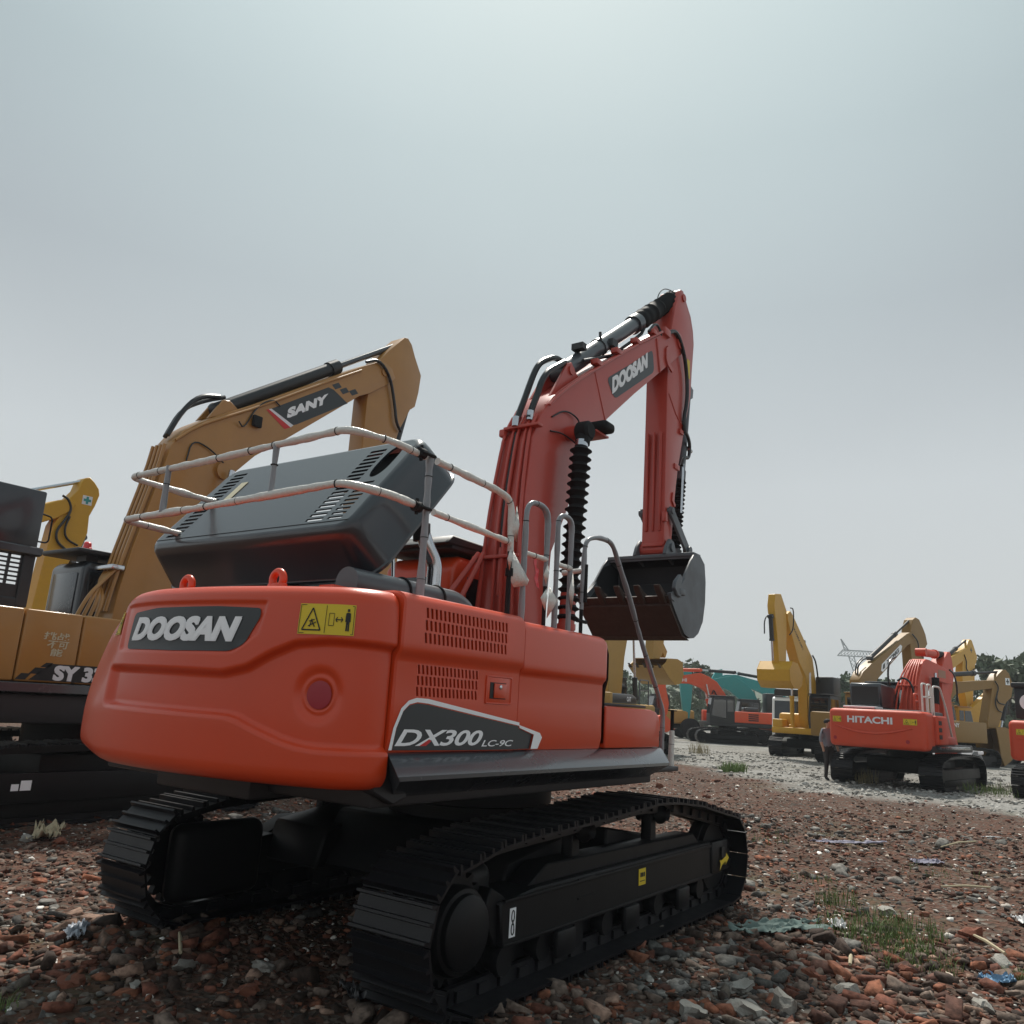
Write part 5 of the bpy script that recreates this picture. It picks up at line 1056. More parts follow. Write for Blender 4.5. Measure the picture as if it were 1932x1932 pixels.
b = MB(); lattice(b, -2.5, -1.52, 3.02, 3.44, -1.0, 6, 7); lattice(b, -2.5, -1.7, 2.86, 3.02, -1.0, 6, 2, .55, .75); b.box(-1.52, -1.36, -1.03, -.93, 2.74, 3.46, bev=.02); b.box(-2.5, -1.40, -1.02, -.94, 2.66, 2.86, bev=.02); b.box(-1.7, -1.5, -1.0, -.97, 2.8, 3.02)
b.build('hood_grille', DKPL, SY, smooth=False)

# --- yellow one behind it
Y2 = empty('excavator', (0, 15, 0), 0, 'yellow excavator with a green cross on its arm, behind the golden brown one', 'excavator', 'excavators parked in the yard')
undercarriage(Y2, L=2.2, H=.9); b = MB(); b.box(-2.9, 1.4, -1.35, 1.35, 1.1, 1.5, bev=.03); b.build('upper_frame', YEL, Y2)
b = MB(); b.box(-2.9, 0, -1.35, 1.35, 1.5, 2.2, bev=.1, seg=3); b.build('engine_cover', YEL, Y2); cab_gen(Y2, .2, 1.9, .4, 1.35, 1.4, 3.0, YEL)
b = MB(); b.prism([(-.5, 1.8), (-.9, 3.2), (-.6, 4.5), (.2, 5.1), (1.2, 5.4), (2.31, 5.66), (2.77, 5.92), (3.05, 6.03), (3.2, 5.9), (3.08, 5.71), (2.81, 5.49), (2.35, 5.24), (1.2, 4.9), (.4, 4.5), (.0, 3.6), (.1, 1.8)], -.25, .25, bev=.02); b.build('boom', YEL, Y2, ang=30)
b = MB(); b.prism([(3.26, 6.50), (3.32, 6.60), (3.43, 6.66), (3.57, 6.56), (3.70, 6.42), (3.74, 6.28), (3.68, 6.0), (3.58, 5.71), (3.61, 5.30), (3.53, 4.96), (3.35, 4.7), (3.2, 4.2), (3.04, 3.3), (2.9, 2.6), (2.6, 2.6), (2.65, 3.32), (2.72, 4.36), (2.79, 5.33), (2.84, 5.46), (3.05, 6.04), (3.21, 6.28)], -.2, .2, bev=.015); YA = b.build('arm', YEL, Y2, ang=30)
cyl_part(Y2, (1.0, 0, 5.5), (3.37, 0, 6.56), .09, CHROME, 'arm_cylinder', .3)
b = MB(); b.box(3.34, 3.58, -.206, -.202, 5.97, 6.19); wp = b.build('cross_sticker', WHITE, YA, smooth=False)
b = MB(); b.box(3.43, 3.49, -.212, -.208, 5.99, 6.17); b.box(3.37, 3.55, -.2135, -.2095, 6.05, 6.11); b.build('green_cross', TEAL, wp, smooth=False)
hose_p(Y2, [(2.85, -.25, 6.05), (3.0, -.25, 6.0), (3.12, -.25, 5.75), (2.98, -.25, 5.45), (2.85, -.25, 5.2), (2.9, -.25, 4.95), (3.15, -.25, 4.8)], .03); hose_p(Y2, [(3.1, -.25, 5.6), (3.02, -.25, 5.3), (3.1, -.25, 5.05), (3.4, -.25, 4.95)], .025)
cyl_part(Y2, (3.6, 0, 5.2), (3.2, 0, 3.2), .08, CHROME, 'bucket_cylinder')
bucket_gen(Y2, ([(2.6, 2.6), (3.1, 2.6), (3.4, 2.2), (3.2, 1.7), (2.7, 1.5), (2.1, 1.8)], [(2.4, 2.3)]), .5, YEL)

# --- orange-red machine with the white HITACHI lettering
def hit_cw(E, x0, hw_, z0, z1, mt, full=True):
    cw_ = cwgen(E, x0, -2.0, hw_, z0, z1, mt, R=4.5, bev=.13); 
    xs_ = lambda y_: x0+4.5-math.sqrt(4.5**2-y_*y_)
    def st(yc, w_, zc, h_):
        warn_sticker(lambda u, v: (xs_(yc+w_/2-u*w_)-.006, yc+w_/2-u*w_, zc+v*h_), cw_, lambda u, v: (xs_(yc+w_/2-u*w_)-.010, yc+w_/2-u*w_, zc+v*h_), None)
    return cw_, xs_, st
HB = empty('excavator', (21.31, -.18, .2), -.13, 'orange-red excavator seen from behind, white capital letters across its counterweight', 'excavator', 'excavators parked in the yard')
undercarriage(HB, L=2.25, G=1.18, w=.60, H=.93)
cw_, xs_, st = hit_cw(HB, -3.0, 1.30, 1.05, 2.08, OR1)
word('lettering', 'HITACHI', lambda u, v: (xs_(.72-u)-.008, .72-u, 1.70+v), 1.22, .185, WHITE, cw_, bold=.035)
st(1.03, .26, 1.70, .16); st(-.93, .33, 1.71, .16)
b = MB()
for i in range(14):
    t0, t1 = i/14, (i+1)/14; g_ = lambda t: (1.12-2.1*t, 1.62-.16*math.sin(PI*t)); (a, z_), (c, w_) = g_(t0), g_(t1); h0, h1 = .035*math.sin(PI*t0), .035*math.sin(PI*t1)
    b.add([(xs_(a)-.012, a, z_+.02), (xs_(c)-.012, c, w_+.02), (xs_(c)-.035, c, w_-h1), (xs_(a)-.035, a, z_-h0), (xs_(c)+.01, c, w_-h1-.02), (xs_(a)+.01, a, z_-h0-.02)], [(0, 1, 2, 3), (3, 2, 4, 5)])
b.build('swage_line', OR1, cw_)
for yy_ in (1.10, -.85):
    b = MB(); b.lathe((xs_(yy_)-.01, yy_, 1.27), (1, 0, 0), [(0, .05), (.01, .05)], n=14); b.build('red_plug', REFL, cw_)
panels(HB, -2.05, -1.1, -1.38, 1.22, 2.0, OR1, louv=[(-1.98, -1.72, 1.38, 1.94, 3)], bev=.06)
panels(HB, -1.08, .1, -1.25, 1.22, 1.45, OR1, nm='tool_box'); panels(HB, -2.05, .2, 1.38, 1.22, 2.0, OR1)
b = MB(); b.box(-2.4, 1.6, -1.3, 1.3, 1.02, 1.22, bev=.02); b.build('upper_frame', DKPL, HB)
b = MB(); b.box(-2.0, .9, -1.42, -1.3, 1.10, 1.19, bev=.02); b.build('side_skirt', SKIRT, HB)
b = MB(); b.box(-2.1, -.1, -1.0, 1.0, 1.9, 2.12, bev=.05, seg=2); b.build('engine_deck', DKPL, HB)
b = MB(); b.box(-2.1, -1.4, .25, 1.15, 2.12, 2.18, bev=.02); b.build('tarpaulin', WHITE, HB)
cab_gen(HB, .25, 1.85, .35, 1.30, 1.25, 2.95, GREY)
b = MB(); b.prism([(-1.45, 2.14), (-.2, 2.14), (-.2, 2.80), (-1.45, 2.87), (-1.5, 2.8)], .27, 1.17, bev=.04); hb = b.build('raised_box', GREY, HB)
b = MB(); b.box(-1.51, -1.49, .34, 1.10, 2.25, 2.76, bev=.01); b.build('box_panel', INK, hb, smooth=False)
hb_top = [(-.30, 1.9), (-.20, 2.4), (.13, 3.0), (.45, 3.42), (.75, 3.66), (1.05, 3.76), (1.4, 3.76), (2.6, 3.66), (3.5, 3.56), (3.85, 3.48), (3.92, 3.3)]
hb_bot = [(3.80, 3.15), (3.2, 3.12), (2.25, 3.16), (1.6, 3.10), (1.2, 2.9), (.9, 2.5), (.6, 2.0), (.3, 1.8)]
b = MB(); b.prism(hb_top+hb_bot, -.30, .14, bev=.02, hw=lambda x, z: .32 if z < 2.3 else .22); HBB = b.build('boom', OR1, HB, ang=30)
b = MB(); b.box(2.2, 3.0, -.306, -.3015, 3.28, 3.52); b.build('boom_decal', mat('faded_decal', (.33, .17, .10), .6), HBB, smooth=False)
for i, y_ in enumerate((-.26, -.15, -.04, .08, .20, .30)):
    b = MB(); b.tube(smoothpath([(-.36, y_*1.2, 2.15), (-.24, y_*1.1, 2.5), (.06, y_*.85-.03, 3.05), (.38, y_*.65-.07, 3.46), (.7, y_*.5-.09, 3.70)], 2), .024, n=7); b.build('hydraulic_pipe', OR1, HB)
b = MB(); b.box(-.10, .06, -.3, .24, 2.86, 2.90, bev=.01); b.build('pipe_clamp', OR1, HB)
b = MB(); b.prism([(3.85, 4.22), (4.1, 4.24), (4.25, 4.0), (4.40, 3.5), (4.05, 2.9), (3.85, 2.7), (4.10, 1.64), (4.5, .78), (3.12, .78), (2.98, 1.6), (2.88, 2.7), (2.95, 3.6), (3.3, 3.9)], -.2, .2, bev=.02); b.build('arm', OR1, HB, ang=30)
o = cyl_part(HB, (1.6, 0, 4.02), (4.15, 0, 4.12), .13, OR1, 'arm_cylinder', .55, RUB); b = MB(); b.cyl((3.0, 0, 4.08), (4.1, 0, 4.12), .12, n=14); b.build('rod_cover', RUB, o)
for s_ in (-1, 1):
    cyl_part(HB, (1.1, s_*.45, 1.7), (1.35, s_*.45, 3.35), .09, OR1, 'boom_cylinder', .5); 
    b = MB(); b.cyl((1.2, s_*.45, 2.4), (1.33, s_*.45, 3.2), .11, n=14); b.build('bellows', RUB, HB)
hose_p(HB, [(-.5, .3, 2.6), (-.6, .35, 3.1), (-.4, .35, 3.6), (.1, .3, 3.75)], .03); hose_p(HB, [(-.5, .1, 3.0), (-.6, -.1, 3.1), (-.55, -.3, 2.95), (-.45, -.35, 2.5)], .03)
hose_p(HB, [(3.6, -.28, 3.6), (4.0, -.3, 3.5), (4.35, -.28, 3.1), (4.35, -.25, 2.6)], .03)
b = MB(); b.box(4.9, 5.6, -.65, .65, .9, 1.0, bev=.02); b.build('bucket_lip', LGREY, HB)
bucket_gen(HB, ([(3.8, .8), (4.4, 1.0), (5.3, 1.0), (5.6, .6), (5.7, .0), (5.2, -.1), (4.5, .0)], [(4.2, .4)]), .62, BUCK)
def u_rail(E, x0, x1, y_, z0, z1, mt=WRAP, r=.035, mid=True):
    b = MB(); b.tube(roundpath([(x0, y_, z0), (x0, y_, z1), (x1, y_, z1), (x1, y_, z0)], .1), r, n=8)
    if mid: b.tube([(x0, y_, (z0*.4+z1*.6)), (x1, y_, (z0*.4+z1*.6))], r*.9, n=8)
    b.build('grab_rail', mt, E)
u_rail(HB, -2.0, -1.6, -1.0, 1.95, 2.86, r=.028); u_rail(HB, -1.5, -1.2, -1.0, 1.95, 2.86, r=.028)
b = MB(); b.tube(roundpath([(-1.0, -1.0, 1.65), (-1.0, -1.0, 2.84), (-.3, -1.0, 2.84), (.05, -1.05, 2.2), (.35, -1.1, 1.3)], .15), .028, n=8); b.build('step_handrail', WRAP, HB)
u_rail(HB, -1.2, -.9, -.55, 2.1, 2.6, OR1)

# --- the one cut by the right edge
HR = empty('excavator', (22.15, -3.33, .2), -.15, 'orange-red excavator cut off by the right edge with a dark raised box on top', 'excavator', 'excavators parked in the yard')
undercarriage(HR, L=2.25, G=1.15, w=.60, H=.85); HRo = -1.28
cw_, xs_, st = hit_cw(HR, -3.0, 1.30, .97, 1.99, OR1)
for o in list(HR.children): pass
st(.95, .30, 1.62, .15)
b = MB()
b.tube([(xs_(y_)-.004, y_, 1.53) for y_ in np.linspace(-1.1, 1.1, 12)], .012, n=6); b.build('swage_line', OR1, cw_)
b = MB(); b.box(-2.2, 1.6, -1.3, 1.3, 1.0, 1.25, bev=.02); b.build('upper_frame', DKPL, HR)
b = MB(); b.box(-2.1, .1, -1.25, 1.25, 1.25, 2.0, bev=.08, seg=2); b.build('engine_cover', OR1, HR); cab_gen(HR, .3, 1.9, .35, 1.30, 1.25, 2.95, OR1)
b = MB(); b.box(-2.05, -.9, .2, 1.26, 2.05, 2.86, bev=.03); b.box(-2.15, -.8, .15, 1.31, 2.86, 3.0, bev=.04); rb = b.build('raised_box', DKPL, HR)
b = MB(); b.lathe((-2.06, .92, 2.48), (-1, 0, 0), [(0, .22), (.01, .22)], n=24); b.build('white_disc', LGREY, rb)
b = MB(); b.lathe((-2.075, .90, 2.48), (-1, 0, 0), [(0, .05), (.01, .05)], n=14); b.build('disc_hub', INK, rb)
b = MB(); b.prism([(-.3, 1.9), (-.5, 3.2), (.3, 3.9), (3.2, 3.7), (3.3, 3.3), (.8, 3.2), (.4, 1.9)], -.8, -.3, bev=.02); b.build('boom', OR1, HR); b = MB(); b.prism([(3.4, 4.2), (3.8, 3.6), (3.9, .9), (3.4, .9), (3.0, 3.4)], -.75, -.4, bev=.02); b.build('arm', OR1, HR)
HR.location = Vector((22.15, -3.33, .2))+Vector((math.sin(-.15)*1.28, -math.cos(-.15)*1.28, 0))

# --- yellow one facing the camera
KO = empty('excavator', (36.71, 6.9, .2), 3.09, 'yellow excavator facing the camera with its bucket raised in front of the boom', 'excavator', 'excavators parked in the yard')
undercarriage(KO, L=2.3, G=1.20, w=.62, H=.95, yawu=.1, xo=-.1)
b = MB(); b.box(-2.7, 1.7, -1.35, 1.45, 1.05, 1.35, bev=.05); b.build('upper_frame', YEL, KO)
panels(KO, -2.7, 1.6, -1.35, 1.15, 1.72, YEL, nm='tool_box'); b = MB(); b.box(-2.8, .9, -1.3, 1.35, 1.3, 2.04, bev=.15, seg=3); b.build('engine_cover', YEL, KO)
cab_gen(KO, .05, 1.62, .42, 1.42, 1.33, 2.95, DKPL)
b = MB(); b.box(-1.4, -.2, .2, 1.1, 2.3, 3.9, bev=.08); b.build('raised_hood', DKPL, KO)
b = MB(); b.prism([(.2, 1.3), (-.42, 3.0), (.0, 4.3), (.17, 4.78), (.61, 5.08), (2.86, 6.62), (3.2, 6.78), (3.6, 6.6), (3.57, 6.3), (3.3, 5.9), (2.2, 4.45), (1.35, 3.9), (1.1, 3.2), (1.1, 1.8), (.9, 1.3)], -.23, .23, bev=.02); kb = b.build('boom', YEL, KO, ang=30)
for s_ in (-1, 1):
    for i, (a, c) in enumerate(((1.15, .0), (1.5, .25), (1.85, .5), (2.2, .72))): pass
word('boom_lettering', 'KOMATSU', lambda u, v: (2.75-u*.82+v*.4, .235, 6.05-u*.60-v*.5), 1.5, .22, INK, kb, bold=.03)
b = MB(); b.prism([(4.25, 7.46), (5.0, 7.36), (5.16, 6.8), (5.0, 6.1), (4.8, 5.2), (4.66, 3.78), (4.0, 3.78), (3.75, 4.4), (3.62, 5.6), (3.55, 6.74)], -.17, .17, bev=.02); b.build('arm', YEL, KO, ang=30)
cyl_part(KO, (1.0, 0, 5.5), (4.3, 0, 7.2), .12, DKPL, 'arm_cylinder'); cyl_part(KO, (5.2, 0, 6.3), (5.0, 0, 4.3), .1, DKPL, 'bucket_cylinder')
for s_ in (-1, 1): cyl_part(KO, (1.35, s_*.45, 1.4), (1.3, s_*.45, 4.0), .1, YEL, 'boom_cylinder')
bucket_gen(KO, ([(3.9, 4.25), (4.6, 4.3), (5.0, 3.9), (4.95, 3.4), (4.5, 3.1), (3.8, 3.1), (3.4, 3.3)], [(3.3, 3.7)]), .75, YEL)
hose_p(KO, [(3.4, .3, 6.9), (3.1, .35, 6.9), (3.2, .35, 5.9), (3.6, .3, 5.6)], .03); hose_p(KO, [(4.6, -.25, 6.5), (5.2, -.3, 6.2), (5.2, -.3, 5.5)], .03); hose_p(KO, [(.5, .33, 4.9), (.2, .4, 4.6), (-.1, .4, 3.6)], .04)
b = MB(); 
for z_ in (1.55, 1.75, 1.95, 2.15, 2.35, 2.55): b.tube([(1.66, .5, z_), (1.66, 1.3, z_)], .012, n=5)
b.build('window_guard', RUB, KO)
b = MB(); b.box(-2.2, -1.5, -1.1, -.5, 2.9, 3.0); b.build('exhaust_cover', DKPL, KO)

# --- far orange one facing left
HF = empty('excavator', (47.53, 14.68, .2), 2.19, 'orange excavator far back facing left with dark cab, its boom arching left', 'excavator', 'excavators parked in the yard')
undercarriage(HF, L=2.35, G=1.2, w=.6, H=.93, xo=.5)
b = MB(); b.box(-2.3, 2.0, -1.3, 1.4, 1.1, 1.36, bev=.03); b.build('upper_frame', DKPL, HF)
panels(HF, -2.1, .45, 1.42, 1.36, 2.06, OR2, louv=[(-1.1, -.45, 1.5, 1.98, 4)]); cwgen(HF, -2.7, -1.9, 1.35, 1.0, 2.08, OR2); panels(HF, -2.1, 1.9, -1.4, 1.36, 2.06, OR2)
b = MB(); b.box(-1.2, -.3, .3, 1.1, 2.06, 2.35, bev=.05); b.build('engine_deck', GREY, HF)
cab_gen(HF, .4, 2.02, .45, 1.42, 1.25, 2.95, DKPL)
b = MB(); b.prism([(.6, 1.8), (.4, 2.6), (.75, 3.2), (1.25, 3.88), (1.80, 4.2), (2.35, 4.42), (3.2, 4.25), (4.12, 4.09), (4.9, 3.98), (5.1, 3.8), (4.9, 3.6), (4.12, 3.66), (3.03, 3.68), (2.34, 3.46), (1.93, 3.18), (1.6, 2.7), (1.4, 1.8)], -.23, .23, bev=.02); fb = b.build('boom', OR2, HF, ang=30)
word('boom_lettering', 'HITACHI', lambda u, v: (4.55-u, .235, 3.76+u*.02+v), 1.3, .22, WHITE, fb, bold=.02)
b = MB(); b.prism([(4.7, 4.55), (5.0, 4.5), (5.25, 4.0), (5.2, 3.5), (4.95, 2.25), (4.75, 1.6), (4.5, 1.6), (4.4, 2.3), (4.62, 3.4), (4.5, 4.1)], -.2, .2, bev=.02); b.build('arm', OR2, HF, ang=30); cyl_part(HF, (2.3, 0, 4.6), (4.8, 0, 4.5), .11, OR2, 'arm_cylinder')
for s_ in (-1, 1): cyl_part(HF, (1.5, s_*.4, 1.6), (2.0, s_*.4, 3.7), .09, OR2, 'boom_cylinder')
bucket_gen(HF, ([(4.7, 1.6), (5.1, 1.5), (5.3, 1.1), (5.1, .6), (4.6, .5), (4.1, .7)], [(4.3, 1.2)]), .55, OR2)
hose_p(HF, [(1.3, .3, 3.0), (1.5, .3, 3.4), (1.6, .3, 3.1)], .04)

# --- two teal ones behind it
def teal(loc, boom, arm, label, body=True, cyl=None):
    E = empty('excavator', loc, 2.19, label, 'excavator', 'excavators parked in the yard')
    undercarriage(E, L=2.3, G=1.2, w=.6, H=.93); b = MB(); b.box(-2.6, 1.7, -1.3, 1.3, 1.1, 1.4, bev=.03); b.build('upper_frame', DKPL, E)
    b = MB(); b.box(-2.2, -.2, -1.35, 1.35, 1.4, 2.1, bev=.1); b.build('engine_cover', TEAL, E); cwgen(E, -2.9, -2.2, 1.35, 1.1, 2.2, TEAL); cab_gen(E, .1, 1.7, .4, 1.35, 1.3, 2.95, DKPL)
    b = MB(); b.box(-1.6, -.4, .1, 1.1, 2.1, 3.5, bev=.05); b.build('raised_hood', DKPL, E)
    b = MB(); b.prism(boom, -.23, .23, bev=.02); b.build('boom', TEAL, E, ang=30); b = MB(); b.prism(arm, -.2, .2, bev=.02); b.build('arm', TEAL, E, ang=30)
    cyl_part(E, *cyl, .12, DKPL, 'arm_cylinder'); return E
T1 = teal((54.44, 15.6, .2), [(.4, 1.8), (-.03, 3.0), (.2, 3.5), (.64, 4.0), (1.2, 4.4), (1.78, 4.66), (3.07, 4.36), (4.5, 4.3), (4.95, 4.2), (4.9, 3.9), (4.0, 3.8), (2.92, 3.9), (2.0, 3.55), (1.3, 3.0), (1.1, 1.8)],
          [(4.82, 5.06), (5.28, 4.98), (5.55, 4.2), (5.62, 3.8), (5.40, 1.8), (5.33, 1.17), (4.95, 1.12), (4.82, 2.4), (4.72, 3.78), (4.75, 4.4)], 'teal excavator far back, its arm hanging down left of the far orange cab', cyl=((1.6, 0, 4.9), (5.0, 0, 4.95)))
T2 = teal((61.66, 16.1, .2), [(-.6, 1.8), (-.9, 2.6), (-.22, 3.85), (.61, 4.25), (1.77, 4.65), (3.61, 5.05), (4.5, 5.0), (5.29, 4.6), (5.29, 4.3), (3.45, 4.36), (1.78, 3.80), (.29, 3.2), (.2, 1.8)],
          [(4.7, 5.45), (5.15, 5.35), (5.5, 4.7), (5.3, 2.3), (4.9, 2.2), (4.6, 4.2)], 'teal excavator farthest back, pale boom rising behind the far orange one', cyl=((1.5, 0, 4.95), (4.9, 0, 5.35)))

# --- dull gold one with the white boom plate
XC = empty('excavator', (32.37, 3.1, .2), -.25, 'dull gold excavator behind the lettered orange-red one, white plate on its straight boom', 'excavator', 'excavators parked in the yard')
undercarriage(XC); b = MB(); b.box(-2.8, 1.5, -1.35, 1.35, 1.1, 2.1, bev=.08); b.build('engine_cover', GOLD, XC); cab_gen(XC, .2, 1.9, .4, 1.35, 1.4, 3.0, GOLD)
b = MB(); b.prism([(-1.2, 1.9), (-1.35, 2.7), (-1.5, 3.48), (-1.12, 3.86), (-.35, 4.24), (.5, 4.62), (3.3, 5.88), (3.9, 6.1), (4.05, 5.9), (3.85, 5.55), (3.2, 5.35), (.1, 3.6), (-.3, 2.8), (-.4, 1.9)], -.23, .23, bev=.02); xb = b.build('boom', GOLD, XC, ang=30)
b = MB(); polyfill(b, [(.45, 4.0), (.55, 4.30), (2.45, 5.32), (2.62, 5.26), (2.5, 5.04), (.62, 3.97)], lambda u, v: (u, -.236, v)); xp = b.build('boom_plate', LGREY, xb, smooth=False, recalc=False)
word('plate_text', 'XCMG', lambda u, v: (.98+u*.88, -.241, 4.28+u*.47+v*.9), 1.45, .22, DECAL, xp, bold=.05)
b = MB(); polyfill(b, [(.60, 4.07), (.66, 4.28), (.84, 4.37), (.82, 4.16)], lambda u, v: (u, -.240, v)); b.build('plate_mark', DECAL, xp, smooth=False, recalc=False)
b = MB(); b.prism([(3.95, 6.62), (4.25, 6.76), (4.6, 6.7), (5.0, 6.3), (5.2, 6.05), (5.36, 5.6), (5.12, 5.4), (4.9, 4.96), (4.6, 3.6), (4.4, 2.4), (4.0, 2.4), (3.6, 3.8), (3.55, 4.9), (3.52, 5.40), (3.62, 6.1)], -.22, .22, bev=.02); b.build('arm', GOLD, XC, ang=30)
cyl_part(XC, (-.05, 0, 4.52), (4.15, 0, 6.66), .10, DKPL, 'arm_cylinder', .6, DKPL); cyl_part(XC, (5.15, 0, 5.5), (4.9, 0, 3.2), .1, DKPL, 'bucket_cylinder', .7)
hose_p(XC, [(-1.4, -.1, 3.7), (-1.35, -.1, 4.1), (-.9, -.1, 4.4), (-.2, -.1, 4.5)], .035); hose_p(XC, [(-1.2, .1, 3.8), (-1.1, .1, 4.2), (-.5, .1, 4.5)], .03)
hose_p(XC, [(3.6, -.3, 5.9), (4.2, -.3, 5.6), (4.1, -.3, 5.1), (4.6, -.3, 4.9)], .03)
bucket_gen(XC, ([(4.0, 2.4), (4.5, 2.3), (4.8, 1.9), (4.6, 1.3), (4.0, 1.1), (3.4, 1.4)], [(3.7, 2.0)]), .55, GOLD)
b = MB(); b.prism([(-1.0, 2.1), (.2, 2.1), (.4, 2.9), (-.6, 3.0), (-1.1, 3.3)], -1.2, -.6, bev=.02); b.build('open_door', DKPL, XC)

# --- yellow with cross, and the two in front of each other at the right
Y9 = empty('excavator', (45.86, 1.78, .2), -.25, 'yellow excavator with a dark cross on its arm, peak showing above the drooping gold boom', 'excavator', 'excavators parked in the yard')
undercarriage(Y9); b = MB(); b.box(-2.8, 1.5, -1.35, 1.35, 1.1, 2.1, bev=.08); b.build('engine_cover', YEL, Y9); cab_gen(Y9, .2, 1.9, .4, 1.35, 1.4, 3.0, YEL)
b = MB(); b.prism([(-2.3, 1.9), (-2.2, 3.6), (-1.6, 4.8), (-.27, 5.6), (1.71, 6.2), (2.3, 6.4), (2.5, 6.2), (1.95, 5.8), (1.20, 5.42), (-.17, 4.95), (-1.2, 3.6), (-1.4, 1.9)], -.23, .23, bev=.02); b.build('boom', YEL, Y9, ang=30)
b = MB(); b.prism([(2.5, 6.75), (2.75, 6.88), (2.98, 6.84), (3.3, 6.4), (3.6, 5.92), (3.41, 5.6), (3.0, 5.2), (2.6, 3.6), (2.5, 2.4), (1.9, 2.4), (1.35, 4.0), (1.25, 4.6), (1.5, 5.6), (1.9, 6.1)], -.2, .2, bev=.02); ya = b.build('arm', YEL, Y9, ang=30)
b = MB(); b.box(2.62, 2.92, -.208, -.204, 6.22, 6.29); b.box(2.735, 2.805, -.212, -.209, 6.11, 6.40); b.build('cross_mark', DECAL, ya, smooth=False)
cyl_part(Y9, (-1.2, 0, 5.3), (2.6, 0, 6.8), .11, DKPL, 'arm_cylinder', .6, DKPL); cyl_part(Y9, (3.45, 0, 5.6), (3.0, 0, 3.6), .1, YEL, 'bucket_cylinder')
hose_p(Y9, [(1.6, -.25, 5.9), (1.9, -.25, 5.5), (1.7, -.25, 5.1), (2.3, -.25, 4.9), (2.9, -.25, 5.2)], .03)
bucket_gen(Y9, ([(1.95, 2.4), (2.5, 2.3), (2.8, 1.9), (2.6, 1.3), (2.0, 1.1), (1.4, 1.4)], [(1.7, 2.0)]), .55, YEL)
GD = empty('excavator', (39.79, 1.47, .2), -.45, 'dull gold excavator at the right, level boom and arm reaching down to the gravel', 'excavator', 'excavators parked in the yard')
undercarriage(GD, L=2.2); b = MB(); b.box(-2.8, 1.5, -1.35, 1.35, 1.1, 2.1, bev=.08); b.build('engine_cover', GOLD, GD); cab_gen(GD, .2, 1.9, .4, 1.35, 1.4, 3.0, GOLD)
word('door_lettering', 'SANY', lambda u, v: (-1.5+u, -1.356, 1.8+v), .8, .2, WHITE, GD, bold=.03)
b = MB(); b.prism([(-.7, 1.9), (-.6, 3.2), (0, 3.85), (.83, 4.02), (1.93, 4.09), (3.3, 4.22), (4.3, 4.3), (4.6, 4.15), (4.4, 3.92), (3.4, 3.78), (2.52, 3.68), (.92, 3.40), (.3, 2.9), (.1, 1.9)], -.23, .23, bev=.02); gb = b.build('boom', GOLD, GD, ang=30)
b = MB(); b.prism([(4.6, 4.6), (5.1, 4.90), (5.35, 4.9), (5.6, 4.75), (5.82, 4.3), (5.85, 4.0), (5.65, 3.5), (5.2, 3.25), (4.85, 2.9), (4.4, 2.1), (4.2, 1.85), (3.4, 1.8), (3.4, 2.2), (3.85, 3.4), (4.1, 4.1)], -.24, .24, bev=.02); ga = b.build('arm', GOLD, GD, ang=30)
b = MB(); b.box(5.2, 5.58, -.249, -.245, 4.12, 4.48); gw = b.build('cross_sticker', LGREY, ga, smooth=False); b = MB(); b.box(5.26, 5.52, -.255, -.251, 4.26, 4.34); b.box(5.35, 5.43, -.260, -.256, 4.16, 4.44); b.build('dark_cross', DECAL, gw, smooth=False)
cyl_part(GD, (.2, 0, 4.3), (5.05, 0, 4.78), .12, DKPL, 'arm_cylinder', .55, DKPL); cyl_part(GD, (5.65, 0, 3.6), (4.9, 0, 1.9), .11, DKPL, 'bucket_cylinder', .75)
hose_p(GD, [(4.2, -.3, 4.25), (4.5, -.3, 3.95), (4.2, -.3, 3.5), (4.3, -.3, 3.15), (4.9, -.3, 3.1)], .03); hose_p(GD, [(4.3, -.3, 3.6), (4.05, -.3, 3.2), (4.2, -.3, 2.8), (4.6, -.3, 2.7)], .03)
bucket_gen(GD, ([(3.45, 1.9), (4.2, 1.95), (4.9, 1.8), (5.15, 1.1), (5.0, .6), (4.5, .3), (3.95, .05)], [(3.7, .5), (3.6, 1.2)]), .6, GOLD)
YB_ = empty('excavator', (47.53, 1.2, .2), -.45, 'pale yellow excavator with brown cab roof, low behind the gold arm at the right', 'excavator', 'excavators parked in the yard')
undercarriage(YB_, L=2.3); cwgen(YB_, -3.2, -2.5, 1.35, 1.1, 2.0, YEL); panels(YB_, -2.5, 1.3, -1.4, 1.3, 1.95, YEL)
cab_gen(YB_, -2.9, -1.5, -1.3, -.4, 1.6, 2.9, YEL, roofmt=BROWN); b = MB(); b.box(-2.5, 1.6, -1.3, 1.3, 1.0, 1.3, bev=.03); b.build('upper_frame', DKPL, YB_)
b = MB(); b.prism([(-1.0, 2.0), (-.9, 2.4), (-.67, 2.62), (.95, 3.6), (1.9, 4.1), (2.3, 4.1), (2.2, 3.7), (1.79, 3.2), (.2, 2.1), (-.4, 1.9)], -.4, -.1, bev=.02); b.build('boom', YEL, YB_, ang=30); b = MB(); b.prism([(1.9, 4.3), (2.4, 4.2), (2.7, 3.6), (2.5, 1.2), (2.1, 1.2), (1.8, 3.6)], -.4, -.1, bev=.02); b.build('arm', YEL, YB_)

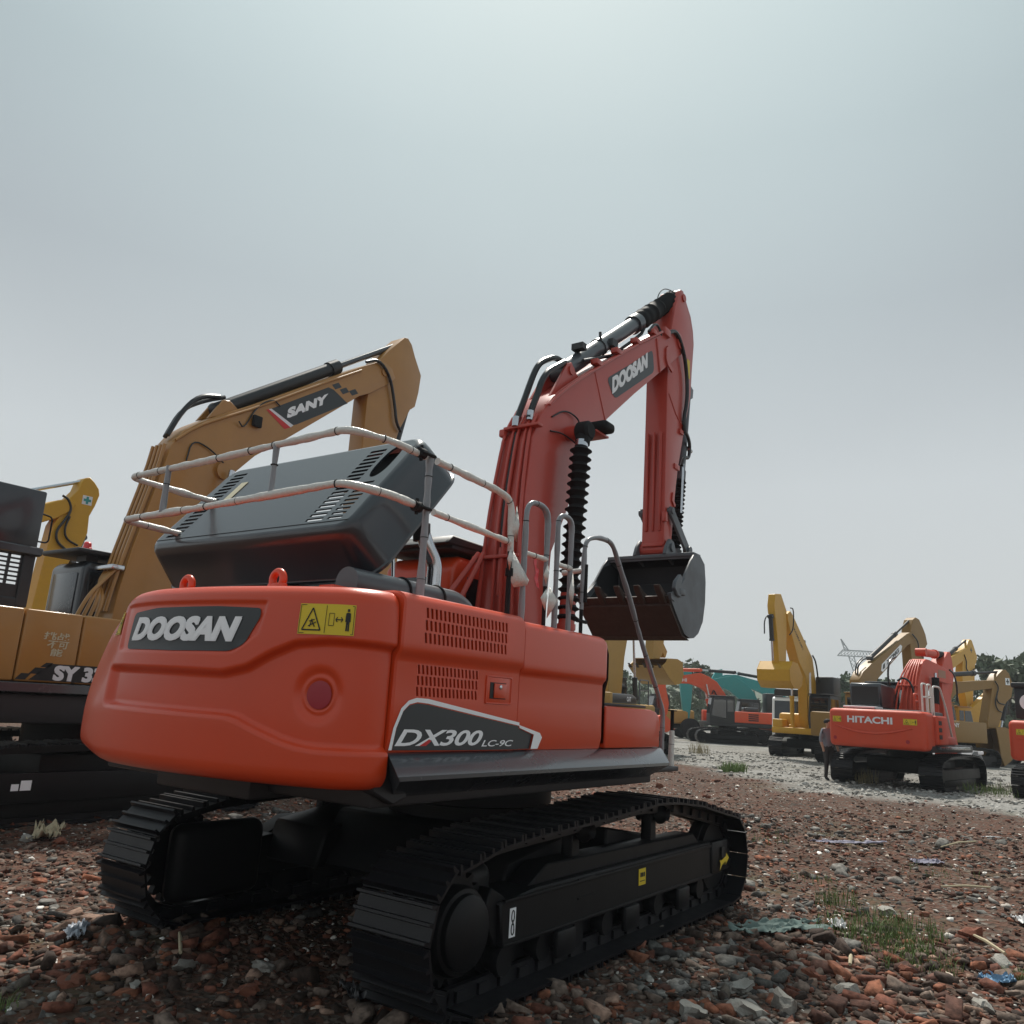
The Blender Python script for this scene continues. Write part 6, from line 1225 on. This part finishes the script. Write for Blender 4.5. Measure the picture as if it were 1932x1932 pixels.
# --- one seen under the big bucket
CT = empty('excavator', (24.05, 11.13, .2), 0, 'tan excavator seen under the big dark bucket, its own toothed bucket hanging', 'excavator', 'excavators parked in the yard')
undercarriage(CT, L=2.2); b = MB(); b.box(-2.9, 1.0, -1.3, 1.35, 1.1, 1.95, bev=.1); b.build('engine_cover', YEL2, CT); cab_gen(CT, .2, 1.9, .4, 1.35, 1.3, 3.0, DKPL)
b = MB(); b.prism([(-2.9, 1.9), (-2.85, 2.2), (-2.6, 2.29), (-1.0, 2.31), (-.72, 2.2), (-.6, 1.95)], -1.28, -.4, bev=.06, seg=3); ho = b.build('engine_hood', GREY, CT)
word('hood_text', 'CAT', lambda u, v: (-1.55+u, -1.286, 2.02+v), .36, .18, WHITE, ho, bold=.05); b = MB(); b.box(-2.95, -2.72, -1.31, -.5, 1.9, 2.31, bev=.04); b.build('hood_trim', YEL2, ho)
b = MB(); b.prism([(-.9, 1.8), (-1.05, 2.4), (-1.30, 4.0), (-1.12, 4.5), (-.6, 5.4), (.3, 6.1), (3.0, 7.6), (3.5, 7.5), (3.3, 7.0), (1.0, 5.3), (.46, 4.58), (.23, 3.79), (.05, 2.39), (.0, 1.8)], -.23, .23, bev=.02); b.build('boom', YEL2, CT, ang=30)
b = MB(); b.prism([(3.2, 8.2), (3.7, 7.9), (4.1, 7.0), (4.15, 4.97), (3.95, 4.2), (3.6, 3.95), (2.91, 3.94), (3.06, 4.86), (3.0, 7.2)], -.2, .2, bev=.02); b.build('arm', YEL2, CT, ang=30)
cyl_part(CT, (.9, -.42, 2.2), (.6, -.42, 4.9), .1, DKPL, 'boom_cylinder', .3); cyl_part(CT, (.9, .42, 2.2), (.6, .42, 4.9), .1, DKPL, 'boom_cylinder', .3); cyl_part(CT, (4.5, 0, 6.6), (4.3, 0, 4.5), .09, CHROME, 'bucket_cylinder')
b = MB(); b.prism([(4.0, 4.9), (4.6, 4.4), (4.4, 4.1), (4.1, 4.3)], -.15, .15, bev=.02); b.build('push_link', YEL2, CT)
bucket_gen(CT, ([(3.2, 4.0), (4.2, 4.05), (4.75, 3.95), (4.9, 3.4), (4.6, 3.0), (4.0, 2.9), (3.3, 3.2), (2.6, 3.62)], [(3.0, 3.8)]), .80, YEL2)
u_rail(CT, -.3, .5, -1.2, 1.9, 2.9, CHROME, .025)

# --- wheel loader in the gap
WL = empty('wheel_loader', (51.3, 21.0, .2), 2.3, 'dull yellow wheel loader with big black tyres standing far back in the gap', 'loader')
b = MB(); b.box(-1.6, 1.0, -.9, .9, 1.0, 2.0, bev=.15, seg=3); b.build('engine_cover', YEL2, WL); cab_gen(WL, .2, 1.5, -.7, .7, 1.6, 3.0, DKPL)
for x_ in (-1.2, 1.6):
    for y_ in (-1.05, 1.05):
        b = MB(); b.lathe((x_, y_-.25, .72), (0, 1, 0), [(0, .35), (0, .62), (.08, .72), (.42, .72), (.5, .62), (.5, .35)], n=28); w_ = b.build('tyre', RUB, WL); b = MB(); b.lathe((x_, y_-.2, .72), (0, 1, 0), [(0, .34), (.4, .34)], n=20); b.build('rim', YEL2, w_)
b = MB(); b.prism([(1.4, 1.5), (2.2, 1.4), (3.0, .7), (2.8, .5), (2.0, 1.1), (1.4, 1.2)], -.5, .5, bev=.03); b.build('lift_arm', YEL2, WL)
b = MB(); b.prism([(2.9, .2), (3.6, .15), (3.7, .22), (3.1, .35), (3.0, 1.1), (2.85, 1.1)], -1.2, 1.2); b.build('bucket', BUCK, WL)

# --- white truck cab between the yellow and the orange one
PK = empty('truck', (39.3, 8.5, .2), 3.35, 'white truck cab with dark windscreen and a roof light bar behind the yellow machine', 'truck')
b = MB(); b.prism([(-1.6, .6), (.55, .6), (.62, 1.5), (.52, 1.6), (.30, 2.75), (.15, 2.88), (-1.5, 2.88), (-1.6, 2.75)], -1.05, 1.05, bev=.08, seg=3); b.build('body', WCAB, PK)
b = MB(); b.prism([(.56, 1.62), (.58, 1.62), (.36, 2.68), (.34, 2.68)], -.92, .92)
for y_ in (-1.06, 1.06): b.prism([(-.9, 1.65), (.4, 1.65), (.2, 2.6), (-.9, 2.6)], y_-.006, y_+.006)
b.build('window', GLASS, PK, smooth=False)
for x_ in (-1.0, ):
    for y_ in (-.95, .95): b = MB(); b.lathe((x_, y_-.15, .5), (0, 1, 0), [(0, .28), (0, .46), (.05, .5), (.25, .5), (.3, .46), (.3, .28)], n=22); b.build('wheel', RUB, PK)
b = MB(); b.box(-.5, .25, -.95, .95, 2.95, 3.0)
for i in range(4): b.box(-.5+i*.2, -.44+i*.2, -.95, .95, 3.0, 3.32-.03*i)
b.build('roof_rack', DKPL, PK)
b = MB(); b.box(.55, .60, -.9, .9, .9, 1.2, bev=.02); b.build('grille', DKPL, PK); b = MB(); b.box(-5.5, -1.7, -1.1, 1.1, .7, 1.0, bev=.03); b.build('flatbed', DKPL, PK)

# ------------------------------------------------------------------ person behind the lettered machine
def skin_person():
    V = {'pel': (0, 0, .95), 'bel': (0, 0, 1.10), 'chest': (.01, 0, 1.32), 'neck': (.01, 0, 1.50), 'chin': (.03, 0, 1.58), 'head': (.03, 0, 1.66), 'top': (.02, 0, 1.74),
         'ls': (0, .18, 1.43), 'le': (-.03, .27, 1.15), 'lw': (.06, .30, .90), 'lh': (.09, .30, .80), 'rs': (0, -.18, 1.43), 're': (-.03, -.25, 1.15), 'rw': (.08, -.25, .92), 'rh': (.1, -.25, .82),
         'lp': (0, .09, .90), 'lk': (.02, .11, .50), 'la': (-.01, .12, .09), 'lt': (.14, .13, .04), 'rp': (0, -.09, .90), 'rk': (.04, -.11, .50), 'ra': (.0, -.12, .09), 'rt': (.15, -.13, .04)}
    Rr = {'pel': .14, 'bel': .13, 'chest': .155, 'neck': .06, 'chin': .075, 'head': .10, 'top': .07, 'ls': .075, 'le': .052, 'lw': .034, 'lh': .04, 'rs': .075, 're': .052, 'rw': .034, 'rh': .04, 'lp': .10, 'lk': .068, 'la': .05, 'lt': .04, 'rp': .10, 'rk': .068, 'ra': .05, 'rt': .04}
    E_ = [('pel', 'bel'), ('bel', 'chest'), ('chest', 'neck'), ('neck', 'chin'), ('chin', 'head'), ('head', 'top'), ('chest', 'ls'), ('ls', 'le'), ('le', 'lw'), ('lw', 'lh'), ('chest', 'rs'), ('rs', 're'), ('re', 'rw'), ('rw', 'rh'), ('pel', 'lp'), ('lp', 'lk'), ('lk', 'la'), ('la', 'lt'), ('pel', 'rp'), ('rp', 'rk'), ('rk', 'ra'), ('ra', 'rt')]
    ks = list(V); m_ = bpy.data.meshes.new('p'); m_.from_pydata([V[k] for k in ks], [(ks.index(a), ks.index(c)) for a, c in E_], []); o = bpy.data.objects.new('p', m_); C.objects.link(o)
    o.modifiers.new('s', 'SKIN'); 
    for i, k in enumerate(ks): m_.skin_vertices[0].data[i].radius = (Rr[k], Rr[k]); m_.skin_vertices[0].data[i].use_root = (k == 'pel')
    o.modifiers.new('u', 'SUBSURF').levels = 2; dg = bpy.context.evaluated_depsgraph_get(); me_ = bpy.data.meshes.new_from_object(o.evaluated_get(dg)); bpy.data.objects.remove(o)
    return me_
pm = skin_person(); pm.shade_smooth()
for m_ in (mat('skin', (.42, .24, .16), .5), mat('grey_shirt', (.20, .21, .24), .85, bump=.3), mat('dark_trousers', (.035, .03, .03), .85, bump=.3), RUB): pm.materials.append(m_)
for p in pm.polygons:
    z_ = p.center.z; y_ = abs(p.center.y); p.material_index = 0 if (z_ > 1.49 or (y_ > .22 and z_ < 1.1 and z_ > .7)) else (1 if z_ > .98 else (2 if z_ > .10 else 3))
PE = bpy.data.objects.new('person', pm); C.objects.link(PE); PE.location = (19.62, 1.74, .2); PE.rotation_euler = (0, 0, -2.2)
tag(PE, 'person in a grey shirt and dark trousers standing half hidden behind the lettered orange-red excavator', 'person')
b = MB(); b.lathe((.0, 0, 1.64), (-.1, 0, 1), [(0, .108), (.05, .112), (.10, .085), (.125, .03)], n=18); b.build('hair', RUB, PE)
b = MB(); b.prism([(.04, .86), (.14, .84), (.20, .62), (.10, .50), (-.02, .60)], .27, .33, bev=.02); o = b.build('bag', WRAP, None); o.location = PE.location; o.rotation_euler = PE.rotation_euler; tag(o, 'pale cloth bag held by the person behind the orange-red excavator', 'bag')

# ------------------------------------------------------------------ pylon
PG = mat('galvanised_steel', (.30, .32, .33), .6)
py = empty('power_pylon', (262.4, 52.0, 0), .605, 'distant grey steel lattice power pylon with wide crossarm on the horizon', 'pylon')
def strut(b, p, q, r=.12): b.cyl(p, q, r*1.5, n=4)
def lat(b, p0, q0, p1, q1, n, r=.10):
    p0, q0, p1, q1 = map(Vector, (p0, q0, p1, q1)); strut(b, p0, q0, r*1.3); strut(b, p1, q1, r*1.3)
    for i in range(n):
        a, c = i/n, (i+1)/n; strut(b, p0.lerp(q0, a), p1.lerp(q1, c), r*.7); strut(b, p1.lerp(q1, a), p0.lerp(q0, c), r*.7)
b = MB()
for s_ in (-1, 1): lat(b, (0, s_*1.2, 8), (0, s_*6.2, 22.5), (0, s_*.2, 8), (0, s_*4.2, 22.5), 8); 
for k in (-1, 1): lat(b, (k*1.8, -1.2, 0), (k*.8, -1.2, 8), (k*1.8, 1.2, 0), (k*.8, 1.2, 8), 4)
b.build('tower_legs', PG, py)
b = MB(); lat(b, (0, -10.5, 22.6), (0, 10.5, 22.6), (0, -8.5, 24.4), (0, 8.5, 24.4), 16); strut(b, (0, -10.5, 22.6), (0, -8.5, 24.4)); strut(b, (0, 10.5, 22.6), (0, 8.5, 24.4))
for s_ in (-1, 1): lat(b, (0, s_*6.0, 24.2), (0, s_*8.8, 27.6), (0, s_*7.6, 24.2), (0, s_*9.0, 27.8), 3)
b.build('crossarm', PG, py); py.scale = (.8, .8, .98)

# ------------------------------------------------------------------ hills, trees and plants
LEAFM = mat('leaf_green', (.085, .115, .065), .7, var=.5, vscale=1.2); LEAFM2 = mat('olive_leaf', (.10, .125, .075), .7, var=.4, vscale=1.5); BARK = mat('bark', (.09, .07, .055), .9, var=.3)
GRASS = mat('grass_blade', (.13, .19, .055), .7, var=.4, vscale=3); DRY = mat('dry_grass', (.26, .22, .12), .8, var=.3)
def leafcloud(name, centers, radii, n, size, m_, parent=None):
    V_, F_ = [], []; c = np.array(centers); r = np.array(radii); k = rng.integers(0, len(c), n); d = rng.normal(size=(n, 3)); d /= np.linalg.norm(d, axis=1)[:, None]; rad = rng.random(n)**.45
    P_ = c[k]+d*rad[:, None]*r[k]; a = rng.normal(size=(n, 3)); a /= np.linalg.norm(a, axis=1)[:, None]; b_ = np.cross(a, rng.normal(size=(n, 3))); b_ /= np.linalg.norm(b_, axis=1)[:, None]; s_ = size*(.5+rng.random(n))[:, None]
    V_ = np.stack([P_-a*s_-b_*s_*.5, P_+a*s_-b_*s_*.4, P_+a*s_*.9+b_*s_*.5, P_-a*s_*.8+b_*s_*.5], 1).reshape(-1, 3); F_ = np.arange(4*n).reshape(n, 4)
    me_ = bpy.data.meshes.new(name); me_.vertices.add(len(V_)); me_.vertices.foreach_set('co', V_.ravel()); me_.loops.add(4*n); me_.loops.foreach_set('vertex_index', F_.ravel().astype(np.int32)); me_.polygons.add(n); me_.polygons.foreach_set('loop_start', np.arange(0, 4*n, 4)); me_.update()
    me_.materials.append(m_); o = bpy.data.objects.new(name, me_); C.objects.link(o)
    if parent: o.parent = parent
    return o
def tree(x, y, h, w, label, m_=None, n=1500, group='trees along the far edge of the yard'):
    E = empty('tree', (x, y, .15), random.uniform(0, 6), label, 'tree', group); b = MB(); b.tube(smoothpath([(0, 0, 0), (.1, .05, h*.3), (-.05, .1, h*.6), (0, 0, h*.85)], 1), [h*.035]*2+[h*.03]*0+[h*.028]*(len(smoothpath([(0, 0, 0)]*4, 1))-2), n=7)
    for k in range(5): a = random.uniform(0, 6.3); z_ = h*random.uniform(.3, .6); b.cyl((0, 0, z_), (math.cos(a)*w*.35, math.sin(a)*w*.35, z_+h*.2), h*.014, h*.005, n=5)
    b.build('trunk', BARK, E); cs, rs = [], []
    for k in range(11):
        a = random.uniform(0, 6.3); q = random.random()**.6; z_ = h*random.uniform(.28, .92); ww = w*.5*(1-abs(z_/h-.55)*1.1); cs.append((math.cos(a)*ww*q, math.sin(a)*ww*q, z_)); rs.append((w*random.uniform(.14, .26), w*random.uniform(.14, .26), h*random.uniform(.08, .15)))
    leafcloud('crown', cs, rs, n, h*.032, m_ or LEAFM, E); return E
def dirpt(px, d):
    """world point at a bearing (degrees right of the camera heading) and distance"""
    a = yaw-math.radians(px); return CAM.x+d*math.cos(a), CAM.y+d*math.sin(a)
TL = ['dark rounded tree beside the raised yellow bucket machine', 'pale green bushy tree left of the lettered machine', 'slim tree next to the dull gold boom', 'broad tree under the power pylon', 'small dark tree right of the yellow cab', 'far tree behind the teal booms', 'low bush behind the far orange cab', 'tree at the right edge above the cut-off machine', 'rounded shrub below the teal arm', 'pale tree far right behind the gold arm', 'second pale tree far right', 'bushy tree seen under the big bucket']
for (bear, d, h, w), l in zip(((19.8, 75, 3.9, 3.0), (21.6, 85, 5.6, 5.5), (23.2, 88, 6.5, 5), (24.5, 92, 6.6, 6), (20.6, 70, 3.2, 2.2), (13.4, 110, 8.2, 6), (12.0, 95, 4.0, 6), (31.2, 80, 8.2, 5), (10.8, 80, 3.6, 3.2), (29.0, 100, 6.5, 7), (32.6, 90, 8.6, 5), (8.0, 100, 6.5, 7)), TL):
    x_, y_ = dirpt(bear, d); tree(x_, y_, h, w, l, random.choice([LEAFM, LEAFM2]))
# a wood along the far side, one mass
cs, rs = [], []
for k in range(260):
    bear = random.uniform(-35, 40); d = random.uniform(140, 190); x_, y_ = dirpt(bear, d); h = random.uniform(3, 8); cs.append((x_, y_, h*.55)); rs.append((3.5, 3.5, h*.5))
w_ = leafcloud('far_wood', cs, rs, 26000, .55, LEAFM2); tag(w_, 'hazy far-off belt of trees along the horizon', 'wood', kind='stuff')
hm = MB(); pr_ = []
for k in range(61):
    bear = -42+k*1.5; x0, y0 = dirpt(bear, 260); x1, y1 = dirpt(bear, 430); h = 17+7*noise.noise(Vector((bear*.09, 0, 3)))+4*noise.noise(Vector((bear*.4, 1, 0))); pr_.append(((x0, y0, -1), (x0*.7+x1*.3, y0*.7+y1*.3, max(2, h*.55)), (x1, y1, max(3, h)), (x1*1.2, y1*1.2, -1)))
for a, c in zip(pr_, pr_[1:]): hm.add(list(a)+list(c), [(i, i+1, 5+i, 4+i) for i in range(3)])
o = hm.build('hills', mat('wooded_hill', (.05, .075, .04), .95, var=.4, vscale=.05), None); tag(o, kind='structure')

def tuft(x, y, r, n, h, label, m_=GRASS, cat='grass tuft', lean=.6, wd=.004):
    V_, F_ = [], []; z0 = gz(x, y)-.01
    for i in range(n):
        a = random.uniform(0, 2*PI); q = r*random.random()**.7; bx, by = x+q*math.cos(a)*1.3, y+q*math.sin(a); l = h*random.uniform(.5, 1.2); b2_ = random.uniform(0, 2*PI); le = random.uniform(.1, lean)*l; dx, dy = math.cos(b2_), math.sin(b2_); wx, wy = -dy*wd, dx*wd; zz = gz(bx, by)-.01
        k = len(V_); V_ += [(bx-wx, by-wy, zz), (bx+wx, by+wy, zz), (bx+dx*le*.4+wx*.7, by+dy*le*.4+wy*.7, zz+l*.6), (bx+dx*le*.4-wx*.7, by+dy*le*.4-wy*.7, zz+l*.6), (bx+dx*le, by+dy*le, zz+l*.92)]; F_ += [(k, k+1, k+2, k+3), (k+3, k+2, k+4)]
    mb = MB(); mb.add(V_, F_); o = mb.build('grass' if cat == 'grass tuft' else 'weed', m_, None, smooth=False, recalc=False); tag(o, label, 'grass' if cat == 'grass tuft' else cat, kind='stuff' if cat == 'grass tuft' else None)
    return o
tuft(2.4, -3.05, .58, 700, .15, 'largest patch of fresh green grass in the rubble right of the front track')
tuft(1.75, -3.45, .40, 420, .10, 'low grass patch nearer the viewer than the largest grass patch')
tuft(3.35, -2.45, .22, 90, .22, 'tall thin grass tuft beyond the largest grass patch')
tuft(1.75, -4.22, .16, 80, .10, 'grass tuft at the right edge beside the blue plastic')
tuft(4.6, -1.9, .3, 60, .12, 'sparse grass blades near the front idler of the track')
tuft(6.2, -3.0, .5, 60, .12, 'sparse grass blades far right on the brown dirt')
tuft(7.0, -.5, .4, 70, .14, 'sparse grass blades just beyond the front end of the track')
tuft(20.8, -2.4, .9, 260, .30, 'green grass clump under the machine cut by the right edge', wd=.008)
tuft(20.0, 1.0, .55, 200, .42, 'dry tall grass tuft between the tracks of the lettered machine', m_=DRY, wd=.007)
tuft(30.0, 10.0, .5, 120, .55, 'dry grass tuft before the far orange excavator', m_=DRY, wd=.009)
tuft(19.5, 4.6, .42, 260, .34, 'bushy green weed at the edge of the red rubble and gravel', wd=.016, cat='weed')
tuft(-3.7, .40, .06, 26, .13, 'small yellowish weed sprig at the bottom left corner', cat='weed')
tuft(23.6, 2.0, .5, 110, .22, 'low grass by the feet of the person', wd=.008)

CONC = mat('broken_concrete', (.30, .29, .26), .9, var=.35, vscale=14, bump=.8, bscale=50, dust=.5, dustcol=(.14, .10, .08)); BRK = mat('broken_brick', (.19, .062, .034), .9, var=.35, vscale=12, bump=.8, bscale=50, dust=.5, dustcol=(.12, .09, .07))
def chunk(name, x, y, sx, sy, sz_, rz, m_, label, k):
    b = bmesh.new(); bmesh.ops.create_cube(b, size=1); bmesh.ops.subdivide_edges(b, edges=b.edges[:], cuts=3, use_grid_fill=True)
    for v in b.verts:
        n_ = noise.noise_vector(v.co*1.6+Vector((k*3.7, 0, k))); n2_ = noise.noise_vector(v.co*5+Vector((k, k, 0))); s_ = 1-.28*min(1, (abs(v.co.x)+abs(v.co.y)+abs(v.co.z))/1.5)**3
        v.co = Vector((v.co.x*s_*sx, v.co.y*s_*sy, v.co.z*s_*sz_))+Vector((n_.x*sx, n_.y*sy, n_.z*sz_))*.32+Vector((n2_.x*sx, n2_.y*sy, n2_.z*sz_))*.12
    mb = MB(); mb.bm(b); o = mb.build(name, m_, None, ang=25); o.location = (x, y, gz(x, y)+sz_*.22); o.rotation_euler = (random.uniform(-.25, .25), random.uniform(-.25, .25), rz); tag(o, label, 'rubble', 'larger broken lumps in the rubble')
for k, a in enumerate([
    (-.38, -3.04, .20, .13, .15, .6, CONC, 'upright pale concrete lump at the bottom, right of the front track'),
    (-.62, -2.86, .24, .16, .09, 1.4, CONC, 'flat concrete slab left of the upright pale lump at the bottom'),
    (-.15, -2.65, .26, .13, .07, .2, CONC, 'long thin concrete slab lying behind the upright pale lump'),
    (-.92, -2.62, .16, .11, .11, 2.2, CONC, 'grey concrete lump closest to the front track at the bottom'),
    (.35, -3.25, .18, .12, .10, .9, CONC, 'rounded concrete lump at the lower right of centre'),
    (.75, -4.05, .20, .13, .08, .3, CONC, 'pale concrete slab near the bottom right corner'),
    (.55, -2.95, .17, .11, .08, 1.9, BRK, 'largest orange brick fragment in the lower right rubble'),
    (.30, -2.80, .13, .10, .07, .4, BRK, 'orange brick fragment touching the largest one'),
    (-.35, -3.55, .14, .10, .07, 1.2, BRK, 'brick fragment at the bottom edge of the picture, right half'),
    (1.25, -3.5, .15, .10, .08, 2.6, BRK, 'dark red brick fragment beside the low grass patch'),
    (2.05, -4.05, .18, .12, .09, 0.8, CONC, 'grey lump between the blue plastic and the grass'),
    (2.9, -3.75, .20, .13, .11, 1.1, BRK, 'rusty brown brick lump at the right edge of the picture'),
    (3.3, -2.95, .20, .14, .09, .5, CONC, 'pale flat stone beyond the largest grass patch'),
    (-3.0, .25, .20, .06, .05, 1.0, CONC, 'pale stick-like mortar piece in the dark foreground'),
    (-3.25, .55, .15, .12, .08, .2, BRK, 'brick fragment in the dark foreground left of the front track'),
    (-2.6, -.35, .16, .11, .07, 2.0, BRK, 'dark brick fragment in the shade behind the front track'),
    (-2.55, .35, .22, .09, .07, .5, CONC, 'grey mortar slab in the shade under the counterweight'),
    (-2.2, .0, .24, .10, .06, 1.3, CONC, 'long grey slab deepest in the shade under the counterweight'),
    (-3.5, 1.1, .12, .09, .06, .9, BRK, 'brick fragment at the far left of the dark foreground'),
    (-.9, 5.3, .16, .12, .09, .4, BRK, 'orange brick fragment left of the rear track by the golden machine'),
    (-1.15, 5.6, .14, .10, .09, 2.4, CONC, 'grey stone beside the torn straw board')]): chunk('rubble_lump', *a, k=k)
def crumple(name, x, y, lx, ly, h, rz, m_, label, cat, k, n=22):
    """a crumpled sheet, thin but folded in three dimensions"""
    b = bmesh.new(); bmesh.ops.create_grid(b, x_segments=n, y_segments=n, size=.5); kill = []
    for v in b.verts:
        u, w = v.co.x, v.co.y; e = noise.noise(Vector((u*4+k*5, w*4, 1)))*.22
        if max(abs(u), abs(w))+e > .47: kill.append(v)
        f = noise.noise(Vector((u*5, w*5, k*9)))+.55*noise.noise(Vector((u*13, w*13, k*4))); wob = noise.noise_vector(Vector((u*3, w*3, k)))*.16
        X_, Y_ = (u+wob.x)*lx, (w+wob.y)*ly; c_, s_ = math.cos(rz), math.sin(rz); wx, wy = x+X_*c_-Y_*s_, y+X_*s_+Y_*c_; v.co = Vector((wx, wy, gz(wx, wy)+.035+abs(f)*h))
    bmesh.ops.delete(b, geom=kill, context='VERTS'); mb = MB(); mb.bm(b); o = mb.build(name, m_, None, ang=60, recalc=False); so_ = o.modifiers.new('thick', 'SOLIDIFY'); so_.thickness = .002; tag(o, label, cat); return o
WP = mat('white_film', (.50, .50, .50), .45, coat=.3, var=.2); BLP = mat('blue_film', (.10, .22, .36), .4, coat=.3, var=.3); PUR = mat('lilac_netting', (.22, .21, .27), .8, var=.35, vscale=18); TEN = mat('teal_netting', (.12, .17, .155), .85, var=.5, vscale=14); STR = mat('straw_board', (.42, .36, .24), .9, var=.35, vscale=20); BLF = mat('black_film', (.02, .02, .022), .35); PBL = mat('pale_blue_film', (.34, .37, .42), .5, var=.25)
crumple('plastic_sheet', 2.25, -2.72, .36, .15, .07, .3, WP, 'torn white plastic lying left of the largest grass patch', 'plastic', 1)
crumple('plastic_sheet', 1.45, -4.08, .34, .16, .07, 2.4, BLP, 'crumpled blue plastic near the bottom right corner', 'plastic', 2)
crumple('plastic_sheet', 4.0, -4.1, .30, .16, .08, .4, WP, 'white plastic scrap at the right edge of the picture', 'plastic', 8)
crumple('netting', 7.6, -1.55, 1.1, .22, .05, -.9, PUR, 'longer lilac net scrap on the dirt beyond the front track', 'netting', 3)
crumple('netting', 6.9, -2.75, .5, .2, .05, -.8, PUR, 'shorter lilac net scrap to the right of the longer one', 'netting', 4)
crumple('netting', 1.75, -2.35, 1.0, .32, .07, -.6, TEN, 'faded teal netting tangled in stones beside the front of the track', 'netting', 5, n=34)
crumple('straw_board', -.85, 5.75, .75, .34, .16, .9, STR, 'torn straw coloured board at the left before the golden machine', 'board', 6)
crumple('plastic_sheet', -2.72, 1.50, .42, .16, .07, .9, PBL, 'pale blue crumpled plastic in the dark foreground at the left', 'plastic', 7)
crumple('plastic_sheet', -1.7, 2.7, .30, .16, .07, .5, BLF, 'black plastic scrap behind the rear track on the left', 'plastic', 9)
crumple('plastic_sheet', -1.15, 3.2, .22, .12, .07, .5, WP, 'white plastic scrap touching the rear of the left track', 'plastic', 10)
crumple('plastic_sheet', -2.15, -.9, .30, .2, .08, 1.2, BLF, 'dark plastic bag in the shade behind the front track', 'plastic', 11)
crumple('paper_scrap', 10.5, -3.2, .35, .1, .02, -.9, WP, 'white paper scrap on the brown dirt far right', 'paper', 12)
for k, (x_, y_, l_, r_) in enumerate(((2.6, -3.9, .7, .5), (5.5, -3.4, .6, 2.2), (-2.35, .75, .5, 1.0), (9.0, -2.9, .8, 2.6), (-3.4, 2.6, .6, 2.2), (1.1, -3.1, .3, .2))):
    b = MB(); c_, s_ = math.cos(r_)*l_/2, math.sin(r_)*l_/2; b.tube([(x_-c_, y_-s_, gz(x_-c_, y_-s_)+.05), (x_, y_, gz(x_, y_)+.065), (x_+c_, y_+s_, gz(x_+c_, y_+s_)+.045)], [.013, .016, .010], n=6); o = b.build('wood_splinter', STR, None)
    tag(o, ['pale splinter right of the low grass patch', 'pale splinter on the brown dirt at the right', 'pale splinter in the shade under the counterweight', 'pale splinter farthest off on the dirt', 'pale splinter at the left edge of the picture', 'short pale splinter beside the orange brick fragments'][k], 'wood', 'wood splinters in the rubble')

# ------------------------------------------------------------------ haze
HAZE = .0006
if HAZE:
    b = MB(); b.box(-90, 1600, -760, 1350, -3, 60); hz = b.build('haze', bpy.data.materials.new('haze_air'), None, smooth=False); hmz = hz.data.materials[0]; hmz.use_nodes = True; t_ = hmz.node_tree; t_.nodes.remove(t_.nodes['Principled BSDF']); pv = t_.nodes.new('ShaderNodeVolumePrincipled'); pv.inputs['Color'].default_value = (.86, .92, .97, 1); pv.inputs['Density'].default_value = HAZE
    t_.links.new(pv.outputs[0], t_.nodes['Material Output'].inputs['Volume']); tag(hz, kind='stuff')
